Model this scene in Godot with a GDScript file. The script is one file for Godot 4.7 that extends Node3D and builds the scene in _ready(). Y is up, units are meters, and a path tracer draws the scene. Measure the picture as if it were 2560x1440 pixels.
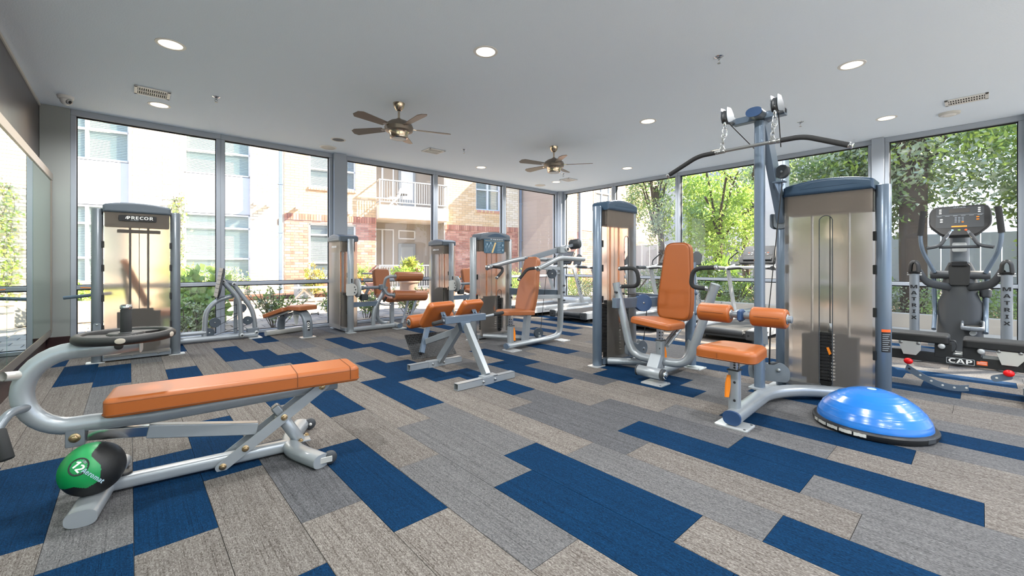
extends Node3D
# A fitness room with full-height windows on a courtyard. y up, metres; -z is the courtyard (north) side, +x the garden (east) side.

const EYE := 1.0387        # camera height
const FOCAL := 1060.0      # pixels, for a 2560 wide picture
const CEIL := 2.913
const NZ := -7.351         # north glass wall
const EX := 8.295          # east glass wall
const WX := -0.78          # west wall
const SZ := 3.0            # back wall, behind the camera

var M := {}
var ORG := Vector3.ZERO
var rng := RandomNumberGenerator.new()


class MB:
	var v := PackedVector3Array()
	var n := PackedVector3Array()
	var i := PackedInt32Array()
	var u := PackedVector2Array()

	func tri(a: int, b: int, c: int) -> void:      # counter-clockwise seen from outside; stored clockwise as Godot wants
		i.push_back(a)
		i.push_back(c)
		i.push_back(b)

	func vert(p: Vector3, nn: Vector3) -> int:
		v.push_back(p)
		n.push_back(nn)
		return v.size() - 1

	func face(a: int, b: int, c: int, d: int, out: Vector3) -> void:   # a quad turned to look along out
		var g := (v[b] - v[a]).cross(v[c] - v[a]) + (v[c] - v[a]).cross(v[d] - v[a])
		if g.dot(out) >= 0.0:
			tri(a, b, c)
			tri(a, c, d)
		else:
			tri(a, c, b)
			tri(a, d, c)

	func tri_out(a: int, b: int, c: int, out: Vector3) -> void:
		if (v[b] - v[a]).cross(v[c] - v[a]).dot(out) >= 0.0:
			tri(a, b, c)
		else:
			tri(a, c, b)

	func move(t: Transform3D) -> MB:
		for k in v.size():
			v[k] = t * v[k]
			n[k] = (t.basis * n[k]).normalized()
		return self


# ---------------------------------------------------------------- shapes
func box(m: MB, c: Vector3, s: Vector3, bev := 0.0, bs := Basis()) -> void:
	var h := s / 2.0
	var b := minf(bev, 0.45 * minf(s.x, minf(s.y, s.z)))
	var base := m.v.size()
	for k in 8:
		var sg := Vector3(1.0 if k & 1 else -1.0, 1.0 if k & 2 else -1.0, 1.0 if k & 4 else -1.0)
		for a in 3:
			var p := Vector3.ZERO
			var nn := Vector3.ZERO
			for q in 3:
				p[q] = sg[q] * (h[q] - (0.0 if q == a else b))
			nn[a] = sg[a]
			m.vert(c + bs * p, bs * nn)
	var bits := [1, 2, 4]
	for a in 3:
		var p1: int = bits[(a + 1) % 3]
		var p2: int = bits[(a + 2) % 3]
		for sgn in 2:
			var k0: int = bits[a] if sgn else 0
			var out := Vector3.ZERO
			out[a] = 1.0 if sgn else -1.0
			m.face(base + k0 * 3 + a, base + (k0 | p1) * 3 + a, base + (k0 | p1 | p2) * 3 + a, base + (k0 | p2) * 3 + a, bs * out)
	if b <= 0.0:
		return
	for a in 3:
		var q := (a + 1) % 3
		var e: int = bits[(a + 2) % 3]
		for s1 in 2:
			for s2 in 2:
				var k0: int = (bits[a] if s1 else 0) | (bits[q] if s2 else 0)
				var out := Vector3.ZERO
				out[a] = 1.0 if s1 else -1.0
				out[q] = 1.0 if s2 else -1.0
				m.face(base + k0 * 3 + a, base + k0 * 3 + q, base + (k0 | e) * 3 + q, base + (k0 | e) * 3 + a, bs * out)
	for k in 8:
		var out := Vector3(1.0 if k & 1 else -1.0, 1.0 if k & 2 else -1.0, 1.0 if k & 4 else -1.0)
		m.tri_out(base + k * 3, base + k * 3 + 1, base + k * 3 + 2, bs * out)


func bend(pts: Array, rad: float, steps := 6) -> PackedVector3Array:   # round the corners of a polyline
	var o := PackedVector3Array()
	o.push_back(pts[0])
	for k in range(1, pts.size() - 1):
		var p: Vector3 = pts[k]
		var d1: Vector3 = pts[k - 1] - p
		var d2: Vector3 = pts[k + 1] - p
		var r := minf(rad, 0.48 * minf(d1.length(), d2.length()))
		var a := p + d1.normalized() * r
		var b := p + d2.normalized() * r
		for q in steps + 1:
			var t := float(q) / steps
			o.push_back(a.lerp(p, t).lerp(p.lerp(b, t), t))
	o.push_back(pts[pts.size() - 1])
	return o


func tube(m: MB, pts: PackedVector3Array, rx: float, ry := 0.0, up := Vector3.ZERO, seg := 12, caps := true, sq := 1.0) -> void:
	# a swept bar; ry and up give an oval or (sq < 1) squarish section: ry lies along up
	if ry == 0.0:
		ry = rx
	var last := Vector3.ZERO
	var base := m.v.size()
	var cnt := pts.size()
	var side := Vector3.ZERO
	for k in cnt:
		var t := Vector3.ZERO
		if k > 0:
			t += (pts[k] - pts[k - 1]).normalized()
		if k < cnt - 1:
			t += (pts[k + 1] - pts[k]).normalized()
		t = t.normalized()
		var w := up
		if w == Vector3.ZERO:
			if k == 0:
				w = Vector3.UP if absf(t.y) < 0.9 else Vector3.RIGHT
			else:
				w = last
		side = t.cross(w).normalized()
		w = side.cross(t).normalized()
		last = w
		for q in seg:
			var an := TAU * (q + 0.5) / seg
			var ca := cos(an)
			var sa := sin(an)
			var cx := signf(ca) * pow(absf(ca), sq)
			var cy := signf(sa) * pow(absf(sa), sq)
			m.vert(pts[k] + side * cx * rx + w * cy * ry, (side * signf(ca) * pow(absf(ca), 2.0 - sq) / rx + w * signf(sa) * pow(absf(sa), 2.0 - sq) / ry).normalized())
	for k in cnt - 1:
		for q in seg:
			var a := base + k * seg + q
			var b := base + k * seg + (q + 1) % seg
			m.face(a, b, b + seg, a + seg, m.n[a] + m.n[b])
	if not caps:
		return
	for e in 2:
		var k := 0 if e == 0 else cnt - 1
		var out := (pts[0] - pts[1]).normalized() if e == 0 else (pts[cnt - 1] - pts[cnt - 2]).normalized()
		var f := m.v.size()
		m.vert(pts[k], out)
		for q in seg:
			m.vert(m.v[base + k * seg + q], out)
		for q in seg:
			m.tri_out(f, f + 1 + q, f + 1 + (q + 1) % seg, out)


func rod(m: MB, a: Vector3, b: Vector3, r: float, seg := 12) -> void:
	tube(m, PackedVector3Array([a, b]), r, 0.0, Vector3.ZERO, seg)


func bar(m: MB, a: Vector3, b: Vector3, w: float, h: float, up := Vector3.UP, bev := 0.004) -> void:   # rectangular tube from a to b; h along up
	var t := (b - a).normalized()
	var x := t.cross(up).normalized()
	box(m, (a + b) / 2.0, Vector3(w, h, (b - a).length()), bev, Basis(x, x.cross(t).normalized() * (1.0 if x.cross(t).dot(up) > 0 else -1.0), -t if x.cross(t).dot(up) > 0 else t))


func lathe(m: MB, prof: PackedVector2Array, seg := 20, t := Transform3D(), sharp := 0.6) -> void:   # profile of (radius, height), bottom to top with the outside on the right
	var nt := t.basis.inverse().transposed()
	var cnt := prof.size()
	var dn := PackedVector2Array()
	for k in cnt - 1:
		var d := prof[k + 1] - prof[k]
		dn.push_back(Vector2(d.y, -d.x).normalized())
	for k in cnt - 1:
		if (prof[k + 1] - prof[k]).length() < 1e-7:
			continue
		var n0 := dn[k]
		var n1 := dn[k]
		if k > 0 and absf(dn[k].angle_to(dn[k - 1])) < sharp:
			n0 = (dn[k] + dn[k - 1]).normalized()
		if k < cnt - 2 and absf(dn[k].angle_to(dn[k + 1])) < sharp:
			n1 = (dn[k] + dn[k + 1]).normalized()
		var base := m.v.size()
		for q in seg:
			var ca := cos(TAU * q / seg)
			var sa := sin(TAU * q / seg)
			m.vert(t * Vector3(prof[k].x * ca, prof[k].y, prof[k].x * sa), (nt * Vector3(n0.x * ca, n0.y, n0.x * sa)).normalized())
			m.vert(t * Vector3(prof[k + 1].x * ca, prof[k + 1].y, prof[k + 1].x * sa), (nt * Vector3(n1.x * ca, n1.y, n1.x * sa)).normalized())
		for q in seg:
			var a := base + q * 2
			var b := base + ((q + 1) % seg) * 2
			m.face(a, b, b + 1, a + 1, m.n[a] + m.n[b] + m.n[a + 1] + m.n[b + 1])


func along(a: Vector3, d: Vector3) -> Transform3D:   # y axis along d, origin at a
	var y := d.normalized()
	var x := y.cross(Vector3.UP if absf(y.y) < 0.9 else Vector3.RIGHT).normalized()
	return Transform3D(Basis(x, y, x.cross(y)), a)


func cyl(m: MB, a: Vector3, b: Vector3, r: float, seg := 18, bev := 0.003) -> void:
	var l := (b - a).length()
	var e := minf(bev, minf(l, r) * 0.45)
	lathe(m, PackedVector2Array([Vector2(0, 0), Vector2(r - e, 0), Vector2(r, e), Vector2(r, l - e), Vector2(r - e, l), Vector2(0, l)]), seg, along(a, b - a), 0.9)


func ball(m: MB, c: Vector3, r: Vector3, seg := 20, rings := 12, bs := Basis()) -> void:
	var p := PackedVector2Array()
	for k in rings + 1:
		var a := PI * k / rings - PI / 2
		p.push_back(Vector2(cos(a), sin(a)))
	lathe(m, p, seg, Transform3D(bs * Basis.from_scale(r), c), 2.0)


func roundpoly(pts: PackedVector2Array, rad: float, steps := 5) -> PackedVector2Array:
	var o := PackedVector2Array()
	var c := pts.size()
	for k in c:
		var p := pts[k]
		var d1 := pts[(k + c - 1) % c] - p
		var d2 := pts[(k + 1) % c] - p
		var r := minf(rad, 0.48 * minf(d1.length(), d2.length()))
		var a := p + d1.normalized() * r
		var b := p + d2.normalized() * r
		for q in steps + 1:
			var t := float(q) / steps
			o.push_back(a.lerp(p, t).lerp(p.lerp(b, t), t))
	return o


func rrect(w: float, h: float, r: float, steps := 5) -> PackedVector2Array:
	return roundpoly(PackedVector2Array([Vector2(-w / 2, -h / 2), Vector2(w / 2, -h / 2), Vector2(w / 2, h / 2), Vector2(-w / 2, h / 2)]), r, steps)


func circle(r: float, seg := 24) -> PackedVector2Array:
	var o := PackedVector2Array()
	for k in seg:
		o.push_back(Vector2(cos(TAU * k / seg), sin(TAU * k / seg)) * r)
	return o


func pad(m: MB, outline: PackedVector2Array, y0: float, y1: float, rt: float, rb: float, t := Transform3D(), steps := 4) -> void:
	# an outline in the x-z plane, extruded along y with rounded (steps > 1) or chamfered rims
	var pl := outline
	var area := 0.0
	for k in pl.size():
		area += pl[k].cross(pl[(k + 1) % pl.size()])
	if area < 0:
		pl.reverse()
	var pos := PackedVector2Array()
	var nor := PackedVector2Array()
	var mit := PackedVector2Array()
	var c := pl.size()
	for k in c:
		var e1 := (pl[k] - pl[(k + c - 1) % c]).normalized()
		var e2 := (pl[(k + 1) % c] - pl[k]).normalized()
		var n1 := Vector2(e1.y, -e1.x)
		var n2 := Vector2(e2.y, -e2.x)
		var mm := (n1 + n2).normalized()
		var mi := mm / maxf(0.35, mm.dot(n2))
		if absf(e1.angle_to(e2)) < 0.7:
			pos.push_back(pl[k])
			nor.push_back(mm)
			mit.push_back(mi)
		else:
			for x in [n1, n2]:
				pos.push_back(pl[k])
				nor.push_back(x)
				mit.push_back(mi)
	c = pos.size()
	var rings := []
	if rb > 0:
		for k in steps + 1:
			var a := PI / 2 * k / steps
			rings.append([rb * (1 - sin(a)), y0 + rb * (1 - cos(a)), sin(a), -cos(a)])
	else:
		rings.append([0.0, y0, 1.0, 0.0])
	if rt > 0:
		for k in steps + 1:
			var a := PI / 2 * k / steps
			rings.append([rt * (1 - cos(a)), y1 - rt * (1 - sin(a)), cos(a), sin(a)])
	else:
		rings.append([0.0, y1, 1.0, 0.0])
	var base := m.v.size()
	for r in rings:
		for k in c:
			var p: Vector2 = pos[k] - mit[k] * r[0]
			m.vert(t * Vector3(p.x, r[1], p.y), (t.basis * Vector3(nor[k].x * r[2], r[3], nor[k].y * r[2])).normalized())
	for j in rings.size() - 1:
		for k in c:
			var a := base + j * c + k
			var b := base + j * c + (k + 1) % c
			if pos[k] != pos[(k + 1) % c]:
				m.face(a, b, b + c, a + c, m.n[a] + m.n[b] + m.n[a + c] + m.n[b + c])
	for e in 2:
		var ins: float = rb if e == 0 else rt
		var y := y0 if e == 0 else y1
		var flat := PackedVector2Array()
		for k in c:
			if k == 0 or pos[k] != pos[k - 1]:
				flat.push_back(pos[k] - mit[k] * ins)
		var idx := Geometry2D.triangulate_polygon(flat)
		var f := m.v.size()
		var out := t.basis * Vector3(0, -1.0 if e == 0 else 1.0, 0)
		for p in flat:
			m.vert(t * Vector3(p.x, y, p.y), out.normalized())
		for k in range(0, idx.size(), 3):
			m.tri_out(f + idx[k], f + idx[k + 1], f + idx[k + 2], out)


func facing(c: Vector3, out: Vector3, up := Vector3.UP) -> Transform3D:   # for pad(): plan x to the right, plan z down, y towards out
	var y := out.normalized()
	var z := -(up - y * up.dot(y)).normalized()
	return Transform3D(Basis(y.cross(z).normalized(), y, z), c)


func plate(m: MB, c: Vector3, out: Vector3, outline: PackedVector2Array, thick: float, bev := 0.002, up := Vector3.UP) -> void:
	pad(m, outline, -thick / 2, thick / 2, bev, bev, facing(c, out, up), 1)


# ---------------------------------------------------------------- objects
func mesh_of(m: MB) -> ArrayMesh:
	var arr := []
	arr.resize(Mesh.ARRAY_MAX)
	if ORG != Vector3.ZERO:
		for k in m.v.size():
			m.v[k] -= ORG
	arr[Mesh.ARRAY_VERTEX] = m.v
	arr[Mesh.ARRAY_NORMAL] = m.n
	arr[Mesh.ARRAY_INDEX] = m.i
	if m.u.size() == m.v.size():
		arr[Mesh.ARRAY_TEX_UV] = m.u
	var am := ArrayMesh.new()
	am.add_surface_from_arrays(Mesh.PRIMITIVE_TRIANGLES, arr)
	return am


func numbered(called: String) -> String:
	if not has_node(NodePath(called)):
		return called
	var k := 1
	while has_node(NodePath("%s_%03d" % [called, k])):
		k += 1
	return "%s_%03d" % [called, k]


func child_name(called: String, parent: Node) -> String:
	if not parent.has_node(NodePath(called)):
		return called
	var k := 1
	while parent.has_node(NodePath("%s_%03d" % [called, k])):
		k += 1
	return "%s_%03d" % [called, k]


func put(called: String, mesh: Mesh, mat: Material, parent: Node = null, at := Transform3D()) -> MeshInstance3D:
	var o := MeshInstance3D.new()
	o.mesh = mesh
	o.material_override = mat
	o.transform = at
	if parent == null:
		parent = self
	o.name = child_name(called, parent)
	parent.add_child(o, true)
	return o


func obj(called: String, m: MB, mat: Material, parent: Node = null) -> MeshInstance3D:
	return put(called, mesh_of(m), mat, parent)


func tag(o: Node, label: String, category: String, group := "") -> Node:
	o.set_meta("label", label)
	o.set_meta("category", category)
	if group:
		o.set_meta("group", group)
	return o


func struct(o: Node) -> Node:
	o.set_meta("kind", "structure")
	return o


func stuff(o: Node) -> Node:
	o.set_meta("kind", "stuff")
	return o


func thing(called: String, label: String, category: String, at := Vector3.ZERO, group := "") -> Node3D:   # parts are then given in world places
	var o := Node3D.new()
	o.name = numbered(called)
	add_child(o, true)
	o.position = at
	ORG = at
	tag(o, label, category, group)
	return o


func turned(o: Node3D, deg: float) -> void:   # a thing whose parts are given in its own axes
	ORG = Vector3.ZERO
	o.rotation_degrees.y = deg


func text(called: String, s: String, size: float, mat: Material, parent: Node, t: Transform3D, bold := true, italic := false, deep := 0.002, stretch := 1.0) -> MeshInstance3D:
	var f := SystemFont.new()
	f.font_names = PackedStringArray(["Droid Sans"])
	f.font_weight = 700 if bold else 400
	f.font_italic = italic
	var tm := TextMesh.new()
	tm.font = f
	tm.text = s
	tm.font_size = 48
	tm.pixel_size = size / 35.0
	tm.depth = deep
	tm.curve_step = 2.0
	var tt := t
	tt.origin -= ORG
	tt.basis = tt.basis * Basis.from_scale(Vector3(stretch, 1, 1))
	return put(called, tm, mat, parent, tt)


func looking(c: Vector3, out: Vector3, up := Vector3.UP) -> Transform3D:   # x to the reader's right, y up, z towards the reader
	var z := out.normalized()
	var y := (up - z * up.dot(z)).normalized()
	return Transform3D(Basis(y.cross(z), y, z), c)


func mat(called: String, col: Color, rough := 0.5, metal := 0.0) -> StandardMaterial3D:
	var m := StandardMaterial3D.new()
	m.resource_name = called
	m.albedo_color = col
	m.roughness = rough
	m.metallic = metal
	M[called] = m
	return m


func noise_tex(freq: float, size := 256, normal := false, a := Color.BLACK, b := Color.WHITE, strength := 4.0) -> NoiseTexture2D:
	var nz := FastNoiseLite.new()
	nz.seed = 7
	nz.frequency = freq
	nz.fractal_octaves = 4
	var t := NoiseTexture2D.new()
	t.width = size
	t.height = size
	t.seamless = true
	t.noise = nz
	if normal:
		t.as_normal_map = true
		t.bump_strength = strength
	else:
		var g := Gradient.new()
		g.set_color(0, a)
		g.set_color(1, b)
		t.color_ramp = g
	return t


func tri_map(m: StandardMaterial3D, scale: float, world := false) -> void:
	m.uv1_triplanar = true
	m.uv1_world_triplanar = world
	m.uv1_scale = Vector3.ONE * scale


# ---------------------------------------------------------------- materials
func carpet_image(contrast: float, sd: int, lo: Color, hi: Color) -> ImageTexture:   # loop pile with streaks along the plank
	var s := 1024
	var im := Image.create(s, s, false, Image.FORMAT_RGB8)
	var r := RandomNumberGenerator.new()
	r.seed = sd
	var prev := 0.0
	var data := PackedByteArray()
	data.resize(s * s * 3)
	var cols := s / 4       # one yarn is 4 texels wide, about 3 mm
	var yarn := []
	for k in cols:
		var seg := PackedFloat32Array()
		var y := 0
		prev = 0.55 * prev + 0.45 * r.randfn(0.0, 1.0)
		while y < s:
			var len := r.randi_range(30, 260)
			var val := prev * 0.8 + r.randfn(0.0, 0.5)
			if r.randf() < 0.06:
				val -= 2.2
			for q in mini(len, s - y):
				seg.push_back(val)
			y += len
		yarn.append(seg)
	var cell := PackedFloat32Array()      # one value for each loop of yarn
	cell.resize(cols * (s / 8 + 1))
	for k in cell.size():
		cell[k] = r.randfn(0.0, 1.0)
	for y in s:
		for k in cols:
			var row: PackedFloat32Array = yarn[k]
			var ly := y + (4 if k % 2 else 0)
			var loopy := cos(TAU * ly / 8.0) * -0.5
			var v := 0.60 + contrast * (0.075 * row[y] + 0.13 * cell[k * (s / 8) + (ly / 8) % (s / 8)] + 0.10 * loopy)
			for q in 4:
				var t := clampf(v + contrast * ((-0.20 if q == 0 else 0.05) + 0.06 * r.randfn(0.0, 1.0)), 0.0, 1.0)
				var o := (y * s + k * 4 + q) * 3
				data[o] = int(255 * lerpf(lo.r, hi.r, t))
				data[o + 1] = int(255 * lerpf(lo.g, hi.g, t))
				data[o + 2] = int(255 * lerpf(lo.b, hi.b, t))
	im.set_data(s, s, false, Image.FORMAT_RGB8, data)
	return ImageTexture.create_from_image(im)


func glass(called: String, col: Color, rough := 0.0) -> void:
	var m := mat(called, col, rough)
	m.transparency = BaseMaterial3D.TRANSPARENCY_ALPHA


func materials() -> void:
	var t: StandardMaterial3D
	var pile := carpet_image(0.95, 3, Color(0.36, 0.33, 0.31), Color(1, 1, 1))
	var pile2 := carpet_image(0.9, 5, Color(0.42, 0.42, 0.43), Color(1, 1, 1))
	for d in [["carpet_beige", Color(0.57, 0.555, 0.54), pile], ["carpet_sand", Color(0.535, 0.522, 0.51), pile], ["carpet_grey", Color(0.475, 0.475, 0.48), pile2], ["carpet_dark", Color(0.415, 0.42, 0.433), pile2], ["carpet_blue", Color(0.055, 0.22, 0.365), pile2]]:
		t = mat(d[0], d[1], 0.95)
		t.metallic_specular = 0.2
		t.albedo_texture = d[2]
		t.heightmap_enabled = true
		t.heightmap_texture = d[2]
		t.heightmap_scale = 0.25
		tri_map(t, 1.25, true)
	t = mat("ceiling_paint", Color(0.90, 0.945, 0.99), 0.9)
	t.metallic_specular = 0.2
	t.normal_enabled = true
	t.normal_texture = noise_tex(0.08, 256, true, Color.BLACK, Color.WHITE, 3.0)
	t.normal_scale = 0.25
	tri_map(t, 3.0, true)
	mat("wall_paint", Color(0.62, 0.64, 0.63), 0.85)
	mat("back_paint", Color(0.80, 0.79, 0.77), 0.9)
	mat("window_frame", Color(0.66, 0.69, 0.73), 0.42, 0.25)
	mat("frame_gasket", Color(0.07, 0.07, 0.07), 0.7)
	mat("mirror_frame", Color(0.62, 0.59, 0.56), 0.35, 0.7)
	t = mat("mirror_silver", Color(0.86, 0.93, 0.89), 0.015, 1.0)
	mat("mirror_edge", Color(0.35, 0.55, 0.47), 0.2, 0.2)
	t = mat("dark_laminate", Color(0.285, 0.265, 0.265), 0.3)
	t.albedo_texture = noise_tex(0.02, 256, false, Color(0.82, 0.82, 0.82), Color(1, 1, 1))
	t.uv1_triplanar = true
	t.uv1_scale = Vector3(3, 0.35, 3)
	mat("mahogany", Color(0.20, 0.11, 0.10), 0.35)
	glass("window_glass", Color(1, 1, 1, 0.02))
	M.window_glass.metallic_specular = 0.5
	# machine paints
	mat("silver", Color(0.60, 0.625, 0.645), 0.32, 0.35)
	mat("slate", Color(0.40, 0.46, 0.525), 0.3, 0.3)
	mat("grey_paint", Color(0.47, 0.50, 0.53), 0.33, 0.3)
	mat("cap_grey", Color(0.36, 0.40, 0.44), 0.45, 0.1)
	mat("cap_navy", Color(0.20, 0.285, 0.37), 0.35, 0.1)
	mat("navy_plastic", Color(0.16, 0.27, 0.42), 0.4)
	mat("chrome", Color(0.83, 0.84, 0.85), 0.12, 1.0)
	mat("steel", Color(0.66, 0.67, 0.67), 0.3, 0.9)
	mat("zinc", Color(0.80, 0.80, 0.78), 0.38, 0.5)
	mat("brass", Color(0.72, 0.62, 0.47), 0.3, 0.9)
	t = mat("vinyl", Color(0.60, 0.315, 0.105), 0.42)
	t.normal_enabled = true
	t.normal_texture = noise_tex(0.12, 256, true, Color.BLACK, Color.WHITE, 2.0)
	t.normal_scale = 0.12
	tri_map(t, 8.0)
	t = mat("vinyl_tan", Color(0.60, 0.36, 0.215), 0.42)
	t = mat("stitch", Color(0.46, 0.25, 0.10), 0.7)
	mat("orange_plastic", Color(0.93, 0.52, 0.07), 0.4)
	mat("black_plastic", Color(0.10, 0.105, 0.11), 0.45)
	mat("charcoal", Color(0.21, 0.225, 0.24), 0.5)
	t = mat("rubber", Color(0.075, 0.08, 0.085), 0.55)
	t.normal_enabled = true
	t.normal_texture = noise_tex(0.15, 256, true, Color.BLACK, Color.WHITE, 3.0)
	t.normal_scale = 0.25
	tri_map(t, 6.0)
	t = mat("foam", Color(0.15, 0.155, 0.16), 0.85)
	t.normal_enabled = true
	t.normal_texture = M.rubber.normal_texture
	t.normal_scale = 0.3
	tri_map(t, 12.0)
	mat("stack_iron", Color(0.13, 0.13, 0.135), 0.5, 0.2)
	mat("pulley", Color(0.25, 0.29, 0.33), 0.45)
	mat("cable", Color(0.06, 0.06, 0.06), 0.4)
	t = mat("bronze_acrylic", Color(0.955, 0.925, 0.895, 0.06), 0.34)
	t.refraction_enabled = true
	t.refraction_scale = 0.006
	t = mat("smoke_band", Color(0.40, 0.37, 0.345), 0.4)
	mat("white_print", Color(0.93, 0.93, 0.92), 0.5)
	mat("grey_print", Color(0.55, 0.58, 0.6), 0.5)
	mat("sign_blue", Color(0.24, 0.36, 0.44), 0.4)
	mat("sign_pale", Color(0.62, 0.72, 0.78), 0.5)
	mat("sand_print", Color(0.83, 0.72, 0.50), 0.5)
	mat("black_print", Color(0.05, 0.06, 0.08), 0.5)
	mat("orange_print", Color(0.88, 0.36, 0.10), 0.5)
	mat("red_plastic", Color(0.85, 0.04, 0.06), 0.3)
	mat("dome_blue", Color(0.10, 0.44, 0.78), 0.24)
	M.dome_blue.clearcoat_enabled = true
	M.dome_blue.clearcoat = 0.5
	M.dome_blue.clearcoat_roughness = 0.2
	mat("ball_green", Color(0.03, 0.52, 0.27), 0.4)
	mat("pale_steel", Color(0.72, 0.735, 0.74), 0.35, 0.35)
	mat("belt", Color(0.17, 0.175, 0.18), 0.7)
	mat("deck_silver", Color(0.76, 0.77, 0.775), 0.35, 0.25)
	mat("lcd", Color(0.30, 0.29, 0.28), 0.25)
	mat("amber_led", Color(0.95, 0.55, 0.1), 0.4)
	M.amber_led.emission_enabled = true
	M.amber_led.emission = Color(1.0, 0.5, 0.1)
	M.amber_led.emission_energy_multiplier = 0.6
	mat("fan_bronze", Color(0.50, 0.46, 0.42), 0.35, 0.35)
	mat("fan_nickel", Color(0.80, 0.74, 0.66), 0.14, 1.0)
	mat("white_enamel", Color(0.88, 0.88, 0.87), 0.45)
	mat("off_white", Color(0.78, 0.78, 0.76), 0.6)
	mat("vent_dark", Color(0.10, 0.10, 0.10), 0.8)
	t = mat("lamp_glow", Color(0.95, 0.93, 0.88), 0.5)
	t.emission_enabled = true
	t.emission = Color(1.0, 0.93, 0.80)
	t.emission_energy_multiplier = 2.2
	t = mat("lamp_off", Color(0.45, 0.45, 0.45), 0.3, 0.5)
	# outdoors
	for d in [["brick_red", Color(0.76, 0.53, 0.45)], ["brick_red_dark", Color(0.68, 0.46, 0.39)], ["brick_red_pale", Color(0.82, 0.61, 0.52)], ["brick_buff", Color(0.86, 0.73, 0.56)], ["brick_buff_pale", Color(0.90, 0.79, 0.64)], ["brick_cream", Color(0.90, 0.84, 0.73)], ["brick_cream_pale", Color(0.93, 0.88, 0.79)]]:
		t = mat(d[0], d[1], 0.9)
	mat("mortar", Color(0.84, 0.79, 0.72), 0.95)
	mat("mortar_cream", Color(0.80, 0.72, 0.61), 0.95)
	mat("panel_grey", Color(0.80, 0.82, 0.85), 0.5)
	mat("vinyl_white", Color(0.88, 0.89, 0.90), 0.5)
	mat("blind", Color(0.80, 0.86, 0.82), 0.6)
	mat("blind_grey", Color(0.66, 0.68, 0.68), 0.6)
	mat("siding", Color(0.69, 0.63, 0.58), 0.8)
	mat("stucco", Color(0.90, 0.86, 0.80), 0.9)
	mat("soffit", Color(0.66, 0.62, 0.57), 0.9)
	mat("railing", Color(0.60, 0.62, 0.63), 0.5)
	mat("downspout", Color(0.47, 0.52, 0.58), 0.5, 0.2)
	glass("house_glass", Color(0.55, 0.62, 0.6, 0.25), 0.02)
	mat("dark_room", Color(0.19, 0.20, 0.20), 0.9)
	mat("paver", Color(0.63, 0.57, 0.50), 0.9)
	mat("paver_dark", Color(0.55, 0.50, 0.45), 0.9)
	t = mat("mulch", Color(0.42, 0.31, 0.24), 1.0)
	t.albedo_texture = noise_tex(0.1, 256, false, Color(0.55, 0.55, 0.55), Color(1.2, 1.1, 1.0))
	tri_map(t, 1.5, true)
	mat("concrete", Color(0.66, 0.63, 0.58), 0.9)
	for d in [["leaf_bright", Color(0.66, 0.74, 0.30)], ["leaf_mid", Color(0.50, 0.60, 0.33)], ["leaf_dark", Color(0.42, 0.49, 0.35)], ["leaf_grey", Color(0.60, 0.63, 0.54)], ["leaf_yellow", Color(0.70, 0.68, 0.25)], ["leaf_gold", Color(0.72, 0.58, 0.30)]]:
		t = mat(d[0], d[1], 0.5)
		t.backlight_enabled = true
		t.backlight = Color(0.5, 0.6, 0.3)
		t.cull_mode = BaseMaterial3D.CULL_DISABLED
	mat("bark", Color(0.33, 0.28, 0.23), 0.95)
	mat("flower_pink", Color(0.85, 0.35, 0.45), 0.6)
	mat("terracotta", Color(0.50, 0.42, 0.37), 0.8)
	mat("fence_dark", Color(0.30, 0.31, 0.32), 0.8)
	mat("bench_wood", Color(0.83, 0.79, 0.73), 0.7)


# ---------------------------------------------------------------- start
func _ready() -> void:
	camera_and_light()
	rng.seed = 11
	materials()
	floor_of_planks()
	shell()
	ceiling_fittings()
	courtyard()
	garden()
	decline_bench()
	towers()
	treadmills()
	elliptical()
	workout_bench()
	balance_dome()


func camera_and_light() -> void:
	var c := Camera3D.new()
	c.name = "camera"
	c.position = Vector3(0, EYE, 0)
	c.rotation_degrees.y = -42.05
	c.near = 0.05
	c.far = 200.0
	c.projection = Camera3D.PROJECTION_FRUSTUM
	c.keep_aspect = Camera3D.KEEP_HEIGHT
	c.size = c.near * 1440.0 / FOCAL
	c.frustum_offset = Vector2(0, -59.0 / FOCAL * c.near)   # a shifted lens keeps the walls upright
	add_child(c)
	c.current = true
	var e := Environment.new()
	e.background_mode = Environment.BG_SKY
	var sm := ProceduralSkyMaterial.new()
	sm.sky_top_color = Color(0.50, 0.66, 0.88)
	sm.sky_horizon_color = Color(0.90, 0.92, 0.94)
	sm.ground_horizon_color = Color(0.72, 0.70, 0.66)
	sm.ground_bottom_color = Color(0.45, 0.43, 0.40)
	sm.sky_curve = 0.2
	sm.sun_angle_max = 1.0
	sm.energy_multiplier = SKY_ENERGY
	var sky := Sky.new()
	sky.sky_material = sm
	e.sky = sky
	e.tonemap_mode = Environment.TONE_MAPPER_LINEAR
	e.tonemap_exposure = EXPOSURE
	e.sdfgi_enabled = true
	e.ssao_enabled = true
	e.ssil_enabled = true
	var we := WorldEnvironment.new()
	we.name = "surroundings"
	we.environment = e
	add_child(we)
	var sun := DirectionalLight3D.new()
	sun.name = "sun"
	sun.light_color = Color(1.0, 0.95, 0.87)
	sun.light_energy = SUN_ENERGY
	sun.light_angular_distance = 0.6
	sun.shadow_enabled = true
	add_child(sun)
	sun.look_at_from_position(Vector3.ZERO, -Vector3(1.753, 1.75, 1.389))


const SKY_ENERGY := 2.6
const SUN_ENERGY := 6.5
const EXPOSURE := 1.35
const LAMP_ENERGY := 3.4

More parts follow.
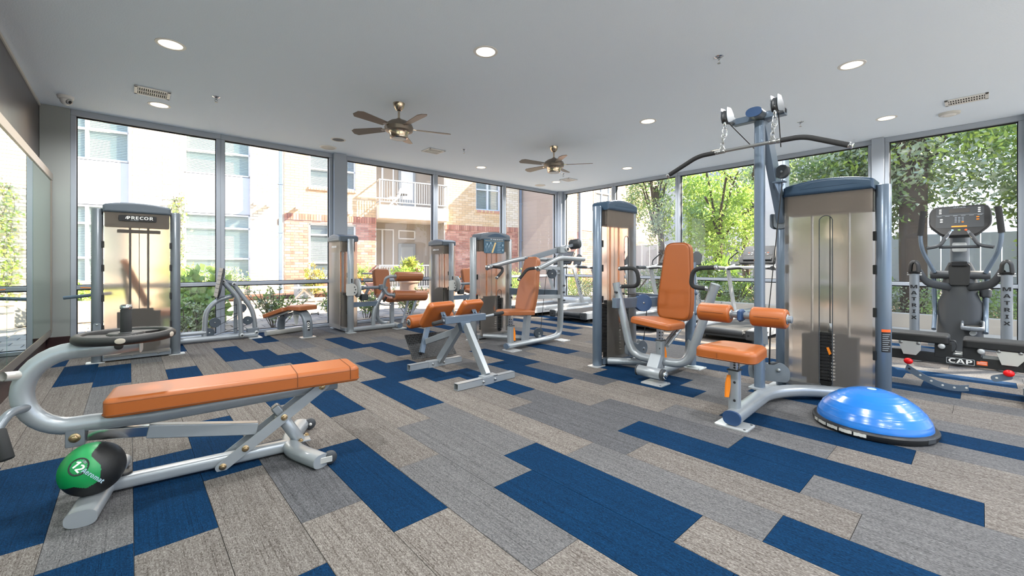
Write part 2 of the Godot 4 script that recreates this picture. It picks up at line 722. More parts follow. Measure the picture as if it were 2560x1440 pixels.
const PLANK := 0.968                  # length of a carpet plank; 0.25 wide
const PHASE := {-5: 3.1, -4: 4.4, -3: 5.71, -2: 5.51, -1: 8.485, 0: 8.09, 1: 6.12, 2: 7.318, 3: 6.118, 4: 7.97, 5: 6.1, 6: 6.97, 7: 6.08, 8: 5.21, 9: 6.1, 10: 3.845, 11: 6.1, 12: 0.985, 13: 6.05, 14: 6.96, 15: 1.284, 16: 3.0, 17: 0.556, 18: 2.69, 19: 0.45, 20: 1.4, 21: 1.956, 22: -0.8, 23: 2.9, 24: 0.9}
const BLUE := {-3: [1, 5], -2: [1, 4], -1: [-1, 3], 0: [0, 2], 1: [-1, 1, 3, 5], 3: [0, 2, 4], 4: [1, 3], 5: [-2, -1, 3, 5], 6: [-1, 1, 6], 7: [-2, 2], 8: [2, 4], 9: [-1, 1, 3], 10: [-1], 11: [1], 12: [0, 3], 13: [0, 4], 14: [-2, 0], 15: [3, 6], 17: [1, 4], 18: [0], 19: [0, 4], 21: [0, 2, 4], 22: [0]}
const GREY := {-1: [0, 2], 2: [0], 3: [3], 4: [-1], 5: [0], 6: [0, 4], 7: [-1, 3], 8: [-2, 0], 9: [-2, 0, 5], 10: [0, 2, 4], 11: [-1, 3], 12: [2], 13: [-2, -1, 2], 14: [-1, 2], 0: [4]}
const DARK := {2: [0], 8: [0], 9: [0], 10: [0], 12: [2]}


func plank_colour(n: int, k: int) -> String:
	if BLUE.has(n) and k in BLUE[n]:
		return "carpet_blue"
	if DARK.has(n) and k in DARK[n]:
		return "carpet_dark"
	if GREY.has(n) and k in GREY[n]:
		return "carpet_grey"
	var h: int = absi((n * 73856093) ^ (k * 19349663)) % 100
	if n <= 14:
		return "carpet_beige" if h < 62 else "carpet_sand"
	return "carpet_beige" if h < 42 else ("carpet_grey" if h < 72 else ("carpet_sand" if h < 92 else "carpet_blue"))


func floor_of_planks() -> void:
	var m := MB.new()
	box(m, Vector3((EX + WX) / 2, -0.106, (NZ + SZ) / 2), Vector3(EX - WX + 0.4, 0.2, SZ - NZ + 0.4))
	var fl := obj("floor", m, M.carpet_dark)
	struct(fl)
	var list := []
	for n in range(-4, 34):
		var x0 := maxf(n * 0.25 + 0.0117, WX)
		var x1 := minf(n * 0.25 + 0.2617, EX - 0.03)
		if x1 - x0 < 0.03:
			continue
		var ph: float = PHASE[n] if PHASE.has(n) else fposmod(n * 1.37, 3.872)
		for k in range(-6, 9):
			var z1 := minf(-(ph + k * 3.872) * 0.25, SZ)
			var z0 := maxf(-(ph + (k + 1) * 3.872) * 0.25, NZ + 0.02)
			if z1 - z0 < 0.03:
				continue
			var c := Vector3((x0 + x1) / 2, 0, (z0 + z1) / 2)
			var f := c.x * 0.6698 - c.z * 0.7426            # distance in front of the camera
			var s := c.x * 0.7426 + c.z * 0.6698
			var seen := f > 0.7 and absf(s) < f * 1.25 + 0.3
			list.append([(1.0 if seen else 0.0) / (f * f + 0.01), x0, x1, z0, z1, plank_colour(n, k)])
	list.sort_custom(func(a, b): return a[0] > b[0])
	var cache := {}
	var rest := {}
	for q in list.size():
		var d: Array = list[q]
		var size := Vector3(d[2] - d[1] - 0.0014, 0.006, d[4] - d[3] - 0.0014)
		var c := Vector3((d[1] + d[2]) / 2, -0.003, (d[3] + d[4]) / 2)
		if q < 298 and d[0] > 0:
			var key := "%.3f %.3f" % [size.x, size.z]
			if not cache.has(key):
				var b := MB.new()
				box(b, Vector3.ZERO, size, 0.0012)
				cache[key] = mesh_of(b)
			put("carpet_plank", cache[key], M[d[5]], fl, Transform3D(Basis(), c))
		else:
			if not rest.has(d[5]):
				rest[d[5]] = MB.new()
			box(rest[d[5]], c, size, 0.0)
	var am := ArrayMesh.new()
	for key in rest:
		var part := mesh_of(rest[key])
		am.add_surface_from_arrays(Mesh.PRIMITIVE_TRIANGLES, part.surface_get_arrays(0))
		am.surface_set_material(am.get_surface_count() - 1, M[key])
	var o := put("far_carpet_planks", am, null, fl)
	stuff(o)


func frame_bar(m: MB, a: Vector3, b: Vector3, along_x: bool) -> void:   # a box between two corners
	box(m, (a + b) / 2, (b - a).abs(), 0.004)


func window_unit(called: String, a: float, b: float, north: bool, y0 := 0.045, y1 := 2.842, at := NZ) -> void:
	# one glazed bay between a and b along its wall: frame bars, a mid rail, black gaskets and two panes
	var f := MB.new()
	var g := MB.new()
	var d := 0.05
	var q := func(u0: float, u1: float, v0: float, v1: float, w0: float, w1: float) -> Array:
		if north:
			return [Vector3(u0, v0, at - w1), Vector3(u1, v1, at - w0)]
		return [Vector3(EX + w0, v0, u0), Vector3(EX + w1, v1, u1)]
	for r in [[a, b, 0.0, y0, 0.0, 0.12], [a, b, y1, CEIL, 0.0, 0.12], [a, a + d, y0, y1, 0.0, 0.12], [b - d, b, y0, y1, 0.0, 0.12], [a + d, b - d, 0.733, 0.783, 0.005, 0.11]]:
		var p: Array = q.call(r[0], r[1], r[2], r[3], r[4], r[5])
		frame_bar(f, p[0], p[1], north)
	for v in [[y0, 0.733], [0.783, y1]]:
		for r in [[a + d, b - d, v[0], v[0] + 0.008], [a + d, b - d, v[1] - 0.014, v[1]], [a + d, a + d + 0.009, v[0], v[1]], [b - d - 0.009, b - d, v[0], v[1]]]:
			var p: Array = q.call(r[0], r[1], r[2], r[3], 0.045, 0.075)
			box(g, (p[0] + p[1]) / 2, (p[1] - p[0]).abs())
	var o := obj(called, f, M.window_frame)
	struct(o)
	obj("gasket", g, M.frame_gasket, o)
	for v in [[y0, 0.733], [0.783, y1]]:
		var w := MB.new()
		var p: Array = q.call(a + d, b - d, v[0], v[1], 0.06, 0.06)
		var lo: Vector3 = p[0]
		var hi: Vector3 = p[1]
		var out := Vector3(0, 0, 1) if north else Vector3(-1, 0, 0)
		var pts := [lo, Vector3(hi.x, lo.y, hi.z), hi, Vector3(lo.x, hi.y, lo.z)]
		var k0 := w.v.size()
		for pt in pts:
			w.vert(pt, out)
		w.face(k0, k0 + 1, k0 + 2, k0 + 3, out)
		obj("pane", w, M.window_glass, o)


func shell() -> void:
	var m := MB.new()
	box(m, Vector3((EX + WX) / 2, CEIL + 0.16, (NZ + SZ) / 2), Vector3(EX - WX + 0.5, 0.32, SZ - NZ + 0.5))
	struct(obj("ceiling", m, M.ceiling_paint))
	# west wall: dark laminate above and below the mirrors
	m = MB.new()
	box(m, Vector3(WX - 0.11, 1.46, (NZ + SZ) / 2), Vector3(0.22, 2.92, SZ - NZ + 0.24))
	var w := obj("wall_west", m, M.dark_laminate)
	struct(w)
	m = MB.new()
	box(m, Vector3(WX + 0.006, 2.894, (NZ + SZ) / 2), Vector3(0.012, 0.03, SZ - NZ))
	obj("ceiling_bead", m, M.off_white, w)
	m = MB.new()
	box(m, Vector3(WX + 0.035, 0.09, (NZ + SZ) / 2 + 0.1), Vector3(0.07, 0.18, SZ - NZ - 0.2), 0.004)
	struct(obj("baseboard_west", m, M.mahogany))
	m = MB.new()
	box(m, Vector3(-0.39, 1.46, SZ + 0.11), Vector3(1.0, 2.92, 0.22))
	box(m, Vector3(EX - 0.2, 1.46, SZ + 0.11), Vector3(0.6, 2.92, 0.22))
	struct(obj("wall_south", m, M.back_paint))
	# piers
	m = MB.new()
	box(m, Vector3(-0.655, 1.456, NZ - 0.06), Vector3(0.25, 2.913, 0.14), 0.003)
	struct(obj("wall_north_pier", m, M.wall_paint))
	m = MB.new()
	box(m, Vector3(-0.652, 0.09, NZ + 0.022), Vector3(0.25, 0.18, 0.024), 0.003)
	struct(obj("baseboard_north", m, M.mahogany))
	m = MB.new()
	box(m, Vector3(2.65, 1.456, NZ - 0.04), Vector3(0.2, 2.913, 0.24), 0.004)
	struct(obj("trim_1", m, M.window_frame))
	m = MB.new()
	box(m, Vector3(8.25, 1.456, NZ - 0.02), Vector3(0.10, 2.913, 0.2), 0.004)
	box(m, Vector3(EX + 0.02, 1.456, -7.27), Vector3(0.2, 2.913, 0.10), 0.004)
	struct(obj("trim_2", m, M.window_frame))
	m = MB.new()
	box(m, Vector3(EX + 0.04, 1.456, -1.035), Vector3(0.24, 2.913, 0.14), 0.004)
	struct(obj("trim_3", m, M.window_frame))
	m = MB.new()
	box(m, Vector3(EX + 0.04, 1.456, 0.46), Vector3(0.24, 2.913, 0.22), 0.004)
	struct(obj("trim_4", m, M.window_frame))
	# glazing, bay by bay
	window_unit("window_1", -0.53, 0.977, true)
	window_unit("window_2", 0.977, 2.55, true)
	window_unit("window_3", 2.75, 4.57, true)
	window_unit("window_4", 4.57, 6.40, true)
	window_unit("window_5", 6.40, 8.21, true)
	window_unit("window_6", -7.22, -5.705, false)
	window_unit("window_7", -5.705, -4.16, false)
	window_unit("window_8", -4.16, -2.66, false)
	window_unit("window_9", -2.66, -1.105, false)
	window_unit("window_10", -0.965, 0.355, false)
	window_unit("window_11", 0.565, 2.95, false)
	for k in 4:
		window_unit("window_%d" % (12 + k), 0.11 + k * 1.945, 2.055 + k * 1.945, true, 0.045, 2.842, SZ + 0.12)
	mirrors()


func mirrors() -> void:
	ORG = Vector3.ZERO
	var t := thing("wall_mirror", "long wall mirror in a pale metal frame on the dark west wall, reflecting the windows", "mirror", Vector3(-0.73, 0.2, -2.2))
	var z0 := -7.3
	var z1 := 2.9
	var m := MB.new()
	box(m, Vector3(-0.722, 2.06, (z0 + z1) / 2), Vector3(0.11, 0.085, z1 - z0), 0.006)
	box(m, Vector3(-0.728, 0.245, (z0 + z1) / 2), Vector3(0.1, 0.085, z1 - z0), 0.006)
	box(m, Vector3(-0.722, 1.15, z0 + 0.02), Vector3(0.1, 1.82, 0.04), 0.004)
	obj("frame", m, M.mirror_frame, t)
	m = MB.new()
	box(m, Vector3(-0.735, 1.15, (z0 + z1) / 2), Vector3(0.09, 1.76, z1 - z0 - 0.1))
	obj("backing", m, M.dark_laminate, t)
	var edges := [-7.255, -6.0, -4.87, -3.74, -2.61, -1.48, -0.35, 0.78, 1.91, 2.88]
	for k in edges.size() - 1:
		m = MB.new()
		box(m, Vector3(-0.682, 1.152, (edges[k] + edges[k + 1]) / 2), Vector3(0.006, 1.73, edges[k + 1] - edges[k] - 0.006))
		obj("mirror_pane", m, M.mirror_silver, t)
		if k > 0:
			m = MB.new()
			box(m, Vector3(-0.683, 1.152, edges[k]), Vector3(0.009, 1.73, 0.0055))
			obj("seam", m, M.mirror_edge, t)


func downlight(x: float, z: float, lit: bool, label: String) -> void:
	var t := thing("recessed_downlight", label, "ceiling light", Vector3(x, CEIL, z), "recessed downlights in the ceiling")
	var m := MB.new()
	lathe(m, PackedVector2Array([Vector2(0.082, 0.012), Vector2(0.084, -0.004), Vector2(0.105, -0.004), Vector2(0.108, 0.0)]), 32, Transform3D(Basis(), Vector3(x, CEIL, z)), 0.3)
	obj("trim_ring", m, M.white_enamel, t)
	m = MB.new()
	lathe(m, PackedVector2Array([Vector2(0.083, -0.002), Vector2(0.0, -0.0015)]), 32, Transform3D(Basis(), Vector3(x, CEIL, z)))
	obj("lamp_lens", m, M.lamp_glow if lit else M.lamp_off, t)
	if lit:
		var l := SpotLight3D.new()
		l.name = "lamp_light"
		l.position = Vector3(0, -0.02, 0)
		l.rotation_degrees.x = -90
		l.spot_angle = 80.0
		l.spot_angle_attenuation = 0.6
		l.spot_range = 14.0
		l.spot_attenuation = 2.0
		l.light_color = Color(1.0, 0.995, 0.985)
		l.light_energy = LAMP_ENERGY
		l.light_size = 0.08
		l.shadow_enabled = true
		t.add_child(l)


func vent(x: float, z: float, sx: float, sz: float, label: String) -> void:
	var t := thing("ceiling_vent", label, "vent", Vector3(x, CEIL, z))
	var m := MB.new()
	var o := Vector3(x, CEIL, z)
	box(m, o + Vector3(0, -0.003, 0), Vector3(sx - 0.01, 0.003, sz - 0.01))
	obj("duct_opening", m, M.vent_dark, t)
	m = MB.new()
	for s in [-1, 1]:
		box(m, o + Vector3(s * (sx / 2 - 0.014), -0.007, 0), Vector3(0.028, 0.012, sz), 0.002)
		box(m, o + Vector3(0, -0.007, s * (sz / 2 - 0.014)), Vector3(sx, 0.012, 0.028), 0.002)
	box(m, o + Vector3(0, -0.007, 0), Vector3(sx if sx > sz else 0.018, 0.010, 0.018 if sx > sz else sz), 0.001)
	obj("vent_frame", m, M.white_enamel, t)
	var long := maxf(sx, sz) - 0.056
	for k in 14:
		var p := -long / 2 + long * (k + 0.5) / 14
		m = MB.new()
		if sx > sz:
			box(m, o + Vector3(p, -0.006, 0), Vector3(0.007, 0.007, sz - 0.05), 0.0, Basis(Vector3.BACK, 0.5))
		else:
			box(m, o + Vector3(0, -0.006, p), Vector3(sx - 0.05, 0.007, 0.007), 0.0, Basis(Vector3.RIGHT, 0.5))
		obj("slat", m, M.white_enamel, t)


func ceiling_fan(x: float, z: float, ang: float, label: String) -> void:
	var t := thing("ceiling_fan", label, "ceiling fan", Vector3(x, CEIL, z), "ceiling fans")
	var o := Transform3D(Basis(), Vector3(x, CEIL, z))
	var m := MB.new()
	lathe(m, PackedVector2Array([Vector2(0.022, -0.085), Vector2(0.035, -0.08), Vector2(0.055, -0.05), Vector2(0.066, -0.012), Vector2(0.068, 0.0)]), 28, o)
	obj("canopy", m, M.fan_nickel, t)
	m = MB.new()
	lathe(m, PackedVector2Array([Vector2(0.0125, -0.2), Vector2(0.0125, -0.07)]), 16, o)
	obj("downrod", m, M.fan_nickel, t)
	m = MB.new()
	lathe(m, PackedVector2Array([Vector2(0.12, -0.335), Vector2(0.155, -0.325), Vector2(0.165, -0.285), Vector2(0.15, -0.248), Vector2(0.10, -0.212), Vector2(0.04, -0.19), Vector2(0.016, -0.172), Vector2(0.0, -0.17)]), 32, o)
	obj("motor_housing", m, M.fan_bronze, t)
	m = MB.new()
	lathe(m, PackedVector2Array([Vector2(0.085, -0.415), Vector2(0.102, -0.405), Vector2(0.108, -0.35), Vector2(0.118, -0.333), Vector2(0.0, -0.33)]), 32, o)
	obj("light_collar", m, M.fan_nickel, t)
	m = MB.new()
	lathe(m, PackedVector2Array([Vector2(0.0, -0.424), Vector2(0.05, -0.422), Vector2(0.086, -0.413)]), 28, o)
	obj("lamp_lens", m, M.white_enamel, t)
	for k in 5:
		m = MB.new()
		var a := ang + TAU * k / 5
		var d := Vector3(cos(a), 0, sin(a))
		var s := Vector3(-sin(a), 0, cos(a))
		var bs := Basis(d, Vector3.UP, s).rotated(d, 0.22)
		pad(m, PackedVector2Array([Vector2(0.20, -0.045), Vector2(0.55, -0.068), Vector2(0.60, -0.04), Vector2(0.61, 0.03), Vector2(0.57, 0.066), Vector2(0.20, 0.045)]), -0.004, 0.004, 0.002, 0.002, Transform3D(bs, Vector3(x, CEIL - 0.29, z)), 1)
		var bl := obj("fan_blade", m, M.fan_bronze, t)
		m = MB.new()
		box(m, Vector3(x, CEIL - 0.29, z) + d * 0.185, Vector3(0.09, 0.01, 0.04), 0.002, bs)
		obj("blade_bracket", m, M.fan_nickel, bl)


func ceiling_fittings() -> void:
	var where := {0.26: "west", 2.33: "centre-left", 5.04: "centre-right", 7.2: "east"}
	var names := {"0.26,-6.48": "round recessed downlight between the air vent and the first tall window", "0.26,-4.63": "bright oval-looking downlight left of the ceiling, nearest the dark wall", "2.33,-6.48": "unlit round downlight beside the white ceiling speaker by the window pier", "2.33,-2.93": "bright round downlight alone at the top middle of the ceiling", "5.04,-6.48": "small lit downlight beside the second fan above the balcony window", "5.04,-2.93": "lit downlight above the lat pulldown bar's left end, in the middle of the ceiling", "5.04,-0.82": "bright downlight above the lat pulldown tower, right of the sprinkler", "7.2,-6.48": "small lit downlight next to the vent nearest the far corner", "7.2,-4.63": "small lit downlight right of the far ceiling fan near the east windows", "7.2,-0.82": "lit downlight left of the round smoke detector near the east windows", "7.2,-2.93": "lit downlight near the east windows behind the lat pulldown boom"}
	for x in [0.26, 2.33, 5.04, 7.2]:
		for z in [-6.48, -4.63, -2.93, -0.82, 1.3, 2.6]:
			if z == -4.63 and x in [2.33, 5.04]:
				continue
			var key := "%s,%s" % [str(x), str(z)]
			downlight(x, z, key != "2.33,-6.48", names[key] if names.has(key) else "recessed ceiling downlight out of sight behind the camera")
	ceiling_fan(2.33, -4.55, 0.35, "near bronze ceiling fan with a bright nickel canopy, above the leg press and curl machines")
	ceiling_fan(5.02, -4.57, 0.9, "far bronze ceiling fan, smaller in view, near the glass corner")
	vent(0.185, -6.045, 0.30, 0.27, "square white supply vent beside the downlight at the upper left")
	vent(3.72, -6.06, 0.30, 0.27, "white ceiling vent between the near fan and a sprinkler head")
	vent(7.2, -6.12, 0.30, 0.27, "smallest white ceiling vent, close to the far glass corner")
	vent(7.05, -0.12, 0.24, 0.34, "white slotted ceiling vent above the elliptical trainer")
	var k := 0
	for p in [[2.36, -7.0, "flat white round ceiling speaker beside the unlit downlight at the pier"], [7.21, -7.0, "flat white round ceiling speaker nearest the far glass corner"]]:
		var t := thing("ceiling_speaker", p[2], "speaker", Vector3(p[0], CEIL, p[1]), "round ceiling speakers")
		var m := MB.new()
		lathe(m, PackedVector2Array([Vector2(0.0, -0.008), Vector2(0.105, -0.008)]), 32, Transform3D(Basis(), t.position))
		obj("grille", m, M.off_white, t)
		m = MB.new()
		lathe(m, PackedVector2Array([Vector2(0.105, -0.01), Vector2(0.122, -0.01), Vector2(0.127, 0.0)]), 32, Transform3D(Basis(), t.position))
		obj("rim", m, M.white_enamel, t)
	var sd := thing("smoke_detector", "round white smoke detector below the slotted vent at the right of the ceiling", "detector", Vector3(7.53, CEIL, -0.27))
	var mm := MB.new()
	lathe(mm, PackedVector2Array([Vector2(0.08, -0.028), Vector2(0.095, -0.022), Vector2(0.1, 0.0)]), 32, Transform3D(Basis(), sd.position))
	obj("base", mm, M.off_white, sd)
	mm = MB.new()
	lathe(mm, PackedVector2Array([Vector2(0.0, -0.042), Vector2(0.045, -0.04), Vector2(0.06, -0.028), Vector2(0.08, -0.027)]), 28, Transform3D(Basis(), sd.position))
	obj("sensor_cap", mm, M.white_enamel, sd)
	for p in [[0.72, -5.74, "sprinkler head right of the square vent at the upper left"], [3.95, -1.59, "sprinkler head left of the brightest downlight over the lat tower"], [4.055, -5.665, "sprinkler head between the vent and the far fan"], [6.65, -5.79, "tiny sprinkler head just below the far ceiling fan"], [6.55, -1.6, "tiny sprinkler head above the right grip of the pulldown bar"]]:
		var t := thing("fire_sprinkler", p[2], "sprinkler", Vector3(p[0], CEIL, p[1]), "fire sprinkler heads")
		var o := Transform3D(Basis(), t.position)
		var m := MB.new()
		lathe(m, PackedVector2Array([Vector2(0.016, -0.012), Vector2(0.03, -0.006), Vector2(0.038, 0.0)]), 20, o)
		obj("escutcheon", m, M.chrome, t)
		m = MB.new()
		lathe(m, PackedVector2Array([Vector2(0.009, -0.03), Vector2(0.009, -0.008)]), 10, o)
		for s in [-1, 1]:
			tube(m, bend([t.position + Vector3(s * 0.008, -0.028, 0), t.position + Vector3(s * 0.016, -0.04, 0), t.position + Vector3(0, -0.058, 0)], 0.006, 3), 0.0028, 0.0, Vector3.ZERO, 6)
		obj("yoke", m, M.chrome, t)
		m = MB.new()
		lathe(m, PackedVector2Array([Vector2(0.0, -0.062), Vector2(0.014, -0.062), Vector2(0.014, -0.058), Vector2(0.0, -0.057)]), 14, o)
		obj("deflector", m, M.steel, t)
	var c := thing("security_camera", "white dome security camera on the ceiling above the grey pier at the far left", "camera", Vector3(-0.53, CEIL, -6.84))
	var o2 := Transform3D(Basis(), c.position)
	mm = MB.new()
	lathe(mm, PackedVector2Array([Vector2(0.05, -0.038), Vector2(0.064, -0.03), Vector2(0.068, -0.012), Vector2(0.07, 0.0)]), 28, o2)
	obj("mount", mm, M.white_enamel, c)
	mm = MB.new()
	ball(mm, c.position + Vector3(0.004, -0.045, 0.0), Vector3(0.05, 0.055, 0.05))
	obj("eyeball", mm, M.white_enamel, c)
	mm = MB.new()
	var dr := Vector3(0.62, -0.35, 0.7).normalized()
	cyl(mm, c.position + Vector3(0.004, -0.05, 0) + dr * 0.03, c.position + Vector3(0.004, -0.05, 0) + dr * 0.056, 0.03, 20)
	obj("lens_hood", mm, M.steel, c)
	mm = MB.new()
	cyl(mm, c.position + Vector3(0.004, -0.05, 0) + dr * 0.05, c.position + Vector3(0.004, -0.05, 0) + dr * 0.058, 0.018, 16)
	obj("lens", mm, M.black_plastic, c)
	ORG = Vector3.ZERO


# ---------------------------------------------------------------- decline bench in the foreground
func bolt(m: MB, c: Vector3, out: Vector3, r := 0.011) -> void:
	cyl(m, c - out * 0.004, c + out * 0.003, r * 1.5, 16, 0.001)
	cyl(m, c, c + out * 0.011, r, 6, 0.002)


func roller(called: String, a: Vector3, b: Vector3, r: float, m0: Material, parent: Node, caps := true) -> void:   # an upholstered roll with gathered ends
	var m := MB.new()
	var l := (b - a).length()
	var t := along(a, b - a)
	var p := PackedVector2Array()
	p.push_back(Vector2(r * 0.42, 0.004))
	for k in 7:
		var x := PI / 2 * k / 6
		p.push_back(Vector2(r * 0.72 + r * 0.28 * sin(x), r * 0.28 * (1 - cos(x))))
	for k in 7:
		var x := PI / 2 * k / 6
		p.push_back(Vector2(r * 0.72 + r * 0.28 * cos(x), l - r * 0.28 * (1 - sin(x))))
	p.push_back(Vector2(r * 0.42, l - 0.004))
	var base := m.v.size()
	lathe(m, p, 36, t, 0.9)
	# gathers: pull every other meridian in a little towards both ends
	var inv := t.affine_inverse()
	for k in range(base, m.v.size()):
		var q := inv * m.v[k]
		var edge := minf(q.y, l - q.y)
		var an := atan2(q.z, q.x)
		var w := 1.0 - 0.05 * clampf(1.0 - edge / 0.05, 0.0, 1.0) * (0.5 + 0.5 * cos(an * 18.0)) + 0.006 * sin(an * 5.0 + q.y * 30.0)
		m.v[k] = t * Vector3(q.x * w, q.y, q.z * w)
	var o := obj(called, m, m0, parent)
	m = MB.new()
	tube(m, PackedVector2Array_to_seam(a, b, r), 0.0016, 0.0, Vector3.ZERO, 5)
	obj("seam", m, M.stitch, o)
	if caps:
		m = MB.new()
		for e in 2:
			var c := a if e == 0 else b
			var d := (a - b).normalized() * (1.0 if e == 0 else -1.0)
			cyl(m, c - d * 0.012, c + d * 0.004, r * 0.5, 20)
			cyl(m, c, c + d * 0.016, r * 0.26, 16)
		obj("end_cap", m, M.steel, o)


func PackedVector2Array_to_seam(a: Vector3, b: Vector3, r: float) -> PackedVector3Array:
	var d := (b - a).normalized()
	var side := Vector3(-a.x, EYE - a.y, -a.z)      # a lengthwise seam on the upper side
	side = (side - d * side.dot(d)).normalized()
	return PackedVector3Array([a + d * 0.03 + side * r * 0.995, b - d * 0.03 + side * r * 0.995])


func decline_bench() -> void:
	var t := thing("decline_bench", "large grey abdominal bench with a long orange pad in the left foreground", "bench", Vector3(-0.02, 0, -2.655))
	turned(t, -7.0)
	# axes of its own: x along the pad, y up, z towards the camera
	var m := MB.new()
	pad(m, rrect(1.085, 0.275, 0.045), 0.372, 0.456, 0.024, 0.010, Transform3D(Basis(), Vector3(0.487, 0, 0)))
	var p := obj("seat_pad", m, M.vinyl, t)
	m = MB.new()
	for x in [0.705, 0.975]:
		tube(m, bend([Vector3(x, 0.386, 0.1385), Vector3(x, 0.4567, 0.1385), Vector3(x, 0.4567, -0.1385), Vector3(x, 0.386, -0.1385)], 0.024, 5), 0.0022, 0.0, Vector3.ZERO, 6)
	obj("cross_seam", m, M.stitch, p)
	m = MB.new()
	var rim := PackedVector3Array()
	for q in rrect(1.087, 0.277, 0.045):
		rim.push_back(Vector3(0.487 + q.x, 0.384, q.y))
	rim.push_back(rim[0])
	tube(m, rim, 0.0028, 0.0, Vector3.UP, 6, false)
	var rim2 := PackedVector3Array()
	for q in rrect(1.083, 0.273, 0.045):
		rim2.push_back(Vector3(0.487 + q.x, 0.436, q.y))
	rim2.push_back(rim2[0])
	tube(m, rim2, 0.0016, 0.0, Vector3.UP, 6, false)
	obj("piping", m, M.stitch, p)
	# the main beam: under the pad, round the hook and up under the weight plate
	m = MB.new()
	var pts := [Vector3(0.93, 0.345, 0), Vector3(0.05, 0.33, 0), Vector3(-0.13, 0.33, 0)]
	var arc := PackedVector3Array()
	arc.push_back(Vector3(0.93, 0.345, 0))
	arc.push_back(Vector3(0.1, 0.322, 0))
	arc.push_back(Vector3(-0.12, 0.332, 0))
	for k in 17:
		var a := -PI / 2 - PI * k / 16
		arc.push_back(Vector3(-0.165 + 0.152 * cos(a), 0.488 + 0.156 * sin(a) + 0.016 * k / 16.0, 0))
	arc.push_back(Vector3(-0.05, 0.664, 0))
	arc.push_back(Vector3(0.058, 0.673, 0))
	tube(m, arc, 0.030, 0.037, Vector3(0, 0, 1).cross(Vector3(1, 0, 0)), 20)
	m = MB.new()
	tube(m, arc, 0.037, 0.031, Vector3(0, 0, 1), 20)
	obj("main_beam", m, M.silver, t)
	m = MB.new()
	ball(m, Vector3(-0.012, 0.668, 0.036), Vector3(0.016, 0.016, 0.004))
	obj("beam_hole", m, M.black_plastic, t)
	m = MB.new()
	plate(m, Vector3(0.061, 0.673, 0), Vector3(1, 0, 0), rrect(0.078, 0.088, 0.02), 0.006)
	obj("beam_end_plate", m, M.zinc, t)
	m = MB.new()
	cyl(m, Vector3(0.008, 0.69, 0), Vector3(0.008, 0.832, 0), 0.0205, 24)
	var hp := obj("roller_post", m, M.foam, t)
	m = MB.new()
	cyl(m, Vector3(0.008, 0.83, 0), Vector3(0.008, 0.853, 0), 0.022, 28, 0.005)
	obj("chrome_cap", m, M.chrome, hp)
	m = MB.new()
	tube(m, PackedVector3Array([Vector3(-0.31, 0.575, 0.0), Vector3(-0.355, 0.585, 0.055)]), 0.019, 0.0, Vector3.ZERO, 20, false)
	tube(m, PackedVector3Array([Vector3(-0.31, 0.575, 0.0), Vector3(-0.355, 0.585, 0.055)]), 0.016, 0.0, Vector3.ZERO, 20, false)
	obj("stub_sleeve", m, M.zinc, t)
	# hand grip on the near side of the hook
	m = MB.new()
	tube(m, bend([Vector3(-0.30, 0.44, 0.02), Vector3(-0.325, 0.45, 0.11), Vector3(-0.345, 0.40, 0.155), Vector3(-0.335, 0.37, 0.165)], 0.06), 0.0165, 0.0, Vector3.ZERO, 16)
	var hb := obj("handle_bar", m, M.grey_paint, t)
	m = MB.new()
	cyl(m, Vector3(-0.34, 0.40, 0.158), Vector3(-0.305, 0.292, 0.20), 0.0215, 22, 0.004)
	obj("hand_grip", m, M.foam, hb)
	# telescoping adjuster under the pad
	m = MB.new()
	box(m, Vector3(-0.155, 0.285, 0.0), Vector3(0.062, 0.085, 0.055), 0.003)
	obj("beam_bracket", m, M.grey_paint, t)
	m = MB.new()
	bar(m, Vector3(-0.12, 0.282, 0.0), Vector3(0.20, 0.238, 0.0), 0.038, 0.048)
	obj("chrome_inner_tube", m, M.chrome, t)
	m = MB.new()
	bar(m, Vector3(0.085, 0.253, 0.0), Vector3(0.53, 0.168, 0.0), 0.048, 0.062)
	obj("outer_tube", m, M.silver, t)
	# twin diagonal straps from the floor rail to the head of the pad
	for s in [-1, 1]:
		m = MB.new()
		var dir := (Vector3(0.85, 0.35, 0) - Vector3(0.377, 0.02, 0)).normalized()
		pad(m, rrect(0.64, 0.052, 0.026), -0.0035, 0.0035, 0.001, 0.001, Transform3D(Basis(dir, Vector3(0, 0, 1), dir.cross(Vector3(0, 0, 1))), Vector3(0.6135, 0.185, s * 0.046)), 1)
		var st := obj("strut_plate", m, M.silver, t)
		m = MB.new()
		for q in [[0.377, 0.02], [0.474, 0.088], [0.652, 0.212], [0.842, 0.345]]:
			bolt(m, Vector3(q[0], q[1], s * 0.05), Vector3(0, 0, s))
		obj("bolt", m, M.brass, st)
	m = MB.new()
	bolt(m, Vector3(-0.155, 0.283, 0.029), Vector3(0, 0, 1), 0.013)
	obj("bolt", m, M.brass, t)
	m = MB.new()
	box(m, Vector3(0.86, 0.335, 0), Vector3(0.13, 0.03, 0.075), 0.004)
	obj("pad_bracket", m, M.grey_paint, t)
	m = MB.new()
	cyl(m, Vector3(0.735, 0.05, 0.0), Vector3(0.635, 0.222, 0.0), 0.031, 20)
	box(m, Vector3(0.625, 0.245, 0), Vector3(0.045, 0.06, 0.06), 0.01, Basis(Vector3.BACK, 0.6))
	obj("rear_post", m, M.silver, t)
	m = MB.new()
	box(m, Vector3(0.74, 0.058, 0.0), Vector3(0.09, 0.008, 0.095), 0.002)
	var pp := obj("post_plate", m, M.silver, t)
	m = MB.new()
	for q in [Vector3(0.735, 0.062, 0.037), Vector3(0.775, 0.062, -0.03)]:
		bolt(m, q, Vector3.UP, 0.009)
	obj("bolt", m, M.brass, pp)
	# floor rail and feet
	m = MB.new()
	tube(m, PackedVector3Array([Vector3(-0.05, 0.038, 0), Vector3(0.70, 0.038, 0)]), 0.033, 0.030, Vector3.UP, 20, true, 0.6)
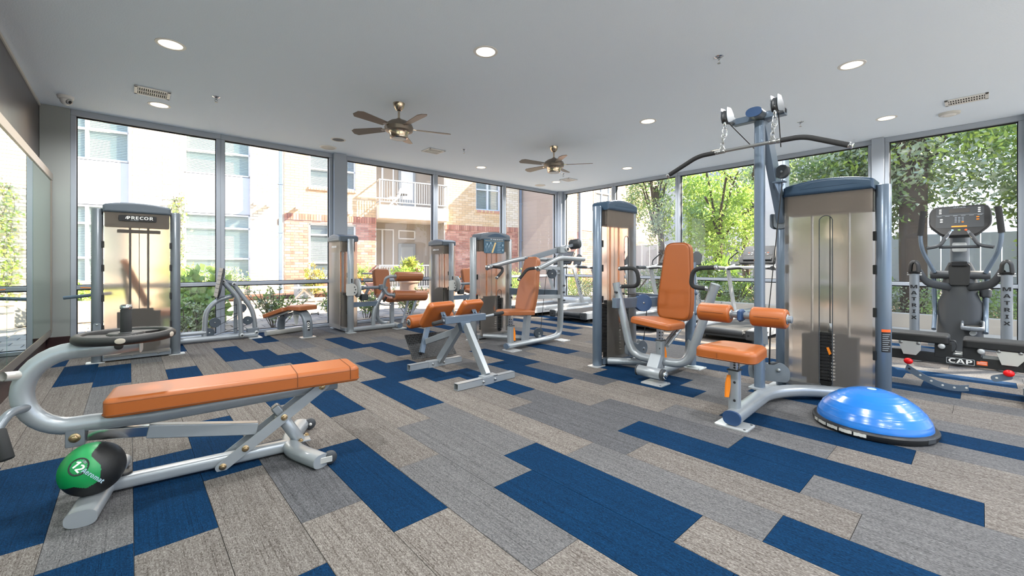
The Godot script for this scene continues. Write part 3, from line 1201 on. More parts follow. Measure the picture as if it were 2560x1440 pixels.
	obj("floor_rail", m, M.silver, t)
	m = MB.new()
	tube(m, PackedVector3Array([Vector3(-0.09, 0.033, 0.285), Vector3(-0.06, 0.033, -0.30)]), 0.05, 0.0325, Vector3.UP, 24, true, 0.75)
	obj("front_foot", m, M.silver, t)
	m = MB.new()
	tube(m, bend([Vector3(0.79, 0.035, 0.305), Vector3(0.69, 0.035, 0.08), Vector3(0.69, 0.035, -0.08), Vector3(0.79, 0.035, -0.305)], 0.14), 0.045, 0.034, Vector3.UP, 22, true, 0.75)
	obj("rear_foot", m, M.silver, t)
	for s in [-1, 1]:
		m = MB.new()
		cyl(m, Vector3(0.835, 0.036, s * 0.272), Vector3(0.835, 0.036, s * 0.295), 0.034, 26, 0.006)
		var wh := obj("wheel", m, M.charcoal, t)
		m = MB.new()
		cyl(m, Vector3(0.835, 0.036, s * 0.26), Vector3(0.835, 0.036, s * 0.304), 0.009, 14)
		box(m, Vector3(0.812, 0.036, s * 0.305), Vector3(0.06, 0.03, 0.005), 0.002)
		obj("axle", m, M.zinc, wh)
	# rubber stop on the rail
	m = MB.new()
	cyl(m, Vector3(0.0, 0.066, -0.012), Vector3(0.0, 0.078, -0.012), 0.03, 20)
	obj("rubber_stop", m, M.rubber, t)
	weight_plate(t.transform * Vector3(0.008, 0, 0))
	medicine_ball(t.transform * Vector3(-0.085, 0, 0.10))


func weight_plate(at: Vector3) -> void:
	ORG = Vector3.ZERO
	var t := thing("weight_plate", "black rubber-coated weight plate with worn grip holes lying flat on the bench hook", "weight plate", Vector3(at.x, 0.709, at.z))
	turned(t, -7.0)
	var m := MB.new()
	var c := Vector3(0, 0, 0)
	# a disc with three hand holes: outer rim, hub and three webs
	lathe(m, PackedVector2Array([Vector2(0.145, -0.012), Vector2(0.152, -0.019), Vector2(0.170, -0.019), Vector2(0.180, -0.010), Vector2(0.182, 0.0), Vector2(0.180, 0.010), Vector2(0.170, 0.019), Vector2(0.152, 0.019), Vector2(0.145, 0.012), Vector2(0.145, -0.012)]), 48, Transform3D(Basis(), c), 0.9)
	obj("rim", m, M.rubber, t)
	m = MB.new()
	lathe(m, PackedVector2Array([Vector2(0.026, -0.016), Vector2(0.062, -0.016), Vector2(0.068, -0.010), Vector2(0.068, 0.010), Vector2(0.062, 0.016), Vector2(0.026, 0.016), Vector2(0.026, -0.016)]), 36, Transform3D(Basis(), c), 0.6)
	obj("hub", m, M.rubber, t)
	m = MB.new()
	lathe(m, PackedVector2Array([Vector2(0.0225, -0.0165), Vector2(0.0265, -0.0165), Vector2(0.0265, 0.018), Vector2(0.0225, 0.018), Vector2(0.0225, -0.0165)]), 28, Transform3D(Basis(), c))
	obj("bore_ring", m, M.steel, t)
	for k in 3:
		m = MB.new()
		var a0 := TAU * k / 3 + 0.25
		var o := PackedVector2Array()
		for q in 9:
			var a := a0 + 1.15 * q / 8
			o.push_back(Vector2(cos(a), sin(a)) * 0.15)
		for q in 9:
			var a := a0 + 1.15 - 1.15 * q / 8
			o.push_back(Vector2(cos(a), sin(a)) * 0.06)
		pad(m, o, -0.008, 0.008, 0.002, 0.002, Transform3D(), 1)
		obj("web", m, M.rubber, t)
	for k in 5:
		m = MB.new()
		var a := 0.9 + 0.17 * k
		box(m, Vector3(cos(a), 0.0095, sin(a)) * Vector3(0.10 + 0.004 * k, 1, 0.10 + 0.004 * k), Vector3(0.05, 0.004, 0.006), 0.001, Basis(Vector3.UP, -a))
		obj("raised_rib", m, M.rubber, t)
	for q in [[1.55, 0.0], [0.35, 0.0]]:
		m = MB.new()
		var d := Vector3(cos(q[0]), 0, sin(q[0]))
		ball(m, d * 0.1795, Vector3(0.004, 0.012, 0.019), 16, 10, Basis(d, Vector3.UP, d.cross(Vector3.UP)))
		obj("worn_patch", m, M.concrete, t)


func medicine_ball(at: Vector3) -> void:
	ORG = Vector3.ZERO
	var r := 0.108
	var t := thing("medicine_ball", "green and black textured medicine ball marked 12 resting against the decline bench rail", "medicine ball", Vector3(at.x, 0.16, at.z))
	turned(t, 0)
	var m := MB.new()
	ball(m, Vector3.ZERO, Vector3.ONE * r, 56, 36)
	# pebbled skin
	var o := obj("black_shell", m, M.rubber, t)
	# the green panel: a patch of the same ball, a hair larger, cut along an S curve
	m = MB.new()
	var to := Vector3(-at.x, EYE - 0.16, -at.z).normalized()
	var rt := Vector3.UP.cross(to).normalized()
	var bs := Basis(rt, to.cross(rt), to)              # x right, y up, z to where the camera stands
	var nu := 96
	var nv := 72
	var grid := []
	for j in nv + 1:
		var row := []
		for k in nu + 1:
			var a := lerpf(-1.5, 0.55, float(k) / nu)
			var b := lerpf(-1.15, 1.35, float(j) / nv)
			row.append(Vector2(a, b))
		grid.append(row)
	var keep := func(p: Vector2) -> bool:
		# inside the green field: right edge bulges in near the top, then swells; a dark corner at the lower left
		var edge := 0.30 - 0.42 * exp(-pow((p.y - 0.55) / 0.38, 2.0)) + 0.10 * sin(p.y * 2.2 - 0.4) + (0.35 if p.y > 0.98 else 0.0) * smoothstep(0.98, 1.2, p.y)
		if p.x > edge:
			return false
		if p.y < -0.52 + 0.25 * (p.x + 0.9) * (p.x + 0.9) - 0.30 * smoothstep(-0.75, -0.15, p.x):
			return false
		return true
	var ids := {}
	for j in nv + 1:
		for k in nu + 1:
			var p: Vector2 = grid[j][k]
			var d := Vector3(sin(p.x) * cos(p.y), sin(p.y), cos(p.x) * cos(p.y))
			var bump := 0.0007 * (sin(p.x * 70.0) * sin(p.y * 70.0))
			ids[j * 1000 + k] = m.vert(bs * d * (r + 0.0012 + bump), bs * d)
	for j in nv:
		for k in nu:
			if keep.call((grid[j][k] + grid[j + 1][k + 1]) / 2.0):
				var a: int = ids[j * 1000 + k]
				m.face(a, ids[j * 1000 + k + 1], ids[(j + 1) * 1000 + k + 1], ids[(j + 1) * 1000 + k], m.n[a])
	obj("green_panel", m, M.ball_green, o)
	# printed disc and numerals
	var dd := bs * Vector3(sin(-0.42) * cos(0.18), sin(0.18), cos(-0.42) * cos(0.18))
	m = MB.new()
	var up := bs * Vector3(-0.75, 0.66, 0.0)
	pad(m, circle(0.036, 32), 0.0, 0.0018, 0.0005, 0, facing(dd * (r + 0.0004), dd, up), 1)
	for k in m.v.size():      # follow the ball
		m.v[k] = m.v[k].normalized() * (r + 0.0028)
	obj("print_disc", m, M.black_print, o)
	var lt := looking(dd * (r + 0.0005), dd, bs * Vector3(0.80, 0.55, 0.2))
	text("numerals", "12", 0.030, M.white_print, o, lt, true, false, 0.003)
	var lt2 := looking(dd * (r + 0.001) + lt.basis.y * 0.024, dd + lt.basis.y * 0.2, lt.basis.y)
	text("small_print", "LBS", 0.008, M.grey_print, o, lt2, true, false, 0.003)
	var d3 := bs * Vector3(sin(0.0) * cos(-0.28), sin(-0.28), cos(-0.28))
	text("brand_print", "Aeromat", 0.016, M.ball_print if M.has("ball_print") else M.sign_pale, o, looking(d3 * (r + 0.0004), d3, bs * Vector3(0.72, 0.6, 0.2)), true, false, 0.003)
	ORG = Vector3.ZERO


# ---------------------------------------------------------------- weight-stack towers and their machines
func slotted_panel(m: MB, w: float, h: float, th: float, c: Vector2, sw: float, sh: float, t: Transform3D) -> void:
	# a sheet in the x-y plane (z through it), its lower edge at y = 0, with an upright stadium-shaped slot centred on c
	var angs := []
	for q in [Vector2(-w / 2, 0), Vector2(w / 2, 0), Vector2(w / 2, h), Vector2(-w / 2, h)]:
		angs.append(fposmod((q - c).angle(), TAU))
	for k in 72:
		var a := TAU * k / 72
		# denser sampling near the slot's round ends
		var near := false
		for x in angs:
			if absf(x - a) < 0.01:
				near = true
		if not near:
			angs.append(a)
	for e in 2:
		for k in 16:
			var b := PI * (k + 0.5) / 16 + (0.0 if e == 0 else PI)
			var q := Vector2(cos(b), sin(b)) * sw / 2 + Vector2(0, (sh - sw) / 2 * (1 if e == 0 else -1))
			angs.append(fposmod(q.angle(), TAU))
	angs.sort()
	var outer := []
	var inner := []
	for a in angs:
		var d := Vector2(cos(a), sin(a))
		var tx := INF if absf(d.x) < 1e-6 else ((w / 2 if d.x > 0 else -w / 2) - c.x) / d.x
		var ty := INF if absf(d.y) < 1e-6 else ((h if d.y > 0 else 0.0) - c.y) / d.y
		outer.append(c + d * minf(tx, ty))
		var s := (sh - sw) / 2
		var l := INF if absf(d.x) < 1e-6 else absf(sw / 2 / d.x)
		if absf(d.y * l) > s or l == INF:      # on a round end
			var cy := s * signf(d.y)
			var bq := -d.y * cy
			l = -bq + sqrt(maxf(0.0, bq * bq - (cy * cy - sw * sw / 4)))
		inner.append(c + d * l)
	var cnt := angs.size()
	for f in 2:
		var z := th / 2 if f == 0 else -th / 2
		var nn := t.basis * Vector3(0, 0, 1.0 if f == 0 else -1.0)
		var base := m.v.size()
		for k in cnt:
			m.vert(t * Vector3(outer[k].x, outer[k].y, z), nn)
			m.vert(t * Vector3(inner[k].x, inner[k].y, z), nn)
		for k in cnt:
			var a := base + k * 2
			var b := base + ((k + 1) % cnt) * 2
			m.face(a, b, b + 1, a + 1, nn)
	for ring in [outer, inner]:
		var sg := 1.0 if ring == outer else -1.0
		for k in cnt:
			var p: Vector2 = ring[k]
			var q: Vector2 = ring[(k + 1) % cnt]
			var e := (q - p).normalized()
			var nn := t.basis * (Vector3(e.y, -e.x, 0) * sg)
			var base := m.v.size()
			for x in [[p, -1], [q, -1], [q, 1], [p, 1]]:
				m.vert(t * Vector3(x[0].x, x[0].y, th / 2 * x[1]), nn)
			m.face(base, base + 1, base + 2, base + 3, nn)


func tower(t: Node3D, pa: Vector3, pb: Vector3, out: Vector3, h: float, posts: Material, capm: Material, inset: Material, o := {}) -> void:
	var u := (pb - pa).normalized()                     # to the reader's right when looking against out
	var w := (pb - pa).length()
	var mid := (pa + pb) / 2
	var bs := Basis(u, Vector3.UP, out)
	var front: float = o.get("front", 0.085)
	var pw: float = o.get("pw", w - 0.105)
	var m: MB
	for p in [pa, pb]:
		m = MB.new()
		cyl(m, p + Vector3(0, 0.008, 0), p + Vector3(0, h, 0), 0.047, 28, 0.004)
		var po := obj("post", m, posts, t)
		m = MB.new()
		pad(m, rrect(0.15, 0.13, 0.02), 0.0, 0.009, 0.002, 0.001, Transform3D(bs, p + u * (0.012 if p == pb else -0.012)), 1)
		obj("base_plate", m, M.pale_steel, po)
		m = MB.new()
		for y in [0.36, 0.68, 1.0, 1.25]:
			if y < h - 0.25:
				box(m, p + u * (0.045 if p == pa else -0.045) + out * 0.03 + Vector3(0, y * h / 1.63, 0), Vector3(0.022, 0.07, 0.02), 0.003, bs)
		obj("panel_clip", m, M.black_plastic, po)
	# top cap
	m = MB.new()
	var cw := pw + 0.02
	var prof := PackedVector2Array()
	prof.push_back(Vector2(-cw / 2, 0.035))
	prof.push_back(Vector2(cw / 2, 0.035))
	prof.push_back(Vector2(cw / 2, -0.035))
	for k in 13:
		var x := lerpf(cw / 2 - 0.02, -cw / 2 + 0.02, k / 12.0)
		prof.push_back(Vector2(x, -0.045 - 0.038 * (1 - pow(x / (cw / 2), 2))))
	prof.push_back(Vector2(-cw / 2, -0.035))
	pad(m, prof, -front - 0.02, front + 0.02, 0.025, 0.02, facing(mid + Vector3(0, h, 0), out), 4)
	var cp := obj("cap", m, capm, t)
	if inset:
		m = MB.new()
		var lens := PackedVector2Array()
		for k in 13:
			var x := lerpf(-0.17, 0.2, k / 12.0)
			lens.push_back(Vector2(x, -0.010 - 0.014 * (x + 0.17)))
		for k in 11:
			var x := lerpf(0.2, -0.17, (k + 1) / 12.0)
			lens.push_back(Vector2(x, -0.012 - 0.050 * sin(PI * clampf((0.2 - x) / 0.37, 0, 1))))
		pad(m, lens, front + 0.015, front + 0.0225, 0.002, 0.0, facing(mid + Vector3(0, h, 0), out), 1)
		obj("cap_inset", m, inset, cp)
	# frosted shrouds
	var ph := h - 0.075
	for s in [1, -1]:
		m = MB.new()
		var pt := Transform3D(bs, mid + out * front * s + Vector3(0, 0.055, 0))
		if s == 1 and o.has("slot"):
			var sl: Array = o.slot
			slotted_panel(m, pw, ph, 0.005, Vector2(sl[0], (sl[1] + sl[2]) / 2 - 0.055), sl[3], sl[2] - sl[1], pt)
		else:
			box(m, pt * Vector3(0, ph / 2, 0), Vector3(pw, ph, 0.005), 0.0, bs)
		var pn := obj("frosted_panel", m, M.bronze_acrylic, t)
		if s == 1 and o.has("slot"):
			var sl: Array = o.slot
			m = MB.new()
			var ring := PackedVector3Array()
			for k in 41:
				var a := TAU * k / 40
				ring.push_back(pt * Vector3(sl[0] + cos(a) * sl[3] / 2, (sl[1] + sl[2]) / 2 - 0.055 + sin(a) * sl[3] / 2 + signf(sin(a)) * ((sl[2] - sl[1] - sl[3]) / 2 if absf(sin(a)) > 1e-3 else 0.0), 0.0025))
			tube(m, ring, 0.0035, 0.0, out, 6, false)
			obj("slot_trim", m, M.charcoal, pn)
	# header box, floor beam
	m = MB.new()
	box(m, mid + Vector3(0, h - 0.105, 0), Vector3(pw - 0.01, 0.17, front * 1.5), 0.006, bs)
	obj("header_box", m, M.smoke_band, t)
	m = MB.new()
	box(m, mid + Vector3(0, 0.045, 0) + out * 0.03, Vector3(w - 0.08, 0.06, 0.055), 0.004, bs)
	box(m, mid + Vector3(0, 0.045, 0) - out * 0.05, Vector3(w - 0.08, 0.05, 0.04), 0.004, bs)
	var fb := obj("floor_beam", m, posts, t)
	m = MB.new()
	for x in [-0.05, 0.17]:
		bolt(m, mid + u * x + out * 0.058 + Vector3(0, 0.05, 0), out, 0.008)
	obj("bolt", m, M.steel, fb)
	# guide rods and stack
	var gs: float = o.get("rods", 0.085)
	var sx: float = o.get("stack_x", 0.0)
	for s in [-1, 1]:
		m = MB.new()
		rod(m, mid + u * (sx + s * gs) + Vector3(0, 0.06, 0), mid + u * (sx + s * gs) + Vector3(0, h - 0.19, 0), 0.010, 12)
		obj("guide_rod", m, o.get("rod_mat", M.steel), t)
	m = MB.new()
	rod(m, mid + u * sx + Vector3(0, 0.5, 0), mid + u * sx + Vector3(0, h - 0.19, 0), 0.0035, 8)
	obj("lift_cable", m, M.cable, t)
	var n: int = o.get("plates", 15)
	var top: float = o.get("stack_top", 0.5)
	var step := (top - 0.12) / n
	for k in n:
		m = MB.new()
		var wide := 0.36 if k < n - 1 else 0.24
		box(m, mid + u * sx + Vector3(0, 0.12 + step * (k + 0.5), 0), Vector3(wide, step - 0.002, 0.10), 0.002, bs)
		if o.has("slot"):
			cyl(m, mid + u * sx + out * 0.046 + Vector3(0, 0.12 + step * (k + 0.5), 0), mid + u * sx + out * 0.054 + Vector3(0, 0.12 + step * (k + 0.5), 0), 0.006, 10, 0.001)
		var pl := obj("stack_plate", m, M.stack_iron, t)
		if o.has("slot"):
			text("plate_number", str((n - k) * 10 + (5 if k % 2 else 0)), 0.012, M.white_print, pl, looking(mid + u * (sx + 0.03) + out * 0.0505 + Vector3(0, 0.12 + step * (k + 0.5), 0), out), true, false, 0.001)
	m = MB.new()
	box(m, mid + u * sx + Vector3(0, 0.09, 0), Vector3(0.3, 0.05, 0.08), 0.004, bs)
	obj("stack_rest", m, M.stack_iron, t)
	if o.has("slot"):
		m = MB.new()
		var py := 0.12 + step * (n * 0.62)
		pad(m, PackedVector2Array([Vector2(-0.012, -0.026), Vector2(0.004, -0.03), Vector2(0.02, 0.02), Vector2(0.006, 0.032)]), 0.0, 0.016, 0.004, 0.002, facing(mid + u * sx + out * 0.052 + Vector3(0, py, 0), out), 2)
		obj("selector_pin", m, M.orange_plastic, t)
		m = MB.new()
		cyl(m, mid + u * sx + Vector3(0, top, 0), mid + u * sx + Vector3(0, top + 0.07, 0), 0.012, 14)
		obj("stem_collar", m, M.steel, t)
	if o.has("warning"):
		var p: Vector3 = o.warning
		var d := Vector3(-p.x, 0, -p.z)
		var ax := pa if pa.distance_to(Vector3(p.x, 0, p.z)) < pb.distance_to(Vector3(p.x, 0, p.z)) else pb
		d = (Vector3(p.x, 0, p.z) - ax).normalized()
		m = MB.new()
		var tt := looking(ax + Vector3(0, p.y, 0), d)
		for k in 9:      # a sticker that follows the round post
			var a := lerpf(-0.62, 0.62, k / 8.0)
			for yy in [-0.085, 0.062]:
				m.vert(tt * Vector3(sin(a) * 0.0476, yy, cos(a) * 0.0476), tt.basis * Vector3(sin(a), 0, cos(a)))
		for k in 8:
			m.face(k * 2, k * 2 + 2, k * 2 + 3, k * 2 + 1, m.n[k * 2])
		var st := obj("warning_sticker", m, M.black_print, t)
		m = MB.new()
		for k in 9:
			var a := lerpf(-0.62, 0.62, k / 8.0)
			for yy in [0.062, 0.082]:
				m.vert(tt * Vector3(sin(a) * 0.0476, yy, cos(a) * 0.0476), tt.basis * Vector3(sin(a), 0, cos(a)))
		for k in 8:
			m.face(k * 2, k * 2 + 2, k * 2 + 3, k * 2 + 1, m.n[k * 2])
		obj("sticker_header", m, M.orange_print, st)
		m = MB.new()
		for r in 9:
			for k in 6:
				var a := lerpf(-0.5, 0.5 - 0.3 * ((r * 7) % 3) / 2.0, k / 5.0)
				for yy in [0.048 - 0.0145 * r, 0.043 - 0.0145 * r]:
					m.vert(tt * Vector3(sin(a) * 0.0480, yy, cos(a) * 0.0480), tt.basis * Vector3(sin(a), 0, cos(a)))
			for k in 5:
				var b := r * 12 + k * 2
				m.face(b, b + 2, b + 3, b + 1, m.n[b])
		obj("sticker_lines", m, M.grey_print, st)


func brand(t: Node, s: float, at: Vector3, out: Vector3) -> void:   # three slashes and the maker's word, as printed on the caps
	var l := looking(at, out)
	text("brand_lettering", "PRECOR", s, M.white_print, t, Transform3D(l.basis, at + l.basis.x * s * 0.45), true, true, 0.0015, 1.25)
	var m := MB.new()
	for k in 3:
		var x := -s * (3.15 - k * 0.33) + s * 0.1
		pad(m, PackedVector2Array([Vector2(x - s * 0.02, s * 0.36), Vector2(x + s * 0.13, s * 0.36), Vector2(x + s * 0.34, -s * 0.36), Vector2(x + s * 0.19, -s * 0.36)]), -0.0008, 0.0012, 0, 0, facing(at, out), 1)
	obj("brand_stripes", m, M.white_print, t)


func disc(called: String, c: Vector3, ax: Vector3, r: float, th: float, parent: Node, grooved := true, m0: Material = null) -> void:
	var m := MB.new()
	var a := ax.normalized()
	lathe(m, PackedVector2Array([Vector2(0, -th / 2), Vector2(r - 0.004, -th / 2), Vector2(r, -th / 2 + 0.004), Vector2(r * (0.93 if grooved else 1.0), 0), Vector2(r, th / 2 - 0.004), Vector2(r - 0.004, th / 2), Vector2(0, th / 2)]), 36, along(c, a), 0.3)
	var o := obj(called, m, m0 if m0 else M.pulley, parent)
	m = MB.new()
	cyl(m, c - a * (th / 2 + 0.004), c + a * (th / 2 + 0.004), minf(0.010, r * 0.25), 14, 0.002)
	obj("axle_pin", m, M.steel, o)


func lever(t: Node, a: Vector3, b: Vector3, wide: float, side: Vector3) -> void:
	var m := MB.new()
	var d := (b - a).normalized()
	var l := (b - a).length()
	pad(m, PackedVector2Array([Vector2(-wide * 0.35, -l / 2), Vector2(wide * 0.35, -l / 2), Vector2(wide * 0.5, l * 0.1), Vector2(wide * 0.25, l / 2), Vector2(-wide * 0.25, l / 2), Vector2(-wide * 0.5, l * 0.1)]), -0.008, 0.008, 0.003, 0.003, Transform3D(Basis(d.cross(side).normalized(), side, d), (a + b) / 2), 2)
	obj("adjust_lever", m, M.orange_plastic, t)


func towers() -> void:
	leg_press()
	leg_curl()
	shoulder_press()
	chest_press()
	lat_pulldown()
	flat_bench()
	back_extension()


func leg_press() -> void:
	var t := thing("leg_press", "leg press with a tall frosted tower and gridded foot plate, farthest left by the windows", "exercise machine", Vector3(0.07, 0, -6.256))
	var a := Vector3(-0.254, 0, -6.256)
	var b := Vector3(0.394, 0, -6.256)
	tower(t, a, b, Vector3(0, 0, 1), 1.63, M.grey_paint, M.cap_grey, null, {"stack_top": 0.55, "front": 0.07, "stack_x": 0.01, "rods": 0.075, "rod_mat": M.charcoal})
	var m := MB.new()
	plate(m, Vector3(0.068, 1.538, -6.176), Vector3(0, 0, 1), rrect(0.31, 0.062, 0.012), 0.006, 0.002)
	var bd := obj("name_badge", m, M.black_print, t)
	brand(bd, 0.034, Vector3(0.07, 1.543, -6.1725), Vector3(0, 0, 1))
	text("machine_name", "LEG PRESS", 0.010, M.grey_print, bd, looking(Vector3(0.04, 1.516, -6.1725), Vector3(0, 0, 1)), true, false, 0.001)
	m = MB.new()
	box(m, Vector3(0.08, 1.40, -6.256), Vector3(0.36, 0.035, 0.06), 0.004)
	obj("rod_bracket", m, M.stack_iron, t)
	m = MB.new()
	pad(m, rrect(0.062, 0.125, 0.018), 0.0, 0.006, 0.002, 0, facing(Vector3(-0.254, 0.36, -6.2115), Vector3(0, 0, 1)), 2)
	var cv := obj("cover_plate", m, M.grey_paint, t)
	m = MB.new()
	for y in [0.315, 0.405]:
		bolt(m, Vector3(-0.254, y, -6.2065), Vector3(0, 0, 1), 0.007)
	obj("bolt", m, M.steel, cv)
	m = MB.new()
	box(m, Vector3(-0.235, 0.10, -6.212), Vector3(0.035, 0.022, 0.012), 0.002)
	obj("serial_label", m, M.black_print, t)
	# seat and side handle behind the tower
	m = MB.new()
	cyl(m, Vector3(-0.545, 0.668, -6.80), Vector3(-0.15, 0.705, -6.78), 0.019, 18)
	obj("side_handle", m, M.slate, t)
	m = MB.new()
	box(m, Vector3(-0.36, 0.775, -6.75), Vector3(0.10, 0.012, 0.03), 0.004, Basis(Vector3.BACK, -0.1))
	obj("adjust_lever", m, M.orange_plastic, t)
	m = MB.new()
	pad(m, rrect(0.36, 0.42, 0.06), 0.40, 0.475, 0.03, 0.012, Transform3D(Basis(), Vector3(0.30, 0, -6.98)))
	obj("seat_pad", m, M.vinyl_tan, t)
	m = MB.new()
	pad(m, rrect(0.40, 0.62, 0.08), 0.0, 0.075, 0.03, 0.012, facing(Vector3(0.02, 0.80, -6.98), Vector3(0.93, 0.36, 0)))
	obj("back_pad", m, M.vinyl_tan, t)
	m = MB.new()
	bar(m, Vector3(0.05, 0.38, -6.98), Vector3(0.47, 0.37, -6.98), 0.08, 0.05)
	bar(m, Vector3(0.28, 0.06, -6.98), Vector3(0.28, 0.38, -6.98), 0.06, 0.08, Vector3.RIGHT)
	bar(m, Vector3(0.02, 0.38, -7.0), Vector3(-0.06, 1.0, -7.0), 0.05, 0.05, Vector3.RIGHT)
	obj("seat_frame", m, M.grey_paint, t)
	# floor track
	m = MB.new()
	tube(m, PackedVector3Array([Vector3(0.10, 0.045, -6.93), Vector3(1.36, 0.045, -6.93)]), 0.034, 0.034, Vector3.UP, 18, true, 0.75)
	obj("base_tube", m, M.silver, t)
	m = MB.new()
	tube(m, PackedVector3Array([Vector3(0.12, 0.045, -7.14), Vector3(1.30, 0.045, -7.14)]), 0.03, 0.03, Vector3.UP, 16)
	obj("base_tube", m, M.silver, t)
	m = MB.new()
	tube(m, PackedVector3Array([Vector3(0.20, 0.125, -6.97), Vector3(0.76, 0.125, -6.97)]), 0.027, 0.0, Vector3.ZERO, 16)
	obj("cross_tube", m, M.silver, t)
	m = MB.new()
	pad(m, rrect(0.16, 0.24, 0.02), 0.0, 0.010, 0.002, 0, Transform3D(Basis(), Vector3(1.32, 0, -6.93)), 1)
	obj("base_plate", m, M.pale_steel, t)
	# arch that carries the foot plate
	m = MB.new()
	tube(m, bend([Vector3(0.742, 0.07, -6.98), Vector3(0.76, 0.40, -6.98), Vector3(0.87, 0.545, -6.98), Vector3(1.10, 0.615, -6.98)], 0.16, 8), 0.031, 0.0, Vector3.ZERO, 18)
	obj("arch_tube", m, M.silver, t)
	m = MB.new()
	tube(m, bend([Vector3(0.935, 0.815, -6.90), Vector3(1.129, 0.565, -6.90), Vector3(1.155, 0.06, -6.90)], 0.10, 8), 0.031, 0.0, Vector3.ZERO, 18)
	obj("near_link", m, M.silver, t)
	m = MB.new()
	tube(m, bend([Vector3(1.075, 0.765, -6.99), Vector3(1.311, 0.385, -6.99), Vector3(1.345, 0.06, -6.99)], 0.12, 8), 0.031, 0.0, Vector3.ZERO, 18)
	obj("far_link", m, M.silver, t)
	m = MB.new()
	tube(m, PackedVector3Array([Vector3(0.93, 0.815, -6.96), Vector3(1.08, 0.775, -6.96)]), 0.022, 0.03, Vector3.UP, 14)
	box(m, Vector3(1.30, 0.10, -6.96), Vector3(0.14, 0.075, 0.09), 0.006)
	obj("link_bracket", m, M.grey_paint, t)
	m = MB.new()
	rod(m, Vector3(1.11, 0.08, -7.06), Vector3(1.11, 0.56, -7.06), 0.024)
	obj("rear_upright", m, M.silver, t)
	m = MB.new()
	for q in [Vector3(1.075, 0.765, -6.955), Vector3(0.938, 0.81, -6.865), Vector3(1.155, 0.058, -6.862), Vector3(1.34, 0.072, -6.91)]:
		cyl(m, q, q + Vector3(0, 0, 0.018), 0.028, 20, 0.004)
	var pv := obj("pivot_cap", m, M.pale_steel, t)
	m = MB.new()
	for q in [Vector3(1.075, 0.765, -6.936), Vector3(0.938, 0.81, -6.846), Vector3(1.155, 0.058, -6.843), Vector3(1.34, 0.072, -6.891)]:
		cyl(m, q, q + Vector3(0, 0, 0.005), 0.013, 14, 0.001)
	obj("pivot_screw", m, M.charcoal, pv)
	# gridded foot plate, standing across the track
	m = MB.new()
	var ft := Basis(Vector3(0, 0, 1), Vector3(-0.17, -0.985, 0).normalized(), Vector3(1, -0.1726, 0).normalized())
	var fc := Vector3(0.895, 0.80, -6.97)
	plate(m, fc + Vector3(0.02, 0, 0), Vector3(-0.985, 0.17, 0), roundpoly(PackedVector2Array([Vector2(-0.17, -0.19), Vector2(0.17, -0.19), Vector2(0.19, 0.12), Vector2(0.12, 0.22), Vector2(-0.12, 0.22), Vector2(-0.19, 0.12)]), 0.04), 0.022, 0.004)
	var fp := obj("foot_plate", m, M.charcoal, t)
	var f2 := facing(fc + Vector3(0.006, 0.002, 0), Vector3(-0.985, 0.17, 0))
	for r in 7:
		for c in 4:
			m = MB.new()
			pad(m, rrect(0.075, 0.05, 0.006, 2), 0.0, 0.005, 0.0015, 0, Transform3D(f2.basis, f2 * Vector3(-0.125 + c * 0.083, 0, -0.165 + r * 0.057)), 1)
			obj("tread_tile", m, M.concrete, fp)
	m = MB.new()
	bar(m, Vector3(0.91, 0.82, -6.97), Vector3(0.95, 0.80, -6.97), 0.10, 0.10)
	obj("plate_mount", m, M.grey_paint, t)
	disc("pulley", Vector3(0.858, 0.25, -6.96), Vector3(0, 0, 1), 0.066, 0.03, t)
	disc("pulley", Vector3(1.237, 0.25, -6.93), Vector3(0, 0, 1), 0.060, 0.03, t)
	disc("pulley", Vector3(1.175, 0.425, -7.0), Vector3(0, 0, 1), 0.060, 0.03, t)
	disc("pulley", Vector3(0.80, 0.115, -6.99), Vector3(0, 0, 1), 0.060, 0.03, t)
	m = MB.new()
	for q in [[Vector3(0.80, 0.06, -6.975), Vector3(1.24, 0.192, -6.935)], [Vector3(0.858, 0.188, -6.955), Vector3(1.21, 0.37, -7.0)], [Vector3(0.80, 0.40, -6.96), Vector3(1.16, 0.485, -7.0)], [Vector3(0.87, 0.312, -6.96), Vector3(1.18, 0.365, -7.0)]]:
		rod(m, q[0], q[1], 0.0035, 8)
	obj("cable", m, M.cable, t)
	ORG = Vector3.ZERO


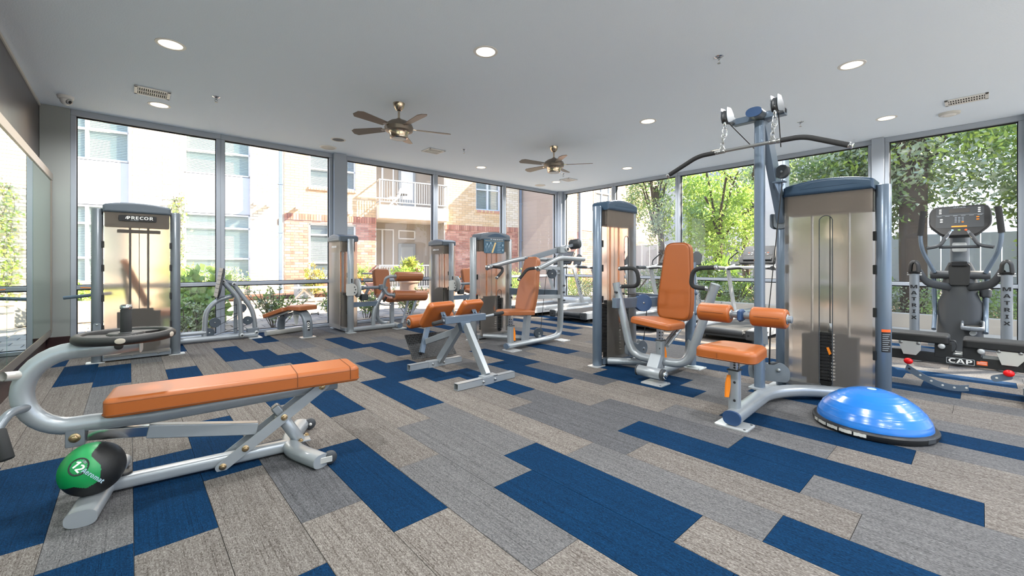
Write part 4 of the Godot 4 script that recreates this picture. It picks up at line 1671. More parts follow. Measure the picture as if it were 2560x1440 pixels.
func leg_curl() -> void:
	var t := thing("leg_curl", "leg extension machine with two long tan rollers before the balcony window", "exercise machine", Vector3(2.495, 0, -6.43), "twin leg machines along the courtyard windows")
	var a := Vector3(2.495, 0, -7.06)
	var b := Vector3(2.495, 0, -6.43)
	tower(t, a, b, Vector3(-1, 0, 0), 1.425, M.silver, M.cap_grey, M.cap_navy, {"front": 0.13, "stack_top": 0.6, "pw": 0.49, "rod_mat": M.orange_plastic})
	brand(t, 0.030, Vector3(2.357, 1.31, -6.745), Vector3(-1, 0, 0))
	var m := MB.new()
	box(m, Vector3(2.495, 0.72, -6.49), Vector3(0.235, 1.30, 0.006), 0.001)
	obj("side_panel", m, M.bronze_acrylic, t)
	m = MB.new()
	pad(m, roundpoly(PackedVector2Array([Vector2(-0.09, -0.09), Vector2(0.04, -0.09), Vector2(0.08, -0.03), Vector2(0.08, 0.05), Vector2(0.04, 0.09), Vector2(-0.09, 0.09)]), 0.02), 0.0, 0.008, 0.002, 0, facing(Vector3(2.50, 0.655, -6.383), Vector3(0, 0, 1)), 1)
	var wp := obj("hub_plate", m, M.zinc, t)
	m = MB.new()
	for q in [Vector2(0.035, 0.04), Vector2(0.05, 0.0), Vector2(0.035, -0.045)]:
		bolt(m, Vector3(2.50 + q.x, 0.655 + q.y, -6.375), Vector3(0, 0, 1), 0.007)
	obj("bolt", m, M.charcoal, wp)
	m = MB.new()
	box(m, Vector3(2.495, 0.79, -6.382), Vector3(0.02, 0.06, 0.004), 0.001)
	obj("post_slot", m, M.black_plastic, t)
	# cam wheel, axle and counterweight
	m = MB.new()
	cyl(m, Vector3(2.585, 0.675, -6.42), Vector3(2.603, 0.675, -6.42), 0.145, 44, 0.003)
	var cam := obj("cam_wheel", m, M.pale_steel, t)
	m = MB.new()
	for k in 9:
		var an := TAU * k / 9
		cyl(m, Vector3(2.602, 0.675 + 0.125 * sin(an), -6.42 + 0.125 * cos(an)), Vector3(2.606, 0.675 + 0.125 * sin(an), -6.42 + 0.125 * cos(an)), 0.008, 10, 0.001)
	obj("pin_holes", m, M.black_print, cam)
	m = MB.new()
	lathe(m, PackedVector2Array([Vector2(0, 0), Vector2(0.05, 0), Vector2(0.05, 0.04), Vector2(0.035, 0.045), Vector2(0.035, 0.09), Vector2(0.024, 0.10), Vector2(0.024, 0.36), Vector2(0.036, 0.362), Vector2(0.036, 0.42), Vector2(0, 0.42)]), 24, along(Vector3(2.60, 0.675, -6.42), Vector3(1, 0, 0)))
	obj("axle", m, M.grey_paint, t)
	m = MB.new()
	box(m, Vector3(2.70, 0.53, -6.42), Vector3(0.115, 0.10, 0.10), 0.016)
	obj("counterweight", m, M.charcoal, t)
	m = MB.new()
	bar(m, Vector3(2.77, 0.66, -6.42), Vector3(2.72, 0.56, -6.42), 0.035, 0.035)
	rod(m, Vector3(2.75, 0.70, -6.40), Vector3(2.66, 0.80, -6.38), 0.006, 8)
	obj("weight_arm", m, M.grey_paint, t)
	m = MB.new()
	ball(m, Vector3(2.655, 0.805, -6.38), Vector3(0.016, 0.016, 0.016), 14, 8)
	obj("pull_knob", m, M.orange_plastic, t)
	# frame
	m = MB.new()
	tube(m, PackedVector3Array([Vector3(2.52, 0.045, -6.44), Vector3(3.22, 0.045, -6.44)]), 0.034, 0.034, Vector3.UP, 18, true, 0.75)
	obj("base_tube", m, M.silver, t)
	m = MB.new()
	tube(m, PackedVector3Array([Vector3(3.245, 0.05, -6.68), Vector3(3.245, 0.05, -6.30)]), 0.042, 0.036, Vector3.UP, 20, true, 0.8)
	var ff := obj("front_foot", m, M.silver, t)
	m = MB.new()
	pad(m, rrect(0.19, 0.16, 0.02), 0.0, 0.010, 0.002, 0, Transform3D(Basis(), Vector3(3.25, 0, -6.33)), 1)
	obj("base_plate", m, M.pale_steel, ff)
	m = MB.new()
	tube(m, PackedVector3Array([Vector3(3.245, 0.05, -6.306), Vector3(3.245, 0.05, -6.292)]), 0.043, 0.037, Vector3.UP, 20, true, 0.8)
	obj("foot_cap", m, M.slate, ff)
	m = MB.new()
	bar(m, Vector3(3.212, 0.05, -6.52), Vector3(3.212, 0.46, -6.52), 0.06, 0.06, Vector3.RIGHT, 0.006)
	obj("seat_post", m, M.silver, t)
	m = MB.new()
	tube(m, bend([Vector3(2.86, 0.05, -6.45), Vector3(2.87, 0.33, -6.45), Vector3(3.04, 0.60, -6.45), Vector3(3.08, 0.68, -6.45)], 0.2, 8), 0.028, 0.036, Vector3(0, 0, 1).cross(Vector3.UP), 16)
	obj("curved_upright", m, M.silver, t)
	m = MB.new()
	bar(m, Vector3(2.53, 0.42, -6.45), Vector3(2.94, 0.42, -6.45), 0.05, 0.075)
	obj("side_beam", m, M.slate, t)
	m = MB.new()
	tube(m, bend([Vector3(3.14, 0.44, -6.9), Vector3(3.13, 0.12, -6.9), Vector3(3.22, 0.03, -6.9), Vector3(3.34, 0.02, -6.9)], 0.1, 6), 0.034, 0.022, Vector3(0, 0, 1), 16)
	obj("rear_leg", m, M.silver, t)
	m = MB.new()
	pad(m, rrect(0.26, 0.12, 0.03), 0.0, 0.010, 0.002, 0, Transform3D(Basis(), Vector3(3.2, 0, -6.9)), 1)
	obj("base_plate", m, M.pale_steel, t)
	for s in [0.0, 0.16]:
		m = MB.new()
		bar(m, Vector3(3.66 + s, 0.40, -6.80), Vector3(3.50 + s * 0.8, 0.02, -6.72), 0.035, 0.03)
		obj("front_strut", m, M.pale_steel, t)
	m = MB.new()
	bar(m, Vector3(3.22, 0.44, -6.60), Vector3(3.80, 0.42, -6.78), 0.09, 0.03)
	obj("seat_rail", m, M.pale_steel, t)
	# upholstery
	m = MB.new()
	pad(m, roundpoly(PackedVector2Array([Vector2(-0.20, -0.22), Vector2(0.20, -0.22), Vector2(0.24, 0.18), Vector2(-0.24, 0.18)]), 0.05), 0.0, 0.075, 0.03, 0.012, Transform3D(Basis(Vector3.UP, 0.25) * Basis(Vector3.RIGHT, 0.18), Vector3(3.30, 0.45, -6.66)))
	obj("seat_pad", m, M.vinyl_tan, t)
	m = MB.new()
	pad(m, rrect(0.30, 0.46, 0.07), 0.0, 0.075, 0.03, 0.012, facing(Vector3(3.20, 0.73, -6.92), Vector3(0.15, 0.18, 1)))
	obj("back_pad", m, M.vinyl_tan, t)
	m = MB.new()
	tube(m, bend([Vector3(2.99, 0.66, -6.36), Vector3(3.0, 0.82, -6.30), Vector3(3.05, 0.848, -6.27), Vector3(3.17, 0.848, -6.27)], 0.09, 6), 0.023, 0.0, Vector3.ZERO, 14)
	var ra := obj("roller_arm", m, M.silver, t)
	roller("long_roller", Vector3(3.15, 0.846, -6.27), Vector3(3.62, 0.838, -6.27), 0.075, M.vinyl_tan, ra)
	m = MB.new()
	tube(m, bend([Vector3(2.99, 0.68, -6.37), Vector3(3.03, 0.56, -6.30), Vector3(3.14, 0.55, -6.26)], 0.05, 5), 0.025, 0.0, Vector3.ZERO, 14)
	box(m, Vector3(2.99, 0.675, -6.40), Vector3(0.10, 0.09, 0.09), 0.015)
	ra = obj("roller_arm", m, M.grey_paint, t)
	roller("long_roller", Vector3(3.12, 0.548, -6.26), Vector3(3.70, 0.515, -6.26), 0.085, M.vinyl_tan, ra)
	m = MB.new()
	cyl(m, Vector3(3.02, 0.44, -6.42), Vector3(3.06, 0.52, -6.40), 0.017, 14)
	obj("seat_handle", m, M.black_plastic, t)
	m = MB.new()
	tube(m, bend([Vector3(2.96, 0.44, -6.50), Vector3(3.0, 0.39, -6.40), Vector3(3.14, 0.38, -6.42)], 0.05, 5), 0.010, 0.0, Vector3.ZERO, 10)
	obj("release_bar", m, M.steel, t)
	ORG = Vector3.ZERO
	var c := t.duplicate()
	c.name = numbered("leg_curl")
	add_child(c, true)
	c.position = Vector3(4.40, 0, -6.55)
	c.set_meta("label", "leg extension machine with a white hub plate, mostly hidden behind the shoulder press tower")


func foot_plate_flat(t: Node, c: Vector3, w: float, d: float, yaw := 0.0) -> void:
	var m := MB.new()
	pad(m, rrect(w, d, 0.02), 0.0, 0.009, 0.002, 0, Transform3D(Basis(Vector3.UP, yaw), Vector3(c.x, 0, c.z)), 1)
	var o := obj("base_plate", m, M.pale_steel, t)
	m = MB.new()
	var bs := Basis(Vector3.UP, yaw)
	for s in [-1, 1]:
		cyl(m, Vector3(c.x, 0.0085, c.z) + bs * Vector3(s * (w / 2 - 0.02), 0, d / 2 - 0.02), Vector3(c.x, 0.0098, c.z) + bs * Vector3(s * (w / 2 - 0.02), 0, d / 2 - 0.02), 0.008, 14, 0.0003)
	obj("bolt_hole", m, M.black_print, o)


func seat_column(t: Node, c: Vector3, y0: float, y1: float, y2: float, lev: Vector3) -> void:   # outer sleeve, chrome inner post with pin holes, orange lever
	var m := MB.new()
	tube(m, PackedVector3Array([Vector3(c.x, y0, c.z), Vector3(c.x, y1, c.z)]), 0.034, 0.034, Vector3.RIGHT, 20, true, 0.55)
	var s := obj("seat_sleeve", m, M.silver, t)
	m = MB.new()
	box(m, Vector3(c.x, y1 + 0.002, c.z), Vector3(0.074, 0.008, 0.074), 0.003)
	obj("sleeve_collar", m, M.charcoal, s)
	m = MB.new()
	var out := Vector3(-c.x, 0, -c.z).normalized()
	for q in [0.35, 0.75]:
		cyl(m, Vector3(c.x, lerpf(y0, y1, q), c.z) + out * 0.03, Vector3(c.x, lerpf(y0, y1, q), c.z) + out * 0.037, 0.009, 14, 0.001)
	obj("sleeve_pin", m, M.black_plastic, s)
	m = MB.new()
	box(m, Vector3(c.x, (y1 - 0.05 + y2) / 2, c.z), Vector3(0.05, y2 - y1 + 0.05, 0.05), 0.005)
	var i := obj("inner_post", m, M.chrome, t)
	m = MB.new()
	for k in 3:
		var y := lerpf(y1 + 0.02, y2 - 0.02, k / 3.0)
		cyl(m, Vector3(c.x - 0.0255, y, c.z + 0.008), Vector3(c.x - 0.0245, y, c.z + 0.008), 0.007, 12, 0.0002)
		cyl(m, Vector3(c.x - 0.008, y, c.z + 0.0245), Vector3(c.x - 0.008, y, c.z + 0.0255), 0.007, 12, 0.0002)
	obj("pin_hole", m, M.black_print, i)
	lever(t, Vector3(c.x, y0, c.z) + lev + Vector3(0, 0.06, 0), Vector3(c.x, y0, c.z) + lev * 1.0 + Vector3(0, 0.22, 0) + lev * -0.25, 0.035, Vector3(lev.z, 0, -lev.x).normalized())


func c_handle(t: Node, pts: Array, rad: float) -> void:
	var m := MB.new()
	var p := bend(pts, rad, 7)
	tube(m, p, 0.0185, 0.0, Vector3.ZERO, 16)
	var h := obj("hand_grip", m, M.foam, t)
	m = MB.new()
	for e in [[0, 1], [p.size() - 1, p.size() - 2]]:
		var d := (p[e[0]] - p[e[1]]).normalized()
		cyl(m, p[e[0]] - d * 0.012, p[e[0]] + d * 0.012, 0.021, 20, 0.004)
	obj("grip_collar", m, M.chrome, h)


func shoulder_press() -> void:
	var t := thing("shoulder_press", "shoulder press with a tan back pad and a tower bearing a blue exercise chart", "exercise machine", Vector3(3.83, 0, -4.683))
	var a := Vector3(3.506, 0, -4.683)
	var b := Vector3(4.155, 0, -4.683)
	tower(t, a, b, Vector3(0, 0, 1), 1.41, M.silver, M.cap_grey, M.cap_navy, {"stack_top": 0.59, "slot": [0.075, 0.09, 0.68, 0.075], "stack_x": 0.0, "rods": 0.09, "rod_mat": M.orange_plastic, "warning": Vector3(3.62, 0.55, -4.60), "pw": 0.53})
	var m := MB.new()
	var o3 := Vector3(0, 0, 1)
	plate(m, Vector3(3.80, 1.315, -4.585), o3, rrect(0.37, 0.245, 0.03), 0.008, 0.002)
	var sg := obj("exercise_chart", m, M.sign_blue, t)
	brand(sg, 0.034, Vector3(3.83, 1.40, -4.580), o3)
	m = MB.new()
	box(m, Vector3(3.80, 1.366, -4.5805), Vector3(0.33, 0.003, 0.001))
	pad(m, PackedVector2Array([Vector2(-0.045, 0.10), Vector2(-0.015, 0.10), Vector2(0.045, -0.045), Vector2(0.015, -0.045)]), 0, 0.001, 0, 0, facing(Vector3(3.79, 1.30, -4.581), o3), 1)
	obj("chart_stripe", m, M.sand_print, sg)
	m = MB.new()
	for q in [[3.67, 1.27], [3.735, 1.285]]:      # two little line figures showing worked muscles
		var tt := Transform3D(Basis(), Vector3(q[0], q[1], -4.5805))
		ball(m, tt * Vector3(0, 0.05, 0), Vector3(0.011, 0.014, 0.001), 12, 8)
		for s in [-1, 1]:
			tube(m, PackedVector3Array([tt * Vector3(s * 0.008, 0.035, 0), tt * Vector3(s * 0.026, 0.025, 0), tt * Vector3(s * 0.03, -0.012, 0), tt * Vector3(s * 0.018, 0.03, 0)]), 0.002, 0.001, Vector3.BACK, 4)
			tube(m, PackedVector3Array([tt * Vector3(s * 0.017, 0.03, 0), tt * Vector3(s * 0.012, -0.02, 0), tt * Vector3(s * 0.014, -0.062, 0)]), 0.002, 0.001, Vector3.BACK, 4)
	for k in 7:
		box(m, Vector3(3.89 - 0.006 * (k % 3), 1.345 - 0.022 * k, -4.5805), Vector3(0.075 - 0.012 * (k % 3), 0.004, 0.001))
	for q in [1.31, 1.24]:
		ball(m, Vector3(3.955, q, -4.5805), Vector3(0.010, 0.016, 0.001), 12, 8)
	obj("chart_print", m, M.sign_pale, sg)
	# frame; the seat faces west, its column line is at z = -3.86
	m = MB.new()
	tube(m, bend([Vector3(3.37, 0.055, -3.83), Vector3(4.16, 0.055, -3.86), Vector3(4.36, 0.08, -3.87), Vector3(4.385, 0.28, -3.87), Vector3(4.385, 1.17, -3.87)], 0.22, 10), 0.034, 0.045, Vector3(0, 0, 1), 20)
	obj("main_frame", m, M.silver, t)
	m = MB.new()
	tube(m, PackedVector3Array([Vector3(3.355, 0.055, -3.83), Vector3(3.375, 0.055, -3.83)]), 0.036, 0.047, Vector3(0, 0, 1), 20)
	obj("tube_cap", m, M.slate, t)
	foot_plate_flat(t, Vector3(3.43, 0, -3.80), 0.16, 0.20)
	foot_plate_flat(t, Vector3(4.385, 0, -3.84), 0.16, 0.17)
	m = MB.new()
	tube(m, PackedVector3Array([Vector3(3.62, 0.055, -4.60), Vector3(4.03, 0.055, -3.88)]), 0.030, 0.0, Vector3.ZERO, 18)
	obj("floor_link", m, M.silver, t)
	m = MB.new()
	bar(m, Vector3(4.15, 0.645, -4.66), Vector3(4.38, 0.64, -3.92), 0.05, 0.095)
	obj("side_beam", m, M.slate, t)
	m = MB.new()
	for q in [Vector3(4.17, 0.735, -4.64), Vector3(4.17, 0.555, -4.64), Vector3(4.40, 0.75, -3.82), Vector3(4.40, 0.55, -3.82), Vector3(4.40, 0.66, -3.825)]:
		cyl(m, q, q + Vector3(-0.006, 0, 0.018), 0.014, 14)
	obj("bolt", m, M.charcoal, t)
	seat_column(t, Vector3(3.45, 0, -3.85), 0.05, 0.29, 0.42, Vector3(0.035, 0.0, 0.035))
	m = MB.new()
	bar(m, Vector3(3.70, 0.06, -3.86), Vector3(3.75, 0.43, -3.86), 0.06, 0.085, Vector3.RIGHT)
	obj("back_support", m, M.silver, t)
	m = MB.new()
	pad(m, roundpoly(PackedVector2Array([Vector2(-0.24, -0.10), Vector2(0.22, -0.17), Vector2(0.22, 0.17), Vector2(-0.24, 0.10)]), 0.06), 0.0, 0.065, 0.028, 0.01, Transform3D(Basis(Vector3.BACK, -0.05), Vector3(3.52, 0.42, -3.86)))
	obj("seat_pad", m, M.vinyl_tan, t)
	m = MB.new()
	pad(m, roundpoly(PackedVector2Array([Vector2(-0.155, 0.36), Vector2(0.155, 0.36), Vector2(0.17, 0.10), Vector2(0.115, -0.36), Vector2(-0.115, -0.36), Vector2(-0.17, 0.10)]), 0.075), 0.0, 0.075, 0.03, 0.012, facing(Vector3(3.80, 0.775, -3.86), Vector3(-1, 0.22, 0)))
	obj("back_pad", m, M.vinyl_tan, t)
	m = MB.new()
	bar(m, Vector3(3.80, 0.62, -3.87), Vector3(4.37, 0.60, -3.87), 0.05, 0.05)
	bar(m, Vector3(3.87, 1.0, -3.87), Vector3(4.37, 0.98, -3.87), 0.045, 0.045)
	obj("pad_mount", m, M.silver, t)
	# press arms
	m = MB.new()
	tube(m, bend([Vector3(3.36, 0.995, -4.20), Vector3(3.72, 1.075, -4.20), Vector3(4.02, 1.125, -4.20), Vector3(4.47, 1.105, -4.20)], 0.2), 0.030, 0.0, Vector3.ZERO, 18)
	tube(m, bend([Vector3(3.61, 0.985, -3.54), Vector3(3.99, 1.12, -3.54), Vector3(4.47, 1.105, -3.54)], 0.08), 0.030, 0.0, Vector3.ZERO, 18)
	rod(m, Vector3(4.46, 1.105, -4.22), Vector3(4.46, 1.105, -3.52), 0.028)
	var ar := obj("press_arms", m, M.silver, t)
	m = MB.new()
	cyl(m, Vector3(3.352, 0.993, -4.20), Vector3(3.395, 1.003, -4.20), 0.033, 20, 0.005)
	cyl(m, Vector3(3.60, 0.982, -3.54), Vector3(3.635, 0.994, -3.54), 0.033, 20, 0.005)
	obj("arm_collar", m, M.chrome, ar)
	c_handle(t, [Vector3(3.41, 1.012, -4.17), Vector3(3.575, 0.995, -4.15), Vector3(3.56, 0.95, -4.13), Vector3(3.425, 0.872, -4.08)], 0.06)
	c_handle(t, [Vector3(3.60, 0.994, -3.57), Vector3(3.53, 0.985, -3.64), Vector3(3.41, 0.86, -3.66)], 0.10)
	m = MB.new()
	bar(m, Vector3(3.80, 1.10, -3.94), Vector3(4.50, 1.275, -3.87), 0.055, 0.065)
	bar(m, Vector3(4.46, 1.262, -3.87), Vector3(4.69, 1.325, -3.87), 0.03, 0.04)
	obj("top_lever", m, M.grey_paint, t)
	m = MB.new()
	box(m, Vector3(4.39, 1.235, -3.87), Vector3(0.14, 0.09, 0.12), 0.01)
	obj("pivot_bracket", m, M.silver, t)
	m = MB.new()
	cyl(m, Vector3(4.445, 1.25, -3.82), Vector3(4.445, 1.25, -3.79), 0.035, 22, 0.006)
	obj("pivot_cap", m, M.pale_steel, t)
	m = MB.new()
	cyl(m, Vector3(4.445, 1.25, -3.79), Vector3(4.445, 1.25, -3.785), 0.017, 16, 0.001)
	obj("pivot_bore", m, M.black_print, t)
	m = MB.new()
	cyl(m, Vector3(4.67, 1.32, -3.95), Vector3(4.73, 1.335, -3.80), 0.07, 30, 0.02)
	obj("counterweight", m, M.charcoal, t)
	disc("pulley", Vector3(4.20, 0.915, -3.86), Vector3(-0.5, 0, 1), 0.066, 0.028, t)
	disc("pulley", Vector3(3.985, 0.14, -3.90), Vector3(-0.3, 0, 1), 0.066, 0.032, t)
	m = MB.new()
	rod(m, Vector3(4.02, 0.14, -3.90), Vector3(4.14, 1.07, -3.88), 0.0035, 8)
	obj("cable", m, M.cable, t)
	m = MB.new()
	box(m, Vector3(3.985, 0.09, -3.9), Vector3(0.05, 0.05, 0.06), 0.006)
	box(m, Vector3(4.32, 0.915, -3.87), Vector3(0.10, 0.03, 0.03), 0.006)
	obj("pulley_bracket", m, M.silver, t)
	ORG = Vector3.ZERO


func chest_press() -> void:
	var t := thing("chest_press", "chest press with a tall orange back pad, black C-shaped handles and slotted tower", "exercise machine", Vector3(3.87, 0, -2.636))
	var a := Vector3(3.552, 0, -2.636)
	var b := Vector3(4.19, 0, -2.636)
	tower(t, a, b, Vector3(0, 0, 1), 1.63, M.slate, M.cap_navy, M.cap_navy, {"stack_top": 0.66, "slot": [0.075, 0.13, 1.34, 0.075], "stack_x": -0.02, "plates": 16, "rods": 0.08, "rod_mat": M.orange_plastic, "warning": Vector3(3.66, 0.60, -2.58)})
	var m := MB.new()
	# base, rear upright
	tube(m, bend([Vector3(3.43, 0.07, -1.96), Vector3(3.95, 0.065, -1.97), Vector3(4.17, 0.10, -1.97), Vector3(4.20, 0.32, -1.97), Vector3(4.205, 0.55, -1.97)], 0.22, 10), 0.034, 0.043, Vector3(0, 0, 1), 20)
	obj("base_tube", m, M.silver, t)
	m = MB.new()
	tube(m, PackedVector3Array([Vector3(4.205, 0.03, -1.97), Vector3(4.205, 1.06, -1.97)]), 0.045, 0.05, Vector3.BACK, 22, true, 0.8)
	obj("rear_upright", m, M.slate, t)
	foot_plate_flat(t, Vector3(4.215, 0, -1.93), 0.17, 0.17)
	foot_plate_flat(t, Vector3(3.41, 0, -1.91), 0.17, 0.20)
	m = MB.new()
	cyl(m, Vector3(3.43, 0.082, -2.09), Vector3(3.43, 0.082, -1.845), 0.047, 26, 0.006)
	var pv := obj("pivot_tube", m, M.silver, t)
	m = MB.new()
	for z in [[-2.10, -2.09], [-1.865, -1.84]]:
		cyl(m, Vector3(3.43, 0.082, z[0]), Vector3(3.43, 0.082, z[1]), 0.05, 26, 0.003)
	obj("pivot_ring", m, M.charcoal, pv)
	m = MB.new()
	cyl(m, Vector3(3.43, 0.082, -1.845), Vector3(3.43, 0.082, -1.815), 0.034, 22, 0.006)
	cyl(m, Vector3(3.43, 0.082, -1.82), Vector3(3.43, 0.082, -1.81), 0.018, 14, 0.002)
	obj("pivot_cap", m, M.chrome, pv)
	m = MB.new()
	box(m, Vector3(3.52, 0.15, -1.98), Vector3(0.06, 0.16, 0.11), 0.008, Basis(Vector3.BACK, -0.55))
	obj("arm_bracket", m, M.silver, t)
	# big U of the press arm
	m = MB.new()
	tube(m, bend([Vector3(3.63, 0.855, -2.462), Vector3(3.65, 0.155, -2.30), Vector3(3.60, 0.155, -1.98), Vector3(3.65, 0.155, -1.735), Vector3(3.63, 0.875, -1.49)], 0.24, 12), 0.038, 0.0, Vector3.ZERO, 22)
	obj("press_arm", m, M.silver, t)
	c_handle(t, [Vector3(3.52, 0.998, -2.345), Vector3(3.52, 1.008, -2.16), Vector3(3.545, 0.835, -2.15), Vector3(3.585, 0.822, -2.37)], 0.075)
	c_handle(t, [Vector3(3.52, 1.015, -1.44), Vector3(3.52, 1.005, -1.63), Vector3(3.545, 0.845, -1.66), Vector3(3.585, 0.838, -1.545)], 0.075)
	# seat, back and their supports
	seat_column(t, Vector3(3.60, 0, -1.97), 0.07, 0.345, 0.47, Vector3(0.04, 0, 0.03))
	m = MB.new()
	pad(m, roundpoly(PackedVector2Array([Vector2(-0.20, -0.20), Vector2(0.22, -0.16), Vector2(0.22, 0.16), Vector2(-0.20, 0.20)]), 0.07), 0.0, 0.062, 0.028, 0.01, Transform3D(Basis(Vector3.RIGHT, 0.10) * Basis(Vector3.BACK, -0.06), Vector3(3.60, 0.475, -1.985)))
	obj("seat_pad", m, M.vinyl, t)
	m = MB.new()
	for z in [-0.018, 0.018]:
		rod(m, Vector3(3.62, 0.30, -1.93 + z), Vector3(4.17, 0.56, -1.95 + z), 0.017, 14)
	obj("diagonal_brace", m, M.silver, t)
	m = MB.new()
	var ol := roundpoly(PackedVector2Array([Vector2(-0.165, 0.385), Vector2(0.165, 0.385), Vector2(0.175, 0.18), Vector2(0.125, -0.375), Vector2(-0.125, -0.375), Vector2(-0.175, 0.18)]), 0.085)
	var bt := facing(Vector3(4.01, 0.875, -2.0), Vector3(-1, 0.13, 0))
	pad(m, ol, 0.0, 0.08, 0.028, 0.012, bt)
	var bp := obj("back_pad", m, M.vinyl, t)
	m = MB.new()
	var rim := PackedVector3Array()
	for q in ol:
		rim.push_back(bt * Vector3(q.x * 0.975, 0.072, q.y * 0.985))
	rim.push_back(rim[0])
	tube(m, rim, 0.0022, 0.0, Vector3.LEFT, 6, false)
	obj("piping", m, M.stitch, bp)
	m = MB.new()
	bar(m, Vector3(4.0, 0.70, -1.98), Vector3(4.2, 0.70, -1.97), 0.06, 0.06)
	bar(m, Vector3(4.04, 0.98, -1.98), Vector3(4.2, 0.98, -1.97), 0.06, 0.06)
	obj("pad_mount", m, M.slate, t)
	m = MB.new()
	bar(m, Vector3(4.185, 0.67, -2.62), Vector3(4.20, 0.655, -2.0), 0.05, 0.115)
	bar(m, Vector3(3.56, 0.655, -2.44), Vector3(4.20, 0.645, -2.30), 0.06, 0.10)
	obj("side_beam", m, M.slate, t)
	disc("hub_wheel", Vector3(3.905, 0.645, -2.33), Vector3(-0.75, 0.1, 1), 0.088, 0.06, t, true, M.navy_plastic)
	m = MB.new()
	rod(m, Vector3(3.58, 0.76, -2.44), Vector3(3.88, 0.72, -2.34), 0.004, 8)
	rod(m, Vector3(3.95, 0.57, -2.31), Vector3(3.88, 0.21, -2.31), 0.004, 8)
	obj("cable", m, M.cable, t)
	m = MB.new()
	rod(m, Vector3(3.575, 0.765, -2.44), Vector3(3.68, 0.745, -2.41), 0.012, 12)
	obj("cable_end", m, M.charcoal, t)
	m = MB.new()
	var q := Vector3(3.80, 0.185, -2.34)
	pad(m, roundpoly(PackedVector2Array([Vector2(-0.13, 0.05), Vector2(-0.13, -0.06), Vector2(-0.05, -0.09), Vector2(0.0, -0.045), Vector2(0.06, -0.10), Vector2(0.13, -0.05), Vector2(0.13, 0.03), Vector2(0.07, 0.08)]), 0.04), -0.025, 0.025, 0.004, 0.004, facing(q, Vector3(-0.3, 0, 1)), 1)
	var gd := obj("pulley_guard", m, M.grey_paint, t)
	m = MB.new()
	bolt(m, q + Vector3(0.07, 0.0, 0.045), Vector3(-0.3, 0, 1).normalized(), 0.012)
	obj("bolt", m, M.steel, gd)
	m = MB.new()
	for y in [0.75, 0.55, 0.42]:
		bolt(m, Vector3(4.215, y, -1.917), Vector3(0, 0, 1), 0.014)
	obj("bolt", m, M.slate, t)
	m = MB.new()
	tube(m, PackedVector3Array([Vector3(3.62, 0.055, -2.56), Vector3(4.05, 0.055, -1.99)]), 0.036, 0.0, Vector3.ZERO, 18)
	obj("floor_link", m, M.silver, t)
	ORG = Vector3.ZERO


func chain(t: Node, a: Vector3, b: Vector3) -> void:
	var d := (b - a)
	var n := int(d.length() / 0.026)
	for k in n:
		var c := a + d * ((k + 0.5) / n)
		var side := Vector3(0.7, 0, 0.7) if k % 2 == 0 else Vector3(0.7, 0, -0.7)
		var pts := PackedVector3Array()
		for q in 17:
			var an := TAU * q / 16
			pts.push_back(c + side * 0.012 * cos(an) + Vector3.UP * (0.011 * signf(sin(an)) * (1.0 if absf(sin(an)) > 0.01 else 0.0) + 0.009 * sin(an)))
		var m := MB.new()
		tube(m, pts, 0.0035, 0.0, side.cross(Vector3.UP), 7, false)
		obj("chain_link", m, M.steel, t)


func carabiner(t: Node, c: Vector3) -> void:
	var m := MB.new()
	var pts := PackedVector3Array()
	for q in 25:
		var an := TAU * q / 24
		pts.push_back(c + Vector3(0.7, 0, 0.7) * 0.016 * cos(an) * (1.0 - 0.25 * sin(an)) + Vector3.UP * 0.042 * sin(an))
	tube(m, pts, 0.0042, 0.0, Vector3(0.7, 0, -0.7), 8, false)
	obj("carabiner", m, M.chrome, t)


